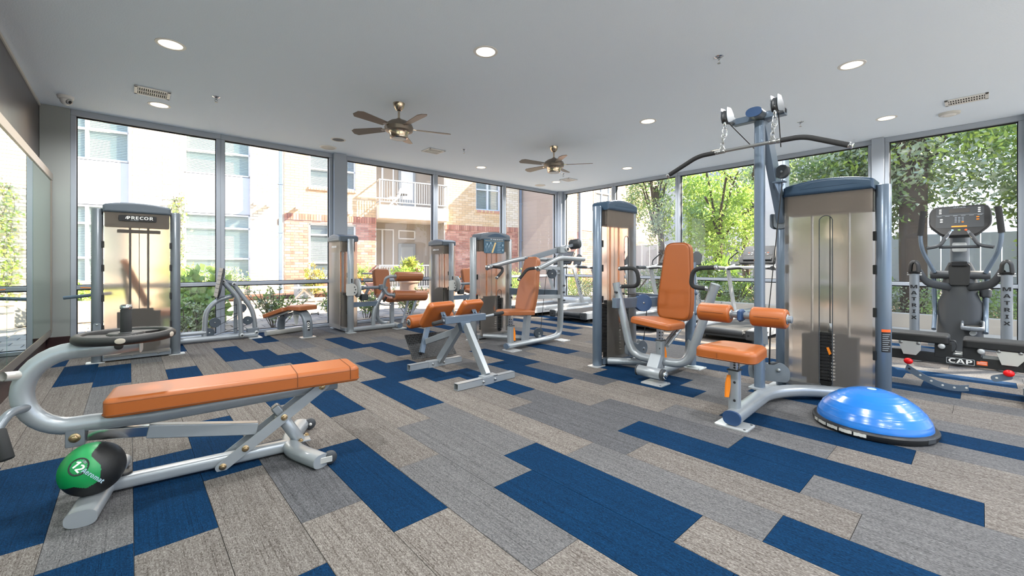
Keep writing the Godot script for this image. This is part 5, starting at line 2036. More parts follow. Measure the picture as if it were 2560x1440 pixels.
func lat_pulldown() -> void:
	var t := thing("lat_pulldown", "tall lat pulldown station with an orange seat and two orange thigh rollers, right of centre", "exercise machine", Vector3(3.55, 0, -1.1))
	var a := Vector3(4.15, 0, -1.145)
	var b := Vector3(4.15, 0, -0.49)
	tower(t, a, b, Vector3(-1, 0, 0), 1.63, M.slate, M.cap_navy, M.cap_navy, {"front": 0.11, "stack_top": 0.50, "slot": [0.0, 0.075, 1.42, 0.085], "stack_x": 0.005, "plates": 15, "rods": 0.12, "rod_mat": M.steel, "warning": Vector3(4.095, 0.48, -0.46), "pw": 0.56})
	# main column, crossbar and boom
	var m := MB.new()
	tube(m, PackedVector3Array([Vector3(3.576, 0.06, -1.139), Vector3(3.576, 2.13, -1.139)]), 0.034, 0.040, Vector3.RIGHT, 24, true, 0.7)
	var col := obj("column", m, M.slate, t)
	m = MB.new()
	pad(m, rrect(0.13, 0.12, 0.02), 0.094, 0.106, 0.002, 0, Transform3D(Basis(), Vector3(3.565, 0, -1.139)), 1)
	obj("column_flange", m, M.silver, col)
	m = MB.new()
	bar(m, Vector3(3.585, 2.165, -1.33), Vector3(3.585, 2.165, -0.965), 0.065, 0.05)
	var cb := obj("top_crossbar", m, M.slate, t)
	m = MB.new()
	tube(m, PackedVector3Array([Vector3(3.46, 2.175, -1.139), Vector3(3.70, 2.175, -1.139)]), 0.055, 0.034, Vector3.UP, 24, true, 0.85)
	obj("head_tube", m, M.grey_paint, t)
	m = MB.new()
	tube(m, PackedVector3Array([Vector3(3.448, 2.175, -1.139), Vector3(3.462, 2.175, -1.139)]), 0.056, 0.035, Vector3.UP, 24, true, 0.85)
	obj("head_cap", m, M.navy_plastic, t)
	m = MB.new()
	bar(m, Vector3(3.66, 2.17, -1.14), Vector3(4.135, 1.42, -1.142), 0.055, 0.13, Vector3(0.85, 0.53, 0))
	obj("boom", m, M.slate, t)
	m = MB.new()
	plate(m, Vector3(4.135, 1.41, -1.19), Vector3(-0.4, 0, 1), roundpoly(PackedVector2Array([Vector2(-0.07, -0.06), Vector2(0.07, -0.06), Vector2(0.07, 0.05), Vector2(0.03, 0.07), Vector2(-0.03, 0.07), Vector2(-0.07, 0.05)]), 0.02), 0.008)
	plate(m, Vector3(4.095, 1.41, -1.145), Vector3(-1, 0, 0.1), roundpoly(PackedVector2Array([Vector2(-0.05, -0.06), Vector2(0.05, -0.06), Vector2(0.05, 0.05), Vector2(0.02, 0.07), Vector2(-0.02, 0.07), Vector2(-0.05, 0.05)]), 0.02), 0.008)
	bolt(m, Vector3(4.088, 1.405, -1.145), Vector3(-1, 0, 0), 0.012)
	obj("boom_bracket", m, M.grey_paint, t)
	# pulleys at the ends of the crossbar
	for e in [[-1.325, -1], [-0.985, 1]]:
		var z: float = e[0]
		m = MB.new()
		plate(m, Vector3(3.43, 2.185, z - 0.022), Vector3(0, 0, 1), roundpoly(PackedVector2Array([Vector2(-0.055, -0.055), Vector2(0.03, -0.065), Vector2(0.09, -0.02), Vector2(0.06, 0.04), Vector2(-0.03, 0.06), Vector2(-0.055, 0.02)]), 0.015), 0.005)
		plate(m, Vector3(3.43, 2.185, z + 0.022), Vector3(0, 0, 1), roundpoly(PackedVector2Array([Vector2(-0.055, -0.055), Vector2(0.03, -0.065), Vector2(0.09, -0.02), Vector2(0.06, 0.04), Vector2(-0.03, 0.06), Vector2(-0.055, 0.02)]), 0.015), 0.005)
		bar(m, Vector3(3.48, 2.18, z), Vector3(3.60, 2.17, z), 0.04, 0.05)
		obj("pulley_cheek", m, M.grey_paint, t)
		disc("pulley", Vector3(3.43, 2.175, z), Vector3(0, 0, 1), 0.055, 0.03, t, true, M.charcoal)
		m = MB.new()
		ball(m, Vector3(3.40, 2.155, z), Vector3(0.022, 0.024, 0.022), 18, 12)
		var st := obj("cable_stop", m, M.black_plastic, t)
		m = MB.new()
		cyl(m, Vector3(3.40, 2.135, z), Vector3(3.40, 2.105, z), 0.011, 14)
		box(m, Vector3(3.40, 2.095, z), Vector3(0.018, 0.03, 0.018), 0.004)
		obj("swivel", m, M.chrome, st)
	m = MB.new()
	for z in [-1.325, -0.985]:
		rod(m, Vector3(3.48, 2.14, z), Vector3(3.75, 1.95, -1.13 + (z + 1.155) * 0.5), 0.0035, 8)
	rod(m, Vector3(3.88, 1.72, -1.07), Vector3(3.88, 0.32, -1.20), 0.0035, 8)
	rod(m, Vector3(3.73, 2.10, -1.20), Vector3(3.86, 0.20, -1.20), 0.0035, 8)
	rod(m, Vector3(4.0, 0.58, -1.19), Vector3(4.0, 0.20, -1.20), 0.006, 8)
	obj("cable", m, M.cable, t)
	disc("pulley", Vector3(3.88, 1.78, -1.07), Vector3(1, 0, 0.3), 0.055, 0.03, t, true, M.charcoal)
	m = MB.new()
	box(m, Vector3(3.88, 1.70, -1.09), Vector3(0.06, 0.012, 0.09), 0.003)
	pad(m, PackedVector2Array([Vector2(-0.05, 0.0), Vector2(0.05, 0.0), Vector2(0.0, 0.09)]), -0.004, 0.004, 0.001, 0.001, facing(Vector3(3.88, 1.69, -1.095), Vector3(-0.5, 0, 1)), 1)
	obj("pulley_bracket", m, M.slate, t)
	m = MB.new()
	cyl(m, Vector3(4.0, 0.60, -1.19), Vector3(4.0, 0.53, -1.19), 0.014, 14)
	obj("cable_end", m, M.steel, t)
	# low pulley pair beside the tower
	var lp := Vector3(3.985, 0.145, -1.20)
	m = MB.new()
	for s in [-1, 1]:
		plate(m, lp + Vector3(s * -0.012, 0, s * 0.03), Vector3(-0.93, 0, 0.35), roundpoly(PackedVector2Array([Vector2(-0.12, 0.08), Vector2(-0.13, -0.03), Vector2(-0.07, -0.085), Vector2(0.0, -0.045), Vector2(0.06, -0.09), Vector2(0.13, -0.03), Vector2(0.12, 0.08)]), 0.04), 0.006)
	obj("pulley_guard", m, M.grey_paint, t)
	for s in [-1, 1]:
		disc("pulley", lp + Vector3(s * 0.02, 0.02, s * 0.055), Vector3(-0.93, 0, 0.35), 0.06, 0.03, t, true, M.charcoal)
	m = MB.new()
	for s in [-1, 1]:
		bolt(m, lp + Vector3(-0.028 + s * 0.02, 0.018, 0.025 + s * 0.05), Vector3(-0.93, 0, 0.35), 0.011)
	obj("bolt", m, M.steel, t)
	foot_plate_flat(t, Vector3(4.0, 0, -1.19), 0.18, 0.22, 0.3)
	# floor beam: straight under the seat, then bending to the tower
	m = MB.new()
	tube(m, bend([Vector3(2.86, 0.058, -1.07), Vector3(3.60, 0.062, -1.10), Vector3(3.86, 0.064, -0.95), Vector3(4.04, 0.06, -0.70)], 0.22, 10), 0.052, 0.042, Vector3.UP, 24, true, 0.75)
	var fb := obj("floor_beam", m, M.silver, t)
	m = MB.new()
	tube(m, PackedVector3Array([Vector3(2.846, 0.058, -1.07), Vector3(2.864, 0.058, -1.07)]), 0.054, 0.044, Vector3.UP, 24, true, 0.75)
	obj("beam_cap", m, M.navy_plastic, fb)
	foot_plate_flat(t, Vector3(2.90, 0, -1.07), 0.16, 0.20)
	seat_column(t, Vector3(2.955, 0, -1.09), 0.05, 0.345, 0.435, Vector3(-0.05, 0.06, -0.03))
	m = MB.new()
	var so := roundpoly(PackedVector2Array([Vector2(-0.17, -0.19), Vector2(0.20, -0.15), Vector2(0.20, 0.15), Vector2(-0.17, 0.19)]), 0.07)
	pad(m, so, 0.43, 0.505, 0.03, 0.010, Transform3D(Basis(), Vector3(2.94, 0, -1.095)))
	var sp := obj("seat_pad", m, M.vinyl, t)
	m = MB.new()
	var rim := PackedVector3Array()
	for q in so:
		rim.push_back(Vector3(2.94 + q.x * 1.004, 0.438, -1.095 + q.y * 1.004))
	rim.push_back(rim[0])
	tube(m, rim, 0.0026, 0.0, Vector3.UP, 6, false)
	rod(m, Vector3(2.769, 0.44, -1.13), Vector3(2.769, 0.475, -1.13), 0.0015, 5)
	obj("piping", m, M.stitch, sp)
	# thigh rollers
	m = MB.new()
	cyl(m, Vector3(3.1, 0.695, -1.40), Vector3(3.1, 0.690, -0.80), 0.023, 18)
	var kb := obj("roller_bar", m, M.grey_paint, t)
	roller("thigh_roller", Vector3(3.1, 0.697, -1.385), Vector3(3.1, 0.694, -1.165), 0.064, M.vinyl, kb)
	roller("thigh_roller", Vector3(3.1, 0.692, -1.035), Vector3(3.1, 0.690, -0.825), 0.064, M.vinyl, kb)
	m = MB.new()
	box(m, Vector3(3.09, 0.692, -1.098), Vector3(0.085, 0.085, 0.036), 0.016)
	obj("roller_hub", m, M.navy_plastic, t)
	m = MB.new()
	bar(m, Vector3(3.11, 0.69, -1.098), Vector3(3.57, 0.68, -1.135), 0.04, 0.05)
	obj("roller_arm", m, M.slate, t)
	m = MB.new()
	pad(m, roundpoly(PackedVector2Array([Vector2(-0.02, -0.13), Vector2(0.05, -0.13), Vector2(0.028, -0.02), Vector2(0.035, 0.12), Vector2(0.005, 0.12), Vector2(-0.004, 0.0)]), 0.012), -0.006, 0.006, 0.002, 0.002, facing(Vector3(3.52, 0.56, -1.10), Vector3(-1, 0, 0.2)), 1)
	obj("adjuster_trigger", m, M.grey_paint, t)
	# the bar hangs from the chains: a thing of its own
	ORG = Vector3.ZERO
	var br := thing("pulldown_bar", "long bent steel pulldown bar with black foam grips hanging from two chains", "bar", Vector3(3.40, 1.91, -1.17))
	m = MB.new()
	rod(m, Vector3(3.40, 1.911, -1.40), Vector3(3.40, 1.911, -0.945), 0.0125, 18)
	obj("bar_shaft", m, M.steel, br)
	for s in [-1, 1]:
		m = MB.new()
		var zc := -1.172
		var pts := bend([Vector3(3.40, 1.911, zc + s * 0.222), Vector3(3.40, 1.909, zc + s * 0.36), Vector3(3.40, 1.797, zc + s * 0.606)], 0.06, 8)
		tube(m, pts, 0.0175, 0.0, Vector3.ZERO, 18)
		var gp := obj("foam_grip", m, M.foam, br)
		m = MB.new()
		var e := pts[pts.size() - 1]
		var d := (e - pts[pts.size() - 2]).normalized()
		cyl(m, e - d * 0.004, e + d * 0.022, 0.019, 20, 0.003)
		obj("end_cap", m, M.chrome, gp)
		m = MB.new()
		cyl(m, Vector3(3.40, 1.911, zc + s * 0.20), Vector3(3.40, 1.911, zc + s * 0.226), 0.018, 20, 0.003)
		cyl(m, Vector3(3.40, 1.911, zc + s * 0.150), Vector3(3.40, 1.911, zc + s * 0.200), 0.0165, 20, 0.003)
		pad(m, PackedVector2Array([Vector2(-0.022, 0), Vector2(0.022, 0), Vector2(0.006, -0.035), Vector2(-0.006, -0.035)]), -0.005, 0.005, 0.002, 0.002, facing(Vector3(3.40, 1.922, zc + s * 0.172), Vector3(1, 0, 0)), 1)
		obj("bar_lug", m, M.steel, br)
		var zz: float = zc + s * 0.172
		chain(br, Vector3(3.40, 2.035, zz * 0.5 + (-1.325 if s < 0 else -0.985) * 0.5), Vector3(3.40, 1.945, zz))
		carabiner(br, Vector3(3.40, 2.062, -1.325 if s < 0 else -0.985))
	ORG = Vector3.ZERO


func flat_bench() -> void:
	var t := thing("adjustable_bench", "small adjustable bench with a tan pad and a lettered grey front leg", "bench", Vector3(1.80, 0, -6.75))
	var m := MB.new()
	tube(m, bend([Vector3(1.885, 0.012, -6.43), Vector3(1.885, 0.22, -6.43), Vector3(1.86, 0.34, -6.48), Vector3(1.80, 0.38, -6.62)], 0.12, 8), 0.066, 0.030, Vector3(0.35, 0, 1), 20, true, 0.55)
	var fl := obj("front_leg", m, M.grey_paint, t)
	m = MB.new()
	pad(m, rrect(0.20, 0.12, 0.02), 0.0, 0.010, 0.002, 0, Transform3D(Basis(), Vector3(1.885, 0, -6.43)), 1)
	obj("base_plate", m, M.pale_steel, fl)
	var out := Vector3(-0.10, 0, 1).normalized()
	m = MB.new()
	box(m, Vector3(1.882, 0.17, -6.395), Vector3(0.04, 0.145, 0.004), 0.001, Basis(Vector3.UP, -0.1))
	var lb := obj("logo_strip", m, M.black_print, fl)
	text("logo_lettering", "TKO", 0.032, M.white_print, lb, looking(Vector3(1.882, 0.17, -6.392), out, Vector3(-1, 0, -0.1)), true, false, 0.001, 1.3)
	m = MB.new()
	tube(m, PackedVector3Array([Vector3(1.46, 0.04, -6.93), Vector3(1.98, 0.04, -7.10)]), 0.035, 0.038, Vector3.UP, 18, true, 0.6)
	obj("rear_foot", m, M.zinc, t)
	m = MB.new()
	tube(m, bend([Vector3(1.68, 0.05, -7.01), Vector3(1.68, 0.22, -7.01), Vector3(1.72, 0.29, -6.92)], 0.06, 5), 0.05, 0.032, Vector3(0.35, 0, 1), 18, true, 0.55)
	obj("rear_leg", m, M.grey_paint, t)
	m = MB.new()
	bar(m, Vector3(1.70, 0.27, -6.98), Vector3(1.87, 0.37, -6.52), 0.06, 0.045)
	bar(m, Vector3(1.50, 0.26, -6.86), Vector3(1.72, 0.37, -6.66), 0.05, 0.025)
	obj("spine", m, M.pale_steel, t)
	m = MB.new()
	pad(m, roundpoly(PackedVector2Array([Vector2(-0.17, -0.14), Vector2(0.17, -0.14), Vector2(0.15, 0.13), Vector2(-0.15, 0.13)]), 0.035), 0.0, 0.065, 0.02, 0.01, Transform3D(Basis(Vector3.UP, 0.35), Vector3(1.86, 0.385, -6.58)))
	obj("seat_pad", m, M.vinyl_tan, t)
	m = MB.new()
	pad(m, rrect(0.28, 0.36, 0.035), 0.0, 0.06, 0.02, 0.01, Transform3D(Basis(Vector3.UP, 0.62) * Basis(Vector3.RIGHT, -0.32), Vector3(1.62, 0.32, -6.82)))
	obj("back_pad", m, M.vinyl_tan, t)
	m = MB.new()
	rod(m, Vector3(1.93, 0.33, -6.44), Vector3(2.03, 0.33, -6.44), 0.012, 12)
	ball(m, Vector3(2.03, 0.33, -6.44), Vector3(0.012, 0.025, 0.025), 14, 8)
	obj("pop_pin", m, M.steel, t)
	m = MB.new()
	pad(m, roundpoly(PackedVector2Array([Vector2(-0.05, -0.10), Vector2(0.05, -0.08), Vector2(0.02, 0.10), Vector2(-0.01, 0.10)]), 0.02), -0.004, 0.004, 0.001, 0.001, facing(Vector3(1.80, 0.26, -6.70), Vector3(-0.2, 0, 1)), 1)
	obj("adjust_sector", m, M.zinc, t)
	ORG = Vector3.ZERO


func back_extension() -> void:
	var t := thing("back_extension", "back extension bench on an A-frame of square tubes, with two orange hip pads", "bench", Vector3(2.35, 0, -3.32))
	var m: MB
	for z in [-2.895, -3.745]:
		var x0 := 1.99 if z > -3.0 else 2.02
		var x1 := 2.62 if z > -3.0 else 2.63
		m = MB.new()
		# an open square tube: four walls
		for q in [[0.0275, 0.0], [-0.0275, 0.0], [0.0, 0.0275], [0.0, -0.0275]]:
			var v: Array = q
			box(m, Vector3((x0 + x1) / 2, 0.030 + v[0], z + v[1]), Vector3(x1 - x0, 0.004 if v[0] != 0.0 else 0.059, 0.004 if v[1] != 0.0 else 0.059), 0.001)
		var ft := obj("foot_tube", m, M.silver, t)
		m = MB.new()
		box(m, Vector3((x0 + x1) / 2 + 0.0, 0.030, z), Vector3(0.12 if z > -3 else 0.20, 0.066, 0.066), 0.002)
		obj("foot_saddle", m, M.silver, ft)
		m = MB.new()
		for dx in [-0.05, 0.08]:
			bolt(m, Vector3((x0 + x1) / 2 + dx, 0.032, z + 0.033), Vector3(0, 0, 1), 0.009)
		obj("bolt", m, M.steel, ft)
	m = MB.new()
	bar(m, Vector3(2.34, 0.06, -2.93), Vector3(2.35, 0.47, -3.25), 0.05, 0.075, Vector3(0, 0.6, 0.8))
	var lg := obj("near_leg", m, M.silver, t)
	m = MB.new()
	box(m, Vector3(2.34, 0.066, -2.905), Vector3(0.16, 0.008, 0.08), 0.002)
	obj("leg_plate", m, M.silver, lg)
	m = MB.new()
	bar(m, Vector3(2.36, 0.06, -3.72), Vector3(2.35, 0.47, -3.32), 0.05, 0.075, Vector3(0, 0.6, -0.8))
	obj("far_leg", m, M.silver, t)
	m = MB.new()
	bar(m, Vector3(2.13, 0.525, -3.30), Vector3(2.60, 0.525, -3.30), 0.075, 0.065)
	var cb := obj("crossbeam", m, M.slate, t)
	m = MB.new()
	pad(m, PackedVector2Array([Vector2(-0.06, 0.0), Vector2(0.06, 0.0), Vector2(0.03, 0.09), Vector2(-0.03, 0.09)]), -0.03, 0.03, 0.002, 0.002, facing(Vector3(2.35, 0.50, -3.285), Vector3(0, 0, 1)), 1)
	obj("gusset", m, M.slate, cb)
	m = MB.new()
	bar(m, Vector3(2.37, 0.40, -3.40), Vector3(2.35, 0.22, -3.95), 0.05, 0.06)
	obj("main_spine", m, M.silver, t)
	# side grips
	for s in [[Vector3(2.14, 0.525, -3.29), Vector3(2.0, 0.512, -3.26)], [Vector3(2.59, 0.522, -3.30), Vector3(2.83, 0.545, -3.28)]]:
		m = MB.new()
		rod(m, s[0], s[1], 0.013, 14)
		var hr := obj("grip_rod", m, M.silver, t)
		m = MB.new()
		var d: Vector3 = (s[1] - s[0]).normalized()
		cyl(m, s[1] - d * 0.115, s[1] + d * 0.008, 0.0185, 18, 0.005)
		obj("rubber_grip", m, M.foam, hr)
	# hip pads lean away from the camera
	for x in [[2.145, 0.30], [2.505, 0.27]]:
		var o := Vector3(0.02, 0.60, -0.80).normalized()
		m = MB.new()
		pad(m, rrect(x[1], 0.27, 0.045), 0.0, 0.07, 0.025, 0.02, Transform3D(Basis(Vector3.UP, 0.18), Vector3.ZERO) * facing(Vector3.ZERO, o))
		for k in m.v.size():
			m.v[k] += Vector3(x[0], 0.553, -3.395)
		var hp := obj("hip_pad", m, M.vinyl, t)
		m = MB.new()
		box(m, Vector3(x[0] + 0.02, 0.565, -3.345), Vector3(0.05, 0.075, 0.008), 0.002, Basis(Vector3.RIGHT, -0.65))
		bolt(m, Vector3(x[0] + 0.02, 0.572, -3.336), Vector3(0, 0.6, 0.8) * Vector3(1, -1, 1), 0.009)
		obj("pad_bracket", m, M.slate, hp)
	# ankle rollers and tread plate
	m = MB.new()
	bar(m, Vector3(2.30, 0.10, -3.98), Vector3(2.44, 0.44, -4.06), 0.045, 0.05, Vector3.RIGHT)
	obj("ankle_post", m, M.slate, t)
	m = MB.new()
	rod(m, Vector3(2.17, 0.43, -4.05), Vector3(2.74, 0.45, -4.05), 0.022, 16)
	var ab := obj("ankle_bar", m, M.charcoal, t)
	roller("ankle_roller", Vector3(2.185, 0.428, -4.05), Vector3(2.405, 0.438, -4.05), 0.071, M.vinyl, ab)
	roller("ankle_roller", Vector3(2.50, 0.442, -4.05), Vector3(2.72, 0.45, -4.05), 0.071, M.vinyl, ab)
	m = MB.new()
	var pa := Vector3(2.46, 0.04, -3.965)
	var pb := Vector3(2.47, 0.272, -4.165)
	var upd := (pb - pa).normalized()
	var nn := Vector3.RIGHT.cross(upd).normalized()
	if nn.z < 0:
		nn = -nn
	plate(m, (pa + pb) / 2, nn, rrect(0.545, (pb - pa).length(), 0.012), 0.006, 0.002, upd)
	var tp := obj("tread_plate", m, M.black_plastic, t)
	m = MB.new()
	var f := facing((pa + pb) / 2 + nn * 0.003, nn, upd)
	var rows := 13
	for r in rows:
		for c in 24:
			var sgn := 1.0 if (r + c) % 2 == 0 else -1.0
			var ct := f * Vector3(-0.26 + c * 0.0226, 0, -0.145 + r * 0.0242)
			ball(m, ct, Vector3(0.0125, 0.0022, 0.0042), 8, 4, f.basis * Basis(Vector3.UP, sgn * 0.785))
	stuff(obj("tread_lugs", m, M.charcoal, tp))
	ORG = Vector3.ZERO


# ---------------------------------------------------------------- outdoors: the courtyard, the flats across it, the garden
const FQ := Vector3(8.0, 0.0, -16.6)
const FE := Vector3(0.97876, 0.0, 0.20496)
const FN := Vector3(-0.20496, 0.0, 0.97876)


func fp(s: float, y: float, d := 0.0) -> Vector3:      # a place on the facade: along it, up, out of it
	return FQ + FE * s + FN * d + Vector3(0, y, 0)


func fbox(m: MB, s0: float, s1: float, y0: float, y1: float, d0: float, d1: float, bev := 0.0) -> void:
	box(m, fp((s0 + s1) / 2, (y0 + y1) / 2, (d0 + d1) / 2), Vector3(s1 - s0, y1 - y0, d1 - d0), bev, Basis(FE, Vector3.UP, FN))


var bricks_left := 296


func bricks(parent: Node, s0: float, s1: float, y0: float, y1: float, d: float, holes: Array, mats: Array, single: bool, rest: Dictionary, long := 0.30, high := 0.1025, upright := false) -> void:
	var joint := 0.012
	var row := 0
	var y := y0
	while y < y1 - 0.02:
		var yt := minf(y + high, y1)
		var runs := [[s0, s1]]
		for h in holes:
			if h[2] < yt - 0.01 and h[3] > y + 0.01:
				var nr := []
				for r in runs:
					if h[0] > r[0]:
						nr.append([r[0], minf(r[1], h[0])])
					if h[1] < r[1]:
						nr.append([maxf(r[0], h[1]), r[1]])
				runs = nr
		for r in runs:
			var x: float = floor(r[0] / long) * long - (long / 2 if row % 2 and not upright else 0.0)
			while x < r[1]:
				var a := maxf(x, r[0])
				var b := minf(x + long, r[1])
				if b - a > 0.03:
					var mk: String = mats[rng.randi() % mats.size()]
					var out := 0.012 + rng.randf() * 0.004
					if single and bricks_left > 0:
						bricks_left -= 1
						var m := MB.new()
						fbox(m, a, b - joint, y, yt - joint, d - 0.03, d + out, 0.004)
						obj("brick", m, M[mk], parent)
					else:
						if not rest.has(mk):
							rest[mk] = MB.new()
						fbox(rest[mk], a, b - joint, y, yt - joint, d - 0.03, d + out)
				x += long
		y += high
		row += 1


func flat_window(parent: Node, s0: float, s1: float, y0: float, y1: float, d: float, mullions: Array, rails: Array, blind_to: float, blind_mat: Material, glassy := true) -> void:
	var m := MB.new()
	var w := 0.055
	for r in [[s0, s1, y0, y0 + w], [s0, s1, y1 - w, y1], [s0, s0 + w, y0, y1], [s1 - w, s1, y0, y1]]:
		fbox(m, r[0], r[1], r[2], r[3], d - 0.10, d + 0.0)
	for q in mullions:
		fbox(m, q - 0.04, q + 0.04, y0, y1, d - 0.10, d + 0.005)
	for q in rails:
		fbox(m, s0, s1, q - 0.03, q + 0.03, d - 0.10, d)
	var o := obj("window", m, M.vinyl_white, parent)
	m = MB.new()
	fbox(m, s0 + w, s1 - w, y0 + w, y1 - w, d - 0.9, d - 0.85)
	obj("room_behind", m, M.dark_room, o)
	m = MB.new()
	var y := y1 - w - 0.02
	while y > blind_to:
		box(m, fp((s0 + s1) / 2, y, d - 0.15), Vector3(s1 - s0 - 2 * w, 0.006, 0.055), 0.0, Basis(FE, Vector3.UP, FN) * Basis(Vector3.RIGHT, 0.95))
		y -= 0.052
	stuff(obj("blind_slats", m, blind_mat, o))
	if glassy:
		m = MB.new()
		var b := m.v.size()
		for q in [[s0, y0], [s1, y0], [s1, y1], [s0, y1]]:
			m.vert(fp(q[0], q[1], d - 0.05), FN)
		m.face(b, b + 1, b + 2, b + 3, FN)
		obj("pane", m, M.house_glass, o)


func leaf_mesh(l: float, w: float) -> ArrayMesh:      # a folded pointed leaf, stem at the origin
	var m := MB.new()
	var p := [Vector3(0, 0, 0), Vector3(w / 2, l * 0.42, w * 0.16), Vector3(0, l, 0.0), Vector3(-w / 2, l * 0.42, w * 0.16), Vector3(0, l * 0.5, -w * 0.05)]
	for q in p:
		m.vert(q, Vector3(q.x * 0.8 / w, 0.1, 1).normalized())
	for f in [[0, 1, 4], [1, 2, 4], [2, 3, 4], [3, 0, 4]]:
		m.tri_out(f[0], f[1], f[2], Vector3(0, 0, 1))
	var keep := ORG
	ORG = Vector3.ZERO
	var am := mesh_of(m)
	ORG = keep
	return am


func leaves(called: String, parent: Node, places: Array, size: float, wide: float, mt: Material) -> void:
	var mm := MultiMesh.new()
	mm.transform_format = MultiMesh.TRANSFORM_3D
	mm.mesh = leaf_mesh(size, size * wide)
	mm.instance_count = places.size()
	for k in places.size():
		mm.set_instance_transform(k, places[k])
	var o := MultiMeshInstance3D.new()
	o.multimesh = mm
	o.material_override = mt
	o.name = child_name(called, parent)
	parent.add_child(o, true)
	stuff(o)


func rand_basis(up: float) -> Basis:
	var y := Vector3(rng.randfn(), rng.randfn() + up, rng.randfn()).normalized()
	return along(Vector3.ZERO, y).basis * Basis(Vector3.UP, rng.randf() * TAU) * Basis.from_scale(Vector3.ONE * rng.randf_range(0.7, 1.3))


func clumps(c: Vector3, r: Vector3, n: int, lumps: int, lump_r: float) -> Array:   # leaf places gathered on lumps round an ellipsoid
	var o := []
	var per := n / lumps
	for k in lumps:
		var d := Vector3(rng.randfn(), rng.randfn(), rng.randfn()).normalized()
		var q := c + d * r * pow(rng.randf(), 0.35)
		var lr := lump_r * rng.randf_range(0.7, 1.3)
		for j in per:
			var e := Vector3(rng.randfn(), rng.randfn() * 0.8, rng.randfn()).normalized() * lr * pow(rng.randf(), 0.4)
			o.append(Transform3D(rand_basis(0.3), q + e - ORG))
	return o


func tree(label: String, foot: Vector3, h: float, crown: Vector3, n: int, size: float, mats: Array, trunk_r := 0.12, lumps := 70) -> void:
	var t := thing("garden_tree", label, "tree", foot)
	var c := foot + Vector3(0, h - crown.y, 0)
	var m := MB.new()
	var bd := Vector3(rng.randfn() * 0.15, 0, rng.randfn() * 0.15)
	tube(m, bend([foot, foot + Vector3(0, (h - 2 * crown.y) * 0.6 + 0.3, 0) + bd, c], 0.6), trunk_r, 0.0, Vector3.ZERO, 12)
	for k in 9:
		var d := Vector3(rng.randfn(), absf(rng.randfn()) * 0.6, rng.randfn()).normalized()
		tube(m, bend([c - Vector3(0, crown.y * rng.randf_range(0.3, 0.9), 0), c + d * crown * 0.45, c + d * crown * 0.9 + Vector3(0, 0.2, 0)], 0.4), trunk_r * 0.3, 0.0, Vector3.ZERO, 7)
	obj("trunk", m, M.bark, t)
	for q in mats.size():
		leaves("foliage", t, clumps(c, crown, n / mats.size(), lumps / mats.size(), crown.x * 0.30), size, 0.45, M[mats[q]])
	ORG = Vector3.ZERO


func shrub(label: String, foot: Vector3, r: Vector3, n: int, size: float, mats: Array, wide := 0.5, group := "") -> void:
	var t := thing("garden_shrub", label, "shrub", foot, group)
	var m := MB.new()
	for k in 8:
		var d := Vector3(rng.randfn(), 0, rng.randfn()) * 0.5
		tube(m, bend([foot, foot + Vector3(d.x * r.x * 0.4, r.y * 0.7, d.z * r.z * 0.4), foot + Vector3(d.x * r.x, r.y * 1.5, d.z * r.z)], 0.2), 0.010, 0.0, Vector3.ZERO, 6)
	obj("stems", m, M.bark, t)
	for q in mats.size():
		leaves("foliage", t, clumps(foot + Vector3(0, r.y, 0), r, n / mats.size(), maxi(4, 26 / mats.size()), r.x * 0.33), size, wide, M[mats[q]])
	ORG = Vector3.ZERO


func sparse_shrub(label: String, foot: Vector3, w: float, h: float, stems: int, mats: Array) -> void:   # thin branching stems with few leaves
	var t := thing("leafy_shrub", label, "shrub", foot)
	var m := MB.new()
	var pl := []
	for k in stems:
		var a := rng.randf() * TAU
		var tip := foot + Vector3(cos(a) * w * rng.randf(), h * rng.randf_range(0.6, 1.0), sin(a) * w * 0.4 * rng.randf())
		var mid := foot.lerp(tip, 0.5) + Vector3(rng.randfn(), 0, rng.randfn()) * 0.05
		var p := bend([foot + Vector3(cos(a), 0, sin(a)) * 0.05, mid, tip], 0.3, 5)
		tube(m, p, 0.006, 0.0, Vector3.ZERO, 5)
		for b in 3:
			var s: Vector3 = p[rng.randi_range(3, p.size() - 1)]
			var e := s + Vector3(rng.randfn() * 0.14, 0.08 + rng.randf() * 0.14, rng.randfn() * 0.1)
			rod(m, s, e, 0.0035, 5)
			for j in 11:
				pl.append(Transform3D(rand_basis(0.5), s.lerp(e, rng.randf()) - ORG))
		for j in 12:
			var i := rng.randi_range(2, p.size() - 1)
			pl.append(Transform3D(rand_basis(0.5), p[i] - ORG))
	obj("stems", m, M.bark, t)
	var half := pl.size() / 2
	leaves("foliage", t, pl.slice(0, half), 0.062, 0.5, M[mats[0]])
	leaves("foliage", t, pl.slice(half), 0.062, 0.5, M[mats[1]])
	ORG = Vector3.ZERO


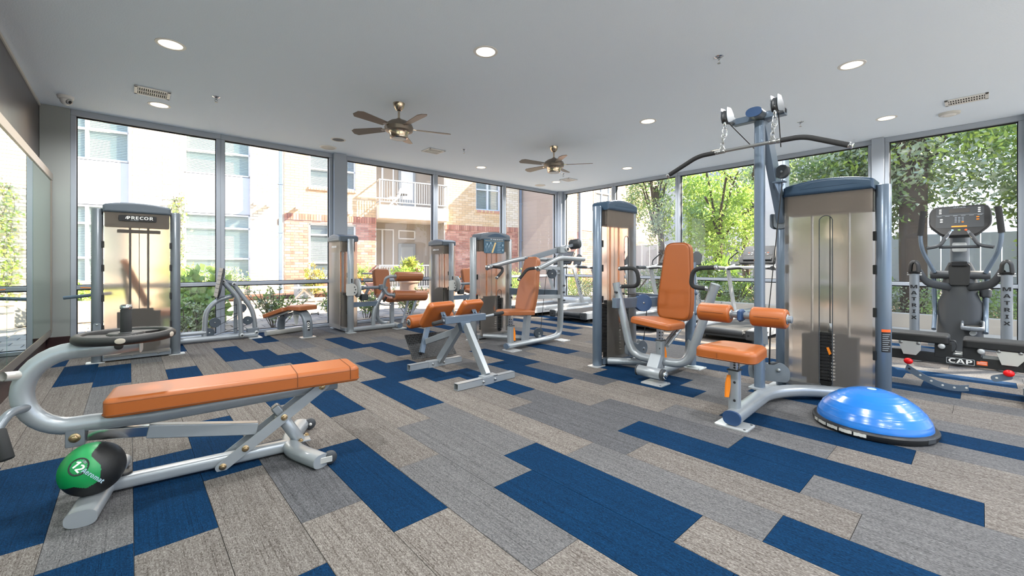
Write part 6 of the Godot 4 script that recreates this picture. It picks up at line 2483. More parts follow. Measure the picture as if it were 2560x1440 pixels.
func courtyard() -> void:
	# ground: soil and slabs; pavers near the glass
	var m := MB.new()
	box(m, Vector3(8, -0.26, -13.0), Vector3(60, 0.2, 11.2))
	var g := obj("ground_courtyard", m, M.paver_dark)
	struct(g)
	var pm := {}
	for k in 2:
		var b := MB.new()
		box(b, Vector3.ZERO, Vector3(0.288, 0.05, 0.288), 0.005)
		pm[k] = mesh_of(b)
	var n := 0
	for j in 11:
		for i in 27:
			var x := -1.6 + i * 0.30 + (0.15 if j % 2 else 0.0)
			if n < 295:
				n += 1
				put("paver", pm[i % 2], M.paver if (i * 7 + j * 3) % 5 > 1 else M.paver_dark, g, Transform3D(Basis(), Vector3(x, -0.128 + 0.003 * ((i * 5 + j * 3) % 3), -7.75 - j * 0.30)))
	m = MB.new()
	box(m, Vector3(8, -0.145, -13.3), Vector3(60, 0.05, 4.8))
	obj("paving_field", m, M.paver, g)
	m = MB.new()
	box(m, fp(-0.3, -0.07, 0.92), Vector3(11.0, 0.12, 1.1), 0.0, Basis(FE, Vector3.UP, FN))
	stuff(tag(obj("planting_bed", m, M.mulch), "strip of brown mulch along the foot of the brick flats", "mulch"))
	flats()
	wing()
	furniture()
	# planting, left to right
	shrub("bright green broad-leaved shrub behind the glass, right of the leg press tower", Vector3(0.80, -0.15, -9.4), Vector3(0.55, 0.50, 0.4), 900, 0.16, ["leaf_mid", "leaf_bright", "leaf_mid"], 0.75)
	shrub("yellow-green flowering shrub at rail height between the leg press tower and its foot plate", Vector3(0.75, -0.12, -10.9), Vector3(0.45, 0.60, 0.35), 1500, 0.07, ["leaf_bright", "leaf_yellow"])
	shrub("low grey-green shrub under the second blind-covered window, just above the rail", Vector3(1.9, -0.1, -14.8), Vector3(0.8, 0.50, 0.5), 1500, 0.08, ["leaf_grey", "leaf_mid"])
	shrub("gold-leaved shrub against the brick, left of the first frosted machine tower by the pier", Vector3(4.7, 0.0, -15.2), Vector3(0.40, 0.52, 0.4), 1300, 0.07, ["leaf_gold", "leaf_yellow"])
	shrub("gold-leaved shrub showing right of the pier-side machine tower", Vector3(6.15, 0.0, -15.0), Vector3(0.38, 0.55, 0.4), 1300, 0.07, ["leaf_gold", "leaf_mid"])
	sparse_shrub("pale thin-branched bush between the tower and the leg press links", Vector3(0.75, -0.15, -8.2), 0.40, 0.55, 12, ["leaf_grey", "leaf_grey"])
	sparse_shrub("thin-branched bush outside the glass, left of the small adjustable bench", Vector3(1.95, -0.15, -8.5), 0.60, 0.72, 16, ["leaf_grey", "leaf_mid"])
	sparse_shrub("thin-branched bush outside the glass, right of the small adjustable bench", Vector3(3.05, -0.15, -8.9), 0.45, 0.62, 13, ["leaf_mid", "leaf_grey"])
	sparse_shrub("small leafy bush seen under the left leg machine's side beam", Vector3(3.75, -0.15, -8.8), 0.32, 0.60, 11, ["leaf_mid", "leaf_grey"])
	sparse_shrub("small leafy bush seen between the left leg machine and the next tower", Vector3(4.75, -0.15, -8.8), 0.45, 0.60, 13, ["leaf_mid", "leaf_grey"])
	shrub("lime green bush behind the shoulder press, below the siding wall", Vector3(9.9, -0.1, -10.6), Vector3(0.75, 0.45, 0.5), 2200, 0.07, ["leaf_bright", "leaf_mid"])
	shrub("yellowish bush outside the corner, left of the chest press tower", Vector3(11.2, -0.1, -9.2), Vector3(0.8, 0.40, 0.6), 2000, 0.07, ["leaf_yellow", "leaf_grey", "leaf_bright"])
	# climbing plant by the first window bay
	var t := thing("climbing_plant", "thin climbing plant on the pale brick pier right of the leg press tower", "climber", fp(-6.95, 0.0, 0.1))
	m = MB.new()
	var pl := []
	for k in 5:
		var pts := []
		for j in 9:
			pts.append(fp(-7.05 + 0.12 * sin(j * 1.7 + k * 2.0) + 0.05 * k, 0.1 + j * 0.40, 0.05))
		var p := bend(pts, 0.2, 3)
		tube(m, p, 0.007, 0.0, Vector3.ZERO, 5)
		for q in p:
			for z in 3:
				pl.append(Transform3D(rand_basis(0.2), q + Vector3(rng.randfn() * 0.12, rng.randfn() * 0.08, absf(rng.randfn()) * 0.06) - ORG))
	obj("stems", m, M.bark, t)
	leaves("foliage", t, pl.slice(0, pl.size() / 2), 0.11, 0.6, M.leaf_bright)
	leaves("foliage", t, pl.slice(pl.size() / 2), 0.11, 0.6, M.leaf_grey)
	ORG = Vector3.ZERO


func joined_surfaces(d: Dictionary) -> ArrayMesh:
	var am := ArrayMesh.new()
	for key in d:
		var part := mesh_of(d[key])
		am.add_surface_from_arrays(Mesh.PRIMITIVE_TRIANGLES, part.surface_get_arrays(0))
		am.surface_set_material(am.get_surface_count() - 1, M[key])
	return am


func flats() -> void:
	var t := thing("apartment_building", "pale and red brick flats with white windows and a balcony across the courtyard", "building", fp(0, 0))
	var rest := {}
	var m := MB.new()
	# mortar backing, built in strips round the openings
	var strips := [[-12.0, -10.2, -0.2, 9.0, 0.0], [-8.19, -6.8, -0.2, 9.0, 0.0], [-4.89, -4.04, -0.2, 9.0, 0.0], [5.68, 6.4, -0.2, 9.0, 0.0]]
	for s in strips:
		fbox(m, s[0], s[1], s[2], s[3], -0.5, s[4])
	obj("cream_wall", m, M.mortar_cream, t)
	m = MB.new()
	for s in [[-4.04, -2.956, -0.2, 9.0], [-1.236, -0.42, -0.2, 9.0], [-2.956, -1.236, -0.2, 0.44], [-2.956, -1.236, 2.63, 4.05], [-2.956, -1.236, 5.65, 9.0], [2.57, 4.16, -0.2, 9.0], [5.46, 5.68, -0.2, 9.0], [4.16, 5.46, -0.2, 3.62], [4.16, 5.46, 5.6, 9.0]]:
		fbox(m, s[0], s[1], s[2], s[3], -0.6, -0.22)
	obj("brick_backing", m, M.mortar, t)
	m = MB.new()
	for s in [[-12.0, -4.0, 6.2, 9.0], [-4.0, 6.4, 6.2, 9.0]]:
		fbox(m, s[0], s[1], s[2], s[3], -0.7, -0.35)
	fbox(m, -12.0, 6.4, -0.2, 9.0, -2.6, -2.4)
	obj("upper_wall", m, M.stucco, t)
	var red := ["brick_red", "brick_red", "brick_red_dark", "brick_red_pale"]
	var buff := ["brick_buff", "brick_buff_pale"]
	var cream := ["brick_cream", "brick_cream_pale", "brick_cream_pale"]
	var w_lo := [-2.956, -1.236, 0.44, 2.63]
	var w_up := [-2.956, -1.236, 4.05, 5.65]
	bricks(t, -3.80, -0.42, -0.1, 2.735, -0.22, [w_lo], red, true, rest)
	bricks(t, -3.80, -0.42, 2.735, 2.985, -0.20, [], red, true, rest, 0.1, 0.25, true)
	bricks(t, 2.62, 5.66, -0.1, 2.62, -0.22, [], red, true, rest)
	bricks(t, 2.62, 5.66, 2.62, 2.85, -0.20, [], red, true, rest, 0.1, 0.23, true)
	bricks(t, 5.68, 6.35, -0.1, 2.62, 0.0, [], red, false, rest)
	bricks(t, 5.68, 6.35, 2.62, 2.85, 0.015, [], red, false, rest, 0.1, 0.23, true)
	bricks(t, -3.80, -0.42, 2.985, 6.2, -0.22, [w_up], buff, false, rest)
	bricks(t, 2.62, 5.66, 2.85, 6.2, -0.22, [[4.16, 5.46, 3.62, 5.6]], buff, false, rest)
	bricks(t, -2.98, -1.21, 3.93, 4.05, -0.17, [], ["brick_red_pale", "brick_buff"], false, rest, 0.1, 0.12, true)
	bricks(t, 4.14, 5.48, 3.5, 3.62, -0.17, [], ["brick_red_pale", "brick_buff"], false, rest, 0.1, 0.12, true)
	bricks(t, -8.19, -6.80, -0.1, 6.2, 0.0, [], cream, false, rest)
	bricks(t, -4.89, -4.04, -0.1, 6.2, 0.0, [], cream, false, rest)
	bricks(t, 5.68, 6.35, 2.85, 6.2, 0.0, [], cream, false, rest)
	stuff(put("remaining_bricks", joined_surfaces(rest), null, t))
	# metal spandrels and the big window bays
	m = MB.new()
	for s in [[-10.2, -8.19, 2.91, 4.28], [-6.80, -4.89, 2.82, 4.15]]:
		fbox(m, s[0], s[1], s[2], s[3], -0.40, -0.10, 0.004)
	obj("spandrel_panel", m, M.panel_grey, t)
	m = MB.new()
	for s in [[-10.2, -8.19], [-6.80, -4.89]]:
		fbox(m, s[0], s[1], -0.2, 0.47, -0.45, -0.08)
	obj("bay_plinth", m, M.mortar_cream, t)
	flat_window(t, -10.2, -8.19, 0.48, 2.89, -0.1, [-9.2], [2.32, 1.25], 0.5, M.blind)
	flat_window(t, -10.2, -8.19, 4.30, 6.3, -0.1, [-9.2], [5.25], 4.3, M.blind)
	flat_window(t, -6.80, -4.89, 0.48, 2.80, -0.1, [], [2.31, 1.24], 0.5, M.blind)
	flat_window(t, -6.80, -4.89, 4.17, 6.3, -0.1, [], [4.95], 4.2, M.blind)
	flat_window(t, -2.956, -1.236, 0.44, 2.63, -0.30, [], [2.2, 1.1], 0.5, M.blind_grey)
	flat_window(t, -2.956, -1.236, 4.05, 5.65, -0.30, [], [4.78], 4.1, M.blind_grey)
	flat_window(t, 4.16, 5.46, 3.62, 5.6, -0.30, [4.81], [4.6], 3.7, M.blind_grey)
	for s in [-3.93, 6.5]:
		m = MB.new()
		fbox(m, s - 0.06, s + 0.06, -0.1, 8.8, -0.12, 0.0, 0.012)
		var ds := obj("downspout", m, M.downspout, t)
		m = MB.new()
		for y in [0.4, 2.2, 4.0, 5.6]:
			fbox(m, s - 0.09, s + 0.09, y, y + 0.05, -0.13, 0.008)
		obj("pipe_strap", m, M.downspout, ds)
	# balcony bay: a recess with a slab, doors and railings
	m = MB.new()
	fbox(m, -0.45, 2.60, -0.2, 9.0, -1.75, -1.6)
	fbox(m, -0.55, -0.42, -0.2, 9.0, -1.7, -0.25)
	fbox(m, 2.57, 2.68, -0.2, 9.0, -1.7, -0.25)
	obj("recess_wall", m, M.soffit, t)
	m = MB.new()
	fbox(m, -0.42, 2.57, 2.93, 3.48, -1.6, 0.32, 0.01)
	obj("balcony_slab", m, M.stucco, t)
	m = MB.new()
	fbox(m, -0.42, 2.57, -0.2, 0.0, -1.6, 0.3)
	obj("patio_slab", m, M.concrete, t)
	flat_window(t, -0.30, 0.66, 0.90, 2.64, -1.56, [0.14], [], 0.95, M.blind_grey)
	flat_window(t, -0.30, 0.66, 4.0, 6.0, -1.56, [0.14], [], 5.6, M.blind_grey)
	flat_window(t, 0.86, 1.66, 2.20, 2.62, -1.56, [], [], 2.4, M.blind_grey)
	for y in [0.0, 3.48]:
		m = MB.new()
		fbox(m, 0.86, 1.66, y + 0.02, y + 2.0, -1.60, -1.53, 0.006)
		var dr := obj("balcony_door", m, M.railing, t)
		m = MB.new()
		fbox(m, 0.98, 1.54, y + 0.55, y + 1.85, -1.54, -1.525, 0.004)
		obj("door_light", m, M.vinyl_white if y > 1 else M.blind_grey, dr)
		m = MB.new()
		ball(m, fp(0.93, y + 1.0, -1.51), Vector3.ONE * 0.03, 12, 8)
		obj("door_handle", m, M.steel, dr)
	for q in [[3.53, 4.53], [0.02, 1.02]]:
		var top: float = q[1]
		m = MB.new()
		fbox(m, -0.42, 2.57, top - 0.05, top, 0.22, 0.28, 0.005)
		fbox(m, -0.42, 2.57, q[0] + 0.06, q[0] + 0.10, 0.235, 0.27, 0.004)
		for s in [-0.39, 1.08, 2.54]:
			fbox(m, s - 0.025, s + 0.025, q[0] - 0.03, top, 0.225, 0.275)
		for s in [-0.40, 2.54]:
			fbox(m, s - 0.02, s + 0.02, top - 0.05, top, -0.3, 0.25)
			fbox(m, s - 0.02, s + 0.02, q[0] + 0.06, q[0] + 0.10, -0.3, 0.25)
		var rl := obj("balcony_railing", m, M.railing, t)
		for k in 27:
			m = MB.new()
			var s := -0.30 + k * 0.105
			fbox(m, s - 0.009, s + 0.009, q[0] + 0.09, top - 0.04, 0.245, 0.263)
			obj("baluster", m, M.railing, rl)
	# wall lamps
	for q in [[-4.72, 3.2, 0.0], [-4.31, 3.17, 0.0], [-3.36, 3.16, -0.2], [-1.5, 3.08, -0.2]]:
		m = MB.new()
		fbox(m, q[0] - 0.04, q[0] + 0.04, q[1] - 0.04, q[1] + 0.10, q[2] - 0.02, q[2] + 0.16, 0.01)
		var lf := obj("wall_lamp", m, M.terracotta, t)
		m = MB.new()
		fbox(m, q[0] - 0.07, q[0] + 0.10, q[1] - 0.05, q[1] + 0.10, q[2] + 0.14, q[2] + 0.34, 0.015)
		obj("lamp_head", m, M.vinyl_white, lf)
	ORG = Vector3.ZERO


func wing() -> void:
	var t := thing("siding_wing", "wing of the flats with taupe lap siding, seen by the glass corner", "building", Vector3(14.9, 0, -14.2))
	var m := MB.new()
	box(m, Vector3(14.9, 3.5, -14.35), Vector3(0.7, 8.0, 2.35))
	obj("wing_core", m, M.siding, t)
	for k in 34:
		m = MB.new()
		box(m, Vector3(14.535, 0.02 + k * 0.19, -14.28), Vector3(0.03, 0.19, 2.36), 0.003, Basis(Vector3.BACK, 0.08))
		obj("siding_board", m, M.siding, t)
	# brick return seen through the first east panes
	m = MB.new()
	box(m, Vector3(19.5, 3.5, -13.3), Vector3(8.6, 8.0, 0.4))
	obj("brick_backing", m, M.mortar, t)
	var rest := {}
	for lay in [[-0.1, 2.35, 0.1025, 0.30, ["brick_red", "brick_red", "brick_red_dark", "brick_red_pale"]], [2.35, 2.6, 0.25, 0.1, ["brick_red", "brick_red_pale"]], [2.6, 6.6, 0.1025, 0.30, ["brick_buff", "brick_buff_pale"]]]:
		var y: float = lay[0]
		var row := 0
		while y < lay[1] - 0.02:
			var x := 15.3 - (0.15 if row % 2 and lay[3] > 0.2 else 0.0)
			while x < 23.5:
				var inside := (x > 17.3 and x < 18.6 and ((y > 0.6 and y < 2.3) or (y > 3.6 and y < 5.6)))
				if not inside:
					var mk: String = lay[4][rng.randi() % lay[4].size()]
					if not rest.has(mk):
						rest[mk] = MB.new()
					box(rest[mk], Vector3(x + lay[3] / 2, y + lay[2] / 2, -13.09), Vector3(lay[3] - 0.012, lay[2] - 0.012, 0.04))
				x += lay[3]
			y += lay[2]
			row += 1
	stuff(put("wing_bricks", joined_surfaces(rest), null, t))
	for y in [[0.6, 2.35], [3.65, 5.6]]:
		m = MB.new()
		for r in [[17.3, 18.65, y[0], y[0] + 0.06], [17.3, 18.65, y[1] - 0.06, y[1]], [17.3, 17.36, y[0], y[1]], [18.59, 18.65, y[0], y[1]], [17.94, 18.0, y[0], y[1]], [17.3, 18.65, y[0] + 1.0, y[0] + 1.06]]:
			box(m, Vector3((r[0] + r[1]) / 2, (r[2] + r[3]) / 2, -13.07), Vector3(r[1] - r[0], r[3] - r[2], 0.06))
		var o := obj("window", m, M.vinyl_white, t)
		m = MB.new()
		var yy: float = y[1] - 0.08
		while yy > y[0] + 0.08:
			box(m, Vector3(17.97, yy, -13.10), Vector3(1.22, 0.006, 0.05), 0.0, Basis(Vector3.RIGHT, 0.95))
			yy -= 0.05
		stuff(obj("blind_slats", m, M.blind_grey, o))
	m = MB.new()
	box(m, Vector3(16.2, 3.3, -13.03), Vector3(0.13, 7.0, 0.12), 0.012)
	obj("downspout", m, M.downspout, t)
	m = MB.new()
	box(m, Vector3(16.75, 4.7, -13.07), Vector3(0.85, 4.0, 0.07))
	obj("stucco_panel", m, M.stucco, t)
	m = MB.new()
	for x in [13.6, 15.75]:
		box(m, Vector3(x if x > 15 else 15.9, 1.9, -13.0), Vector3(0.16, 0.24, 0.12), 0.02)
	obj("wall_lamp", m, M.vinyl_white, t)
	ORG = Vector3.ZERO
	# a farther block above the trees
	t = thing("far_building", "far grey and cream flats showing above the garden trees", "building", Vector3(34, 0, -17))
	m = MB.new()
	box(m, Vector3(34, 4.5, -22.0), Vector3(5.0, 9.4, 7.0))
	obj("grey_block", m, M.blind_grey, t)
	m = MB.new()
	box(m, Vector3(37, 5.0, -12.5), Vector3(6.0, 11.0, 11.5))
	obj("cream_block", m, M.stucco, t)
	for k in 4:
		m = MB.new()
		box(m, Vector3(33.95, 7.9, -16.6 + k * 2.7), Vector3(0.12, 1.7, 1.3), 0.01)
		obj("window", m, M.blind_grey, t)
		m = MB.new()
		box(m, Vector3(33.95, 4.6, -16.6 + k * 2.7), Vector3(0.12, 1.7, 1.3), 0.01)
		obj("window", m, M.blind_grey, t)
	m = MB.new()
	box(m, Vector3(31.4, 6.1, -20.5), Vector3(0.3, 1.6, 2.0), 0.01)
	obj("window", m, M.dark_room, t)
	ORG = Vector3.ZERO


func furniture() -> void:
	# long trestle bench
	var t := thing("garden_bench", "long pale bench on crossed trestle legs outside the second window", "bench", Vector3(4.5, -0.12, -13.6))
	var a := Vector3(3.70, 0.33, -14.0)
	var b := Vector3(5.65, 0.33, -13.3)
	var u := (b - a).normalized()
	var w := u.cross(Vector3.UP)
	var m: MB
	for k in 3:
		m = MB.new()
		bar(m, a + w * (k - 1) * 0.14, b + w * (k - 1) * 0.14, 0.13, 0.045)
		obj("seat_board", m, M.bench_wood, t)
	for e in [0.14, 0.86]:
		for s in [-1, 1]:
			m = MB.new()
			var c := a.lerp(b, e)
			bar(m, c + Vector3(0, -0.03, 0) - u * 0.05 * s, c + u * 0.35 * s * (1 if e < 0.5 else -1) + Vector3(0, -0.43, 0) + w * 0.12 * s, 0.07, 0.05)
			obj("leg", m, M.bench_wood, t)
	# air conditioner by the wall
	t = thing("air_conditioner", "grey air conditioning box under the trestle bench against the brick", "appliance", Vector3(4.45, -0.1, -15.6))
	m = MB.new()
	box(m, Vector3(4.45, 0.15, -15.6), Vector3(0.55, 0.5, 0.4), 0.02)
	obj("casing", m, M.railing, t)
	m = MB.new()
	for k in 8:
		box(m, Vector3(4.45, -0.02 + k * 0.045, -15.39), Vector3(0.46, 0.012, 0.02))
	stuff(obj("louvres", m, M.blind_grey, t))
	# potted plant on the patio edge
	t = thing("planter", "tapered clay-grey planter overflowing with lime foliage and pink flowers in front of the patio railing", "planter", Vector3(6.05, -0.12, -11.2))
	m = MB.new()
	lathe(m, PackedVector2Array([Vector2(0.16, 0.0), Vector2(0.20, 0.0), Vector2(0.27, 0.62), Vector2(0.31, 0.64), Vector2(0.31, 0.70), Vector2(0.25, 0.70), Vector2(0.24, 0.62), Vector2(0.0, 0.60)]), 28, Transform3D(Basis(), Vector3(6.05, -0.12, -11.2)))
	obj("pot", m, M.terracotta, t)
	leaves("foliage", t, clumps(Vector3(6.05, 0.80, -11.2), Vector3(0.42, 0.18, 0.35), 800, 16, 0.14), 0.11, 0.5, M.leaf_bright)
	leaves("foliage", t, clumps(Vector3(6.0, 1.02, -11.2), Vector3(0.16, 0.18, 0.16), 350, 8, 0.10), 0.14, 0.32, M.leaf_yellow)
	leaves("flowers", t, clumps(Vector3(6.05, 0.86, -11.05), Vector3(0.40, 0.14, 0.25), 90, 12, 0.05), 0.045, 0.9, M.flower_pink)
	ORG = Vector3.ZERO
	t = thing("patio_table", "small round patio table left of the overflowing planter", "table", Vector3(5.2, -0.12, -11.6))
	m = MB.new()
	cyl(m, Vector3(5.2, 0.76, -11.6), Vector3(5.2, 0.80, -11.6), 0.36, 30, 0.008)
	obj("table_top", m, M.fence_dark, t)
	m = MB.new()
	rod(m, Vector3(5.2, -0.12, -11.6), Vector3(5.2, 0.76, -11.6), 0.03)
	cyl(m, Vector3(5.2, -0.12, -11.6), Vector3(5.2, -0.10, -11.6), 0.22, 24)
	obj("pedestal", m, M.fence_dark, t)
	# concrete planter box at the left, partly behind the leg press
	t = thing("concrete_planter", "long low concrete planter outside, left of the leg press tower", "planter", Vector3(-1.4, -0.12, -12.2))
	m = MB.new()
	box(m, Vector3(-1.4, 0.10, -12.2), Vector3(3.2, 0.42, 0.8), 0.015)
	obj("trough", m, M.concrete, t)
	leaves("foliage", t, clumps(Vector3(-1.4, 0.45, -12.2), Vector3(1.5, 0.22, 0.35), 1600, 30, 0.18), 0.10, 0.5, M.leaf_bright)
	leaves("foliage", t, clumps(Vector3(-1.4, 0.40, -12.2), Vector3(1.5, 0.25, 0.35), 900, 30, 0.18), 0.10, 0.5, M.leaf_mid)
	ORG = Vector3.ZERO
	# balcony furniture
	t = thing("balcony_chair", "white metal lounge chair on the balcony behind the railing", "chair", fp(0.25, 3.48, -0.5))
	m = MB.new()
	for s in [-0.24, 0.24]:
		tube(m, PackedVector3Array([fp(0.0 + 0.1, 3.48, -0.5 + s), fp(0.55, 3.92, -0.5 + s), fp(0.72, 4.38, -0.5 + s)]), 0.016, 0.0, Vector3.ZERO, 8)
		tube(m, PackedVector3Array([fp(0.60, 3.48, -0.5 + s), fp(0.15, 3.90, -0.5 + s), fp(0.55, 3.90, -0.5 + s)]), 0.016, 0.0, Vector3.ZERO, 8)
	obj("chair_frame", m, M.vinyl_white, t)
	m = MB.new()
	box(m, fp(0.36, 3.91, -0.5), Vector3(0.42, 0.025, 0.46), 0.008, Basis(FE, Vector3.UP, FN))
	obj("seat", m, M.vinyl_white, t)
	m = MB.new()
	box(m, fp(0.63, 4.16, -0.5), Vector3(0.03, 0.46, 0.46), 0.008, Basis(FE, Vector3.UP, FN) * Basis(Vector3.BACK, -0.34))
	obj("backrest", m, M.vinyl_white, t)
	ORG = Vector3.ZERO
	t = thing("balcony_table", "small dark table beside the white chair on the balcony", "table", fp(0.75, 3.48, -0.7))
	m = MB.new()
	cyl(m, fp(0.80, 4.10, -0.7), fp(0.80, 4.13, -0.7), 0.25, 24)
	obj("table_top", m, M.fence_dark, t)
	m = MB.new()
	rod(m, fp(0.80, 3.48, -0.7), fp(0.80, 4.10, -0.7), 0.02)
	obj("pedestal", m, M.fence_dark, t)
	ORG = Vector3.ZERO


func garden() -> void:
	var m := MB.new()
	box(m, Vector3(26.5, -0.3, 1.0), Vector3(36.0, 0.2, 34.0))
	struct(obj("ground_garden", m, M.mulch))
	m = MB.new()
	box(m, Vector3(9.45, -0.15, -2.0), Vector3(1.7, 0.12, 12.0), 0.01)
	struct(obj("path", m, M.concrete))
	m = MB.new()
	box(m, Vector3(2.0, -0.2, 10.0), Vector3(24.0, 0.2, 13.4))
	struct(obj("ground_terrace", m, M.concrete))
	var t := thing("garden_kerb", "low pale concrete kerb along the garden path outside the east windows", "kerb", Vector3(10.4, -0.2, -1.0))
	for k in 12:
		m = MB.new()
		box(m, Vector3(10.4, -0.02, -6.4 + k * 0.92), Vector3(0.16, 0.36, 0.91), 0.012)
		obj("kerb_stone", m, M.concrete, t)
	ORG = Vector3.ZERO
	t = thing("stucco_column", "beige stucco column outside, seen between the lat pulldown column and its boom", "column", Vector3(11.2, -0.2, -3.24))
	m = MB.new()
	box(m, Vector3(11.2, 2.3, -3.28), Vector3(0.5, 5.0, 0.52), 0.01)
	obj("shaft", m, M.stucco, t)
	m = MB.new()
	box(m, Vector3(11.1, 2.3, -2.99), Vector3(0.3, 5.0, 0.05), 0.004)
	obj("edge_trim", m, M.vinyl_white, t)
	ORG = Vector3.ZERO
	tree("olive-grey tree left of the chest press seat back, outside the east windows", Vector3(14.8, -0.2, -8.3), 6.4, Vector3(1.15, 2.2, 1.15), 5200, 0.13, ["leaf_grey", "leaf_grey", "leaf_mid"], 0.10)
	tree("bright lime green tree between the chest press and the lat pulldown column", Vector3(13.6, -0.2, -5.5), 4.2, Vector3(1.5, 1.55, 1.25), 8200, 0.125, ["leaf_bright", "leaf_bright", "leaf_mid", "leaf_bright"], 0.11, 60)
	tree("darker green tree behind the lime tree, against the lat pulldown column", Vector3(16.5, -0.2, -5.6), 6.2, Vector3(1.5, 2.2, 1.5), 5200, 0.14, ["leaf_mid", "leaf_grey"], 0.13)
	tree("dense grey-green tree filling the window above the lat tower cap", Vector3(13.2, -0.2, -2.3), 6.2, Vector3(1.5, 2.3, 1.5), 15000, 0.12, ["leaf_dark", "leaf_grey", "leaf_grey", "leaf_mid"], 0.14, 130)
	tree("broad dark tree with a thick trunk behind the elliptical trainer", Vector3(12.2, -0.2, -0.95), 6.4, Vector3(2.0, 2.2, 1.5), 17000, 0.12, ["leaf_dark", "leaf_grey", "leaf_bright", "leaf_mid"], 0.22, 90)
	tree("large tree at the right end of the east windows", Vector3(13.0, -0.2, 1.6), 6.4, Vector3(2.0, 2.5, 1.7), 14000, 0.12, ["leaf_mid", "leaf_bright", "leaf_dark"], 0.2, 80)
	tree("tall tree beyond the right edge of the windows", Vector3(14.0, -0.2, 5.5), 7.5, Vector3(2.6, 2.8, 2.4), 9000, 0.16, ["leaf_mid", "leaf_dark"], 0.2, 70)
	tree("tall tree farther along the garden, out of the frame", Vector3(18.0, -0.2, 3.0), 9.5, Vector3(2.8, 3.4, 2.8), 9000, 0.18, ["leaf_mid", "leaf_dark"], 0.25, 70)
	var k := 0
	for q in [[12.0, -7.6, 0.9, "leaf_grey", "grey-green hedge bush behind the chest press tower"], [12.0, -6.0, 0.9, "leaf_mid", "hedge bush with broad leaves below the lime tree"], [12.0, -4.4, 0.8, "leaf_grey", "hedge bush left of the beige column"], [12.3, -2.2, 0.8, "leaf_grey", "hedge bush behind the lat tower"], [11.9, -0.6, 0.85, "leaf_grey", "hedge bush behind the left side of the elliptical"], [11.9, 0.8, 0.9, "leaf_mid", "hedge bush behind the right side of the elliptical"], [12.2, 2.4, 0.9, "leaf_grey", "hedge bush beyond the right window pier"]]:
		shrub(q[4], Vector3(q[0], -0.2, q[1]), Vector3(0.75, q[2] * 0.62, 0.95), 2400, 0.07, [q[3], "leaf_dark" if k % 2 else "leaf_mid", "leaf_grey"])
		k += 1
	shrub("pale broad-leaved plants just above the treadmill consoles, left of the lat column", Vector3(12.6, -0.2, -5.4), Vector3(0.55, 0.72, 0.9), 1100, 0.28, ["leaf_bright", "leaf_mid"], 0.4)
	# dark garden fence behind the planting
	t = thing("garden_fence", "pale grey board fence at the back of the garden behind the trees", "fence", Vector3(19.0, -0.2, -2.0))
	for j in 46:
		m = MB.new()
		box(m, Vector3(19.0, 0.9, -12.0 + j * 0.42), Vector3(0.04, 2.2, 0.40), 0.004)
		obj("fence_board", m, M.blind_grey, t)
	ORG = Vector3.ZERO


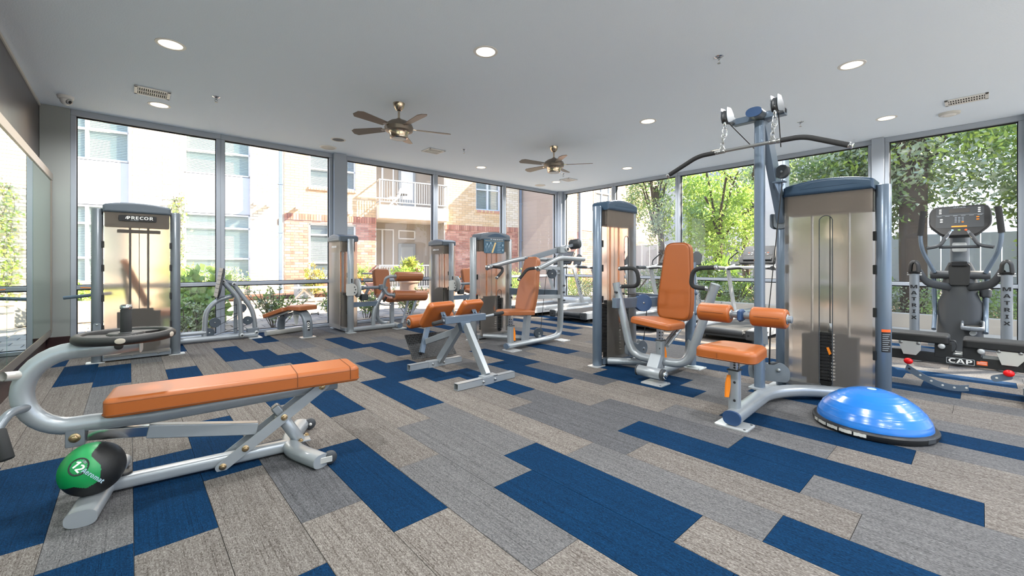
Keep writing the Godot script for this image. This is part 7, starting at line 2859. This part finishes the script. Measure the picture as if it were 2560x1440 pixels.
# ---------------------------------------------------------------- cardio machines, the black bench, the dome
func treadmills() -> void:
	var t := thing("treadmill", "treadmill behind the lat pulldown column, its console and belt in full view", "treadmill", Vector3(6.9, 0, -2.35), "silver treadmills facing the east windows")
	var z := -2.35
	var m := MB.new()
	box(m, Vector3(6.72, 0.165, z), Vector3(1.55, 0.02, 0.52), 0.006)
	obj("running_belt", m, M.belt, t)
	m = MB.new()
	cyl(m, Vector3(5.96, 0.135, z - 0.26), Vector3(5.96, 0.135, z + 0.26), 0.045, 20)
	obj("rear_roller", m, M.charcoal, t)
	m = MB.new()
	box(m, Vector3(6.75, 0.10, z), Vector3(1.6, 0.08, 0.60), 0.01)
	obj("deck_bed", m, M.charcoal, t)
	for s in [-1, 1]:
		m = MB.new()
		pad(m, PackedVector2Array([Vector2(-0.80, -0.062), Vector2(0.95, -0.062), Vector2(0.95, 0.062), Vector2(-0.80, 0.062)]), 0.07, 0.19, 0.02, 0.01, Transform3D(Basis(), Vector3(6.72, 0, z + s * 0.365)), 3)
		var sr := obj("side_rail", m, M.deck_silver, t)
		m = MB.new()
		box(m, Vector3(6.75, 0.1935, z + s * 0.365), Vector3(1.4, 0.006, 0.085), 0.002)
		obj("tread_strip", m, M.off_white, sr)
		m = MB.new()
		box(m, Vector3(5.915, 0.125, z + s * 0.365), Vector3(0.06, 0.13, 0.13), 0.018)
		var ec := obj("end_cap", m, M.charcoal, t)
		m = MB.new()
		cyl(m, Vector3(5.884, 0.125, z + s * 0.345), Vector3(5.880, 0.125, z + s * 0.345), 0.012, 12, 0.001)
		obj("adjuster_hole", m, M.black_print, ec)
		m = MB.new()
		cyl(m, Vector3(6.15, 0.0, z + s * 0.30), Vector3(6.15, 0.02, z + s * 0.30), 0.028, 14)
		rod(m, Vector3(6.15, 0.02, z + s * 0.30), Vector3(6.15, 0.08, z + s * 0.30), 0.010, 8)
		obj("levelling_foot", m, M.charcoal, t)
		# slanting upright and arm
		m = MB.new()
		bar(m, Vector3(7.50, 0.16, z + s * 0.40), Vector3(7.18, 0.96, z + s * 0.40), 0.035, 0.10, Vector3(0.9, 0.36, 0), 0.01)
		var up := obj("upright", m, M.deck_silver, t)
		var d := Vector3(-0.32, 0.80, 0).normalized()
		text("upright_lettering", "MATRIX", 0.055, M.charcoal, up, Transform3D(Basis(-d, d.cross(Vector3(0, 0, 1)) * (1.0 if s > 0 else -1.0), Vector3(0, 0, s)) if s > 0 else Basis(-d, (Vector3(0, 0, -1)).cross(-d), Vector3(0, 0, -1)), Vector3(7.35, 0.55, z + s * 0.419)), false, false, 0.001, 1.5)
		m = MB.new()
		tube(m, bend([Vector3(6.72, 0.985, z + s * 0.38), Vector3(7.12, 0.975, z + s * 0.39), Vector3(7.34, 1.02, z + s * 0.36)], 0.12), 0.030, 0.026, Vector3.UP, 16)
		var ha := obj("arm_rail", m, M.deck_silver, t)
		m = MB.new()
		tube(m, PackedVector3Array([Vector3(6.69, 0.986, z + s * 0.38), Vector3(6.95, 0.982, z + s * 0.385)]), 0.034, 0.030, Vector3.UP, 18)
		obj("rail_grip", m, M.charcoal, ha)
		m = MB.new()
		pad(m, roundpoly(PackedVector2Array([Vector2(-0.10, 0.10), Vector2(0.10, 0.10), Vector2(0.10, -0.10), Vector2(0.02 * s, -0.16), Vector2(-0.04 * s, -0.15), Vector2(-0.10, 0.0)]), 0.03), -0.015, 0.015, 0.006, 0.006, facing(Vector3(7.36, 1.12, z + s * 0.36), Vector3(-0.9, 0.35, 0)), 2)
		obj("bottle_holder", m, M.charcoal, t)
	m = MB.new()
	pad(m, roundpoly(PackedVector2Array([Vector2(-0.30, -0.40), Vector2(0.28, -0.36), Vector2(0.28, 0.36), Vector2(-0.30, 0.40)]), 0.10), 0.14, 0.30, 0.07, 0.01, Transform3D(Basis(), Vector3(7.62, 0, z)), 5)
	obj("motor_hood", m, M.deck_silver, t)
	m = MB.new()
	tube(m, bend([Vector3(7.05, 0.965, z - 0.36), Vector3(7.16, 0.985, z - 0.16), Vector3(7.16, 0.985, z + 0.16), Vector3(7.05, 0.965, z + 0.36)], 0.12), 0.018, 0.0, Vector3.ZERO, 14)
	obj("front_grip", m, M.black_plastic, t)
	m = MB.new()
	box(m, Vector3(7.24, 0.99, z), Vector3(0.24, 0.05, 0.76), 0.02)
	obj("console_base", m, M.deck_silver, t)
	m = MB.new()
	var co := Vector3(-0.80, 0.60, 0).normalized()
	pad(m, roundpoly(PackedVector2Array([Vector2(-0.22, -0.17), Vector2(0.22, -0.17), Vector2(0.26, 0.17), Vector2(-0.26, 0.17)]), 0.035), -0.03, 0.02, 0.01, 0.01, facing(Vector3(7.33, 1.185, z), co), 2)
	var cs := obj("console", m, M.black_plastic, t)
	var f := facing(Vector3(7.33, 1.185, z) + co * 0.0205, co)
	m = MB.new()
	pad(m, rrect(0.40, 0.145, 0.01), 0, 0.002, 0.0005, 0, Transform3D(f.basis, f * Vector3(0, 0, -0.06)), 1)
	obj("display", m, M.charcoal, cs)
	m = MB.new()
	pad(m, rrect(0.17, 0.04, 0.004), 0.002, 0.004, 0.0005, 0, Transform3D(f.basis, f * Vector3(0, 0, -0.095)), 1)
	obj("readout", m, M.lcd, cs)
	for c in 7:
		for r in 2:
			m = MB.new()
			pad(m, rrect(0.024, 0.012, 0.004, 2), 0.002, 0.005, 0.001, 0, Transform3D(f.basis, f * Vector3(-0.135 + c * 0.045, 0, -0.03 + r * 0.035)), 1)
			obj("button", m, M.white_print if (c + r) % 3 else M.orange_print, cs)
	m = MB.new()
	box(m, f * Vector3(0, 0.012, 0.09), Vector3(0.40, 0.02, 0.06), 0.006, Basis(f.basis.x, f.basis.y, f.basis.z))
	obj("tray", m, M.charcoal, cs)
	m = MB.new()
	pad(m, rrect(0.06, 0.012, 0.003, 2), 0.0, 0.004, 0.001, 0, Transform3D(f.basis, f * Vector3(0, 0.024, 0.135)), 1)
	obj("stop_key", m, M.orange_plastic, cs)
	text("side_lettering", "MATRIX", 0.022, M.charcoal, t, looking(Vector3(6.3, 0.125, z + 0.4285), Vector3(0, 0, 1)), false, false, 0.001, 1.4)
	ORG = Vector3.ZERO
	for q in [[-3.72, "treadmill half hidden behind the chest press seat and back pad"], [-5.05, "treadmill between the shoulder press upright and the chest press tower, its belt end showing"], [-6.35, "farthest treadmill, behind the shoulder press near the glass corner"]]:
		var c := t.duplicate()
		c.name = numbered("treadmill")
		add_child(c, true)
		c.position = Vector3(6.9, 0, q[0])
		c.set_meta("label", q[1])


func elliptical() -> void:
	var z := -0.165
	var t := thing("elliptical_trainer", "grey elliptical trainer with tall moving arms and a console, at the right by the windows", "exercise machine", Vector3(6.7, 0, z))
	var m := MB.new()
	# central shroud and mast
	m = MB.new()
	var secs := [[0.0, 0.20, 0.34], [0.10, 0.185, 0.32], [0.45, 0.17, 0.30], [0.62, 0.17, 0.28], [0.72, 0.135, 0.22], [0.80, 0.14, 0.20], [0.98, 0.115, 0.17], [1.06, 0.085, 0.12]]
	var seg := 26
	var base := m.v.size()
	for s in secs:
		for k in seg:
			var a := TAU * k / seg
			var cx := signf(cos(a)) * pow(absf(cos(a)), 0.7)
			var cz := signf(sin(a)) * pow(absf(sin(a)), 0.7)
			m.vert(Vector3(6.78 + cx * s[2] * 0.6, s[0], z + cz * s[1]), Vector3(cos(a), 0.1, sin(a)).normalized())
	for j in secs.size() - 1:
		for k in seg:
			var a := base + j * seg + k
			var b := base + j * seg + (k + 1) % seg
			m.face(a, b, b + seg, a + seg, m.n[a] + m.n[b])
	var hs := obj("drive_shroud", m, M.charcoal, t)
	m = MB.new()
	pad(m, roundpoly(PackedVector2Array([Vector2(-0.075, 0.12), Vector2(0.075, 0.12), Vector2(0.085, -0.10), Vector2(0.05, -0.13), Vector2(-0.05, -0.13), Vector2(-0.085, -0.10)]), 0.02), -0.01, 0.012, 0.006, 0, facing(Vector3(6.665, 0.93, z), Vector3(-1, 0.1, 0)), 2)
	obj("bottle_recess", m, M.black_plastic, hs)
	m = MB.new()
	box(m, Vector3(6.655, 1.045, z), Vector3(0.03, 0.05, 0.12), 0.006)
	obj("recess_slot", m, M.black_print, hs)
	m = MB.new()
	tube(m, PackedVector3Array([Vector3(6.79, 1.0, z), Vector3(6.72, 1.40, z)]), 0.075, 0.055, Vector3.RIGHT, 24, true, 0.8)
	obj("mast", m, M.grey_paint, t)
	# console
	var co := Vector3(-0.93, 0.36, 0).normalized()
	m = MB.new()
	var ol := roundpoly(PackedVector2Array([Vector2(-0.20, -0.17), Vector2(0.20, -0.17), Vector2(0.235, -0.10), Vector2(0.235, 0.06), Vector2(0.12, 0.19), Vector2(-0.12, 0.19), Vector2(-0.235, 0.06), Vector2(-0.235, -0.10)]), 0.05)
	var ct := facing(Vector3(6.66, 1.515, z), co)
	pad(m, ol, -0.05, 0.02, 0.014, 0.02, ct, 3)
	var cs := obj("console", m, M.black_plastic, t)
	var f := Transform3D(ct.basis, ct * Vector3(0, 0.0205, 0))
	m = MB.new()
	pad(m, rrect(0.36, 0.245, 0.02), 0, 0.002, 0.0006, 0, Transform3D(f.basis, f * Vector3(0, 0, -0.025)), 1)
	obj("console_face", m, M.charcoal, cs)
	m = MB.new()
	pad(m, rrect(0.155, 0.05, 0.005), 0.002, 0.004, 0.0006, 0, Transform3D(f.basis, f * Vector3(0, 0, -0.105)), 1)
	var ro := obj("readout", m, M.lcd, cs)
	text("brand_lettering", "MATRIX", 0.013, M.grey_print, cs, looking(f * Vector3(0.0, 0.003, -0.143), co), true, false, 0.001, 1.4)
	m = MB.new()
	pad(m, rrect(0.35, 0.003, 0.001, 1), 0.002, 0.003, 0, 0, Transform3D(f.basis, f * Vector3(0, 0, -0.055)), 1)
	obj("divider_line", m, M.grey_print, cs)
	for s in [-1, 1]:
		for k in 3:
			m = MB.new()
			pad(m, rrect(0.02, 0.012, 0.005, 3), 0.002, 0.006, 0.001, 0, Transform3D(f.basis, f * Vector3(s * 0.145, 0, -0.125 + k * 0.022)), 1)
			obj("button", m, M.white_print, cs)
	for k in 6:
		m = MB.new()
		pad(m, rrect(0.034, 0.005, 0.001, 1), 0.002, 0.003, 0, 0, Transform3D(f.basis, f * Vector3(-0.15 + k * 0.06, 0, -0.045)), 1)
		obj("printed_word", m, M.grey_print, cs)
	for r in 4:
		for c in 3:
			m = MB.new()
			pad(m, rrect(0.018, 0.012, 0.004, 3), 0.002, 0.006, 0.001, 0, Transform3D(f.basis, f * Vector3(-0.026 + c * 0.026, 0, -0.022 + r * 0.018)), 1)
			obj("key", m, M.orange_plastic if r == 3 and c == 2 else M.grey_paint, cs)
	for q in [[-0.135, -0.005, 0], [-0.135, 0.022, 0], [0.135, -0.020, 1], [0.135, 0.008, 1]]:
		m = MB.new()
		pad(m, rrect(0.022, 0.014, 0.006, 3), 0.002, 0.007, 0.001, 0, Transform3D(f.basis, f * Vector3(q[0], 0, q[1])), 1)
		obj("button", m, M.orange_plastic if q[2] else M.white_print, cs)
	m = MB.new()
	pad(m, rrect(0.115, 0.014, 0.003), 0.002, 0.004, 0, 0, Transform3D(f.basis, f * Vector3(0, 0, 0.082)), 1)
	obj("lit_strip", m, M.amber_led, cs)
	for k in 3:
		m = MB.new()
		pad(m, circle(0.011, 16), 0.0, 0.006, 0.002, 0, Transform3D(f.basis, f * Vector3(-0.05 + k * 0.05, 0, 0.125)), 2)
		obj("start_button", m, [M.sign_pale, M.leaf_mid, M.orange_print][k], cs)
	# fixed grips
	m = MB.new()
	for s in [-1, 1]:
		tube(m, bend([Vector3(6.62, 1.40, z + s * 0.055), Vector3(6.56, 1.335, z + s * 0.10), Vector3(6.53, 1.235, z + s * 0.14), Vector3(6.50, 1.215, z + s * 0.245)], 0.07), 0.017, 0.0, Vector3.ZERO, 14)
	rod(m, Vector3(6.56, 1.225, z - 0.15), Vector3(6.56, 1.225, z + 0.15), 0.016)
	var fg := obj("fixed_grip_bar", m, M.charcoal, t)
	m = MB.new()
	for s in [-1, 1]:
		rod(m, Vector3(6.605, 1.39, z + s * 0.065), Vector3(6.556, 1.31, z + s * 0.108), 0.0185, 16)
	obj("pulse_sensor", m, M.chrome, fg)
	m = MB.new()
	pad(m, rrect(0.11, 0.10, 0.02), -0.004, 0.006, 0.002, 0, facing(Vector3(6.665, 1.225, z), Vector3(-1, 0.1, 0)), 1)
	obj("clamp_plate", m, M.pale_steel, t)
	# crosswise pivot and moving arms
	m = MB.new()
	cyl(m, Vector3(6.70, 0.925, z - 0.225), Vector3(6.70, 0.925, z + 0.225), 0.045, 22)
	obj("arm_pivot", m, M.charcoal, t)
	for s in [-1, 1]:
		m = MB.new()
		var top := bend([Vector3(6.66, 0.95, z + s * 0.19), Vector3(6.58, 1.18, z + s * 0.28), Vector3(6.56, 1.33, z + s * 0.30), Vector3(6.55, 1.62, z + s * 0.275)], 0.14, 8)
		tube(m, top, 0.0185, 0.0, Vector3.ZERO, 16)
		var ma := obj("moving_arm", m, M.slate, t)
		m = MB.new()
		tube(m, PackedVector3Array([Vector3(6.56, 1.36, z + s * 0.298), Vector3(6.55, 1.63, z + s * 0.274)]), 0.0265, 0.026, Vector3.UP, 16)
		obj("arm_grip", m, M.foam, ma)
		m = MB.new()
		tube(m, bend([Vector3(6.72, 0.90, z + s * 0.20), Vector3(6.74, 0.5, z + s * 0.19), Vector3(6.55, 0.33, z + s * 0.19)], 0.1), 0.020, 0.0, Vector3.ZERO, 12)
		obj("lower_link", m, M.slate, ma)
		# side posts with black caps
		m = MB.new()
		tube(m, PackedVector3Array([Vector3(6.30, 0.03, z + s * 0.325), Vector3(6.30, 0.96, z + s * 0.325)]), 0.040, 0.046, Vector3.RIGHT, 22, true, 0.85)
		var sp := obj("side_post", m, M.grey_paint, t)
		for k in 6:
			text("post_letter", "MATRIX"[k], 0.036, M.black_print, sp, looking(Vector3(6.2525, 0.80 - k * 0.066, z + s * 0.325), Vector3(-1, 0, 0), Vector3.UP), true, false, 0.001, 1.5)
		m = MB.new()
		cyl(m, Vector3(6.30, 0.0, z + s * 0.325), Vector3(6.30, 0.045, z + s * 0.325), 0.075, 26, 0.02)
		obj("post_foot", m, M.pale_steel, sp)
		m = MB.new()
		pad(m, roundpoly(PackedVector2Array([Vector2(-0.052, 0.06), Vector2(0.052, 0.06), Vector2(0.045, -0.05), Vector2(0.02, -0.09), Vector2(-0.02, -0.09), Vector2(-0.045, -0.05)]), 0.03), -0.06, 0.06, 0.03, 0.03, facing(Vector3(6.30, 0.995, z + s * 0.325), Vector3(-1, 0, 0)), 4)
		obj("post_cap", m, M.black_plastic, sp)
		m = MB.new()
		for y in [0.925, 0.945]:
			cyl(m, Vector3(6.30, y, z + s * 0.325 - 0.058), Vector3(6.30, y, z + s * 0.325 + 0.058), 0.008, 10, 0.001)
		obj("clamp_bolt", m, M.steel, sp)
		m = MB.new()
		tube(m, bend([Vector3(6.32, 0.975, z + s * 0.30), Vector3(6.42, 0.84, z + s * 0.24), Vector3(6.62, 0.80, z + s * 0.12), Vector3(6.70, 0.79, z + s * 0.05)], 0.12, 8), 0.022, 0.042, Vector3.UP, 16)
		obj("curved_frame_arm", m, M.charcoal, t)
		# pedals
		var px := 6.52 if s > 0 else 6.95
		var py := 0.36 if s > 0 else 0.24
		m = MB.new()
		var po := rrect(0.34, 0.15, 0.06)
		pad(m, po, 0.0, 0.03, 0.006, 0.006, Transform3D(Basis(), Vector3(px, py, z + s * 0.10)), 2)
		var pd := obj("pedal", m, M.charcoal, t)
		m = MB.new()
		var rim := PackedVector3Array()
		for q in po:
			rim.push_back(Vector3(px + q.x, py + 0.045 + 0.02 * signf(q.x), z + s * 0.10 + q.y))
		rim.push_back(rim[0])
		tube(m, rim, 0.012, 0.022, Vector3.UP, 8, false)
		obj("pedal_rim", m, M.grey_paint, pd)
		for k in 8:
			m = MB.new()
			box(m, Vector3(px - 0.12 + k * 0.034, py + 0.033, z + s * 0.10), Vector3(0.012, 0.008, 0.11), 0.002)
			obj("pedal_rib", m, M.black_plastic, pd)
		m = MB.new()
		tube(m, PackedVector3Array([Vector3(px + 0.1, py - 0.03, z + s * 0.10), Vector3(6.34, 0.20, z + s * 0.15)] if s < 0 else [Vector3(px - 0.1, py - 0.03, z + 0.10), Vector3(px + 0.42, 0.30, z + 0.12)]), 0.024, 0.0, Vector3.ZERO, 12)
		obj("pedal_arm", m, M.pale_steel, t)
	# the linkage seen right of the shroud, and a floor frame
	m = MB.new()
	rod(m, Vector3(6.75, 0.72, z + 0.19), Vector3(6.72, 0.30, z + 0.19), 0.024, 14)
	obj("linkage_rod", m, M.grey_paint, t)
	m = MB.new()
	box(m, Vector3(6.75, 0.735, z + 0.19), Vector3(0.11, 0.12, 0.09), 0.03)
	obj("linkage_joint", m, M.charcoal, t)
	m = MB.new()
	bar(m, Vector3(6.22, 0.06, z), Vector3(7.75, 0.06, z), 0.11, 0.06)
	bar(m, Vector3(6.30, 0.05, z - 0.33), Vector3(6.30, 0.05, z + 0.33), 0.06, 0.05)
	bar(m, Vector3(7.65, 0.035, z - 0.30), Vector3(7.65, 0.035, z + 0.30), 0.09, 0.07)
	obj("floor_frame", m, M.grey_paint, t)
	ORG = Vector3.ZERO


func workout_bench() -> void:
	var x := 5.0
	var t := thing("folding_bench", "black folding workout bench with two padded halves and red adjustment knobs, at the right edge", "bench", Vector3(x, 0, 0.0))
	var m := MB.new()
	bar(m, Vector3(x, 0.262, -0.95), Vector3(x, 0.262, 0.42), 0.055, 0.075)
	var rl := obj("main_rail", m, M.black_plastic, t)
	for q in [[-1.30, -0.178, 0.452], [-0.105, 0.75, 0.442]]:
		m = MB.new()
		pad(m, rrect(0.24, q[1] - q[0], 0.03), -0.072, 0.0, 0.022, 0.012, Transform3D(Basis(), Vector3(x + 0.06, q[2] + 0.004, (q[0] + q[1]) / 2)), 4)
		var pd := obj("bench_pad", m, M.rubber, t)
		for zz in [q[0] + 0.1, q[1] - 0.045]:
			m = MB.new()
			cyl(m, Vector3(x - 0.03, q[2] - 0.085, zz), Vector3(x - 0.062, q[2] - 0.085, zz), 0.022, 18, 0.006)
			obj("pad_bolt", m, M.pale_steel, pd)
	# hinge blocks under the gap
	m = MB.new()
	box(m, Vector3(x, 0.33, -0.215), Vector3(0.06, 0.12, 0.10), 0.004)
	box(m, Vector3(x, 0.33, -0.055), Vector3(0.06, 0.12, 0.10), 0.004)
	obj("hinge_block", m, M.black_plastic, t)
	m = MB.new()
	cyl(m, Vector3(x + 0.02, 0.305, -0.21), Vector3(x + 0.02, 0.305, -0.05), 0.026, 18)
	obj("hinge_tube", m, M.steel, t)
	m = MB.new()
	tube(m, bend([Vector3(x + 0.05, 0.40, -0.19), Vector3(x + 0.0, 0.42, -0.145), Vector3(x - 0.01, 0.36, -0.135), Vector3(x, 0.30, -0.17)], 0.03), 0.004, 0.016, Vector3(1, 0, 0), 8)
	obj("handle_strap", m, M.charcoal, t)
	# silver brackets, red knobs, hole-punched sectors
	for q in [[-0.44, 1.0], [0.115, -1.0]]:
		var z0: float = q[0]
		m = MB.new()
		pad(m, PackedVector2Array([Vector2(-0.07, -0.05), Vector2(0.075, -0.05), Vector2(0.075, 0.02), Vector2(0.045, 0.065), Vector2(-0.035, 0.065)]), 0, 0.005, 0.001, 0, facing(Vector3(x - 0.045, 0.335, z0 + 0.02), Vector3(-1, 0, 0)), 1)
		var bk := obj("side_bracket", m, M.zinc, t)
		m = MB.new()
		for dz in [-0.05, 0.06]:
			bolt(m, Vector3(x - 0.051, 0.372, z0 + 0.02 + dz), Vector3(-1, 0, 0), 0.009)
		obj("bolt", m, M.steel, bk)
		m = MB.new()
		ball(m, Vector3(x - 0.085, 0.218, z0 + 0.02), Vector3(0.022, 0.026, 0.030), 24, 14)
		obj("red_knob", m, M.red_plastic, t)
		m = MB.new()
		cyl(m, Vector3(x - 0.03, 0.218, z0 + 0.02), Vector3(x - 0.075, 0.218, z0 + 0.02), 0.010, 12)
		obj("knob_stem", m, M.steel, t)
	var arc := PackedVector2Array()
	for k in 15:
		var a := lerpf(0.0, 1.0, k / 14.0)
		arc.push_back(Vector2(-0.03 + 0.36 * a, -0.005 + 0.12 * sin(a * 2.1) + 0.012))
	for k in 15:
		var a := lerpf(1.0, 0.0, k / 14.0)
		arc.push_back(Vector2(-0.045 + 0.375 * a, 0.045 + 0.12 * sin(a * 2.1) + 0.012))
	m = MB.new()
	pad(m, arc, 0, 0.006, 0.001, 0.001, facing(Vector3(x - 0.055, 0.195, -0.40), Vector3(-1, 0, 0)), 1)
	var sc := obj("adjust_sector", m, M.slate, t)
	for k in 6:
		var a := 0.06 + 0.18 * k
		m = MB.new()
		cyl(m, Vector3(x - 0.060, 0.195 - (0.030 + 0.12 * sin(a * 2.1)), -0.40 - 0.037 + 0.368 * a), Vector3(x - 0.063, 0.195 - (0.030 + 0.12 * sin(a * 2.1)), -0.40 - 0.037 + 0.368 * a), 0.008, 14, 0.001)
		obj("sector_hole", m, M.black_print if k == 0 else M.off_white, sc)
	m = MB.new()
	pad(m, rrect(0.115, 0.05, 0.024), 0, 0.006, 0.001, 0.001, facing(Vector3(x - 0.055, 0.175, 0.10), Vector3(-1, 0, 0), Vector3(0, 0.92, -0.38)), 1)
	sc = obj("adjust_sector", m, M.slate, t)
	m = MB.new()
	cyl(m, Vector3(x - 0.060, 0.168, 0.075), Vector3(x - 0.063, 0.168, 0.075), 0.008, 14, 0.001)
	obj("sector_hole", m, M.off_white, sc)
	# label, warning stickers
	m = MB.new()
	plate(m, Vector3(x - 0.029, 0.258, -0.118), Vector3(-1, 0, 0), rrect(0.158, 0.048, 0.006), 0.003, 0.0005)
	var lb := obj("logo_plate", m, M.pale_steel, t)
	m = MB.new()
	plate(m, Vector3(x - 0.0305, 0.258, -0.118), Vector3(-1, 0, 0), rrect(0.150, 0.040, 0.005), 0.002, 0.0005)
	obj("logo_field", m, M.black_print, lb)
	text("logo_lettering", "CAP", 0.034, M.white_print, lb, looking(Vector3(x - 0.0325, 0.258, -0.118), Vector3(-1, 0, 0)), true, true, 0.001, 1.6)
	for z0 in [-0.565, 0.0]:
		m = MB.new()
		plate(m, Vector3(x - 0.029, 0.262, z0), Vector3(-1, 0, 0), rrect(0.058, 0.034, 0.003), 0.002, 0.0005)
		var ws := obj("warning_sticker", m, M.orange_print, t)
		m = MB.new()
		for k in 2:
			box(m, Vector3(x - 0.0305, 0.257 + 0.011 * k, z0), Vector3(0.001, 0.003, 0.05))
		obj("sticker_line", m, M.white_print, ws)
	m = MB.new()
	bar(m, Vector3(x - 0.01, 0.31, 0.0), Vector3(x - 0.01, 0.305, 0.20), 0.02, 0.03)
	bar(m, Vector3(x - 0.01, 0.32, -0.40), Vector3(x - 0.01, 0.315, -0.22), 0.02, 0.03)
	obj("support_bar", m, M.steel, t)
	# legs and floor bars
	for z0 in [0.25, -0.98]:
		m = MB.new()
		bar(m, Vector3(x, 0.35, z0 - 0.03), Vector3(x, 0.05, z0 + 0.02 * signf(z0)), 0.06, 0.06, Vector3.RIGHT)
		obj("leg", m, M.black_plastic, t)
		m = MB.new()
		bar(m, Vector3(x - 0.22, 0.035, z0), Vector3(x + 0.22, 0.035, z0), 0.06, 0.055)
		var fb := obj("floor_bar", m, M.black_plastic, t)
		m = MB.new()
		for s in [-1, 1]:
			box(m, Vector3(x + s * 0.222, 0.035, z0), Vector3(0.012, 0.065, 0.07), 0.004)
		obj("bar_cap", m, M.pale_steel, fb)
	ORG = Vector3.ZERO


func balance_dome() -> void:
	var c := Vector3(3.53, 0, -0.472)
	var t := thing("balance_dome", "blue inflated balance dome on a black platform, on the carpet before the lat pulldown tower", "balance trainer", c)
	var tr := Transform3D(Basis(), c)
	var m := MB.new()
	lathe(m, PackedVector2Array([Vector2(0.0, 0.0), Vector2(0.285, 0.0), Vector2(0.305, 0.006), Vector2(0.312, 0.022), Vector2(0.312, 0.036), Vector2(0.304, 0.046), Vector2(0.27, 0.05), Vector2(0.0, 0.05)]), 72, tr, 0.5)
	var b := obj("platform", m, M.black_plastic, t)
	m = MB.new()
	var prof := PackedVector2Array()
	var big := 0.36
	var prev := 0.0
	for k in 61:
		var u := k / 60.0
		var r := 0.288 * cos(u * PI / 2)
		var y := 0.045 + 0.198 * pow(sin(u * PI / 2), 1.15)
		var ring := 0.0
		for q in [0.16, 0.3, 0.44, 0.58, 0.71, 0.83]:
			ring += exp(-pow((u - q) / 0.010, 2.0))
		prof.push_back(Vector2(maxf(0.0, r + 0.0022 * ring * cos(u * PI / 2)), y + 0.0022 * ring * sin(u * PI / 2)))
	lathe(m, prof, 96, tr, 1.5)
	var d := obj("dome", m, M.dome_blue, t)
	m = MB.new()
	cyl(m, c + Vector3(-0.01, 0.242, 0.0), c + Vector3(-0.01, 0.2455, 0.0), 0.024, 24, 0.002)
	obj("valve_plug", m, M.sign_pale, d)
	# worn white sticker along the rim
	m = MB.new()
	var n := 40
	for k in n + 1:
		var a := lerpf(PI + 1.05, PI - 0.05, float(k) / n)
		var wob := 0.004 * sin(k * 2.3) + 0.003 * sin(k * 5.1)
		for y in [0.015 + absf(wob) * 0.5, 0.036 + wob * 0.3]:
			m.vert(c + Vector3(cos(a) * 0.3128, y, -sin(a) * 0.3128 * -1.0), Vector3(cos(a), 0, sin(a)))
	for k in n:
		if k % 9 != 5:
			m.face(k * 2, k * 2 + 2, k * 2 + 3, k * 2 + 1, m.n[k * 2])
	obj("rim_sticker", m, M.off_white, b)
	m = MB.new()
	for s in [0.25, 2.0]:
		box(m, c + Vector3(cos(s) * 0.306, 0.026, sin(s) * 0.306), Vector3(0.012, 0.03, 0.07), 0.004, Basis(Vector3.UP, -s))
	obj("carry_recess", m, M.charcoal, b)
	ORG = Vector3.ZERO
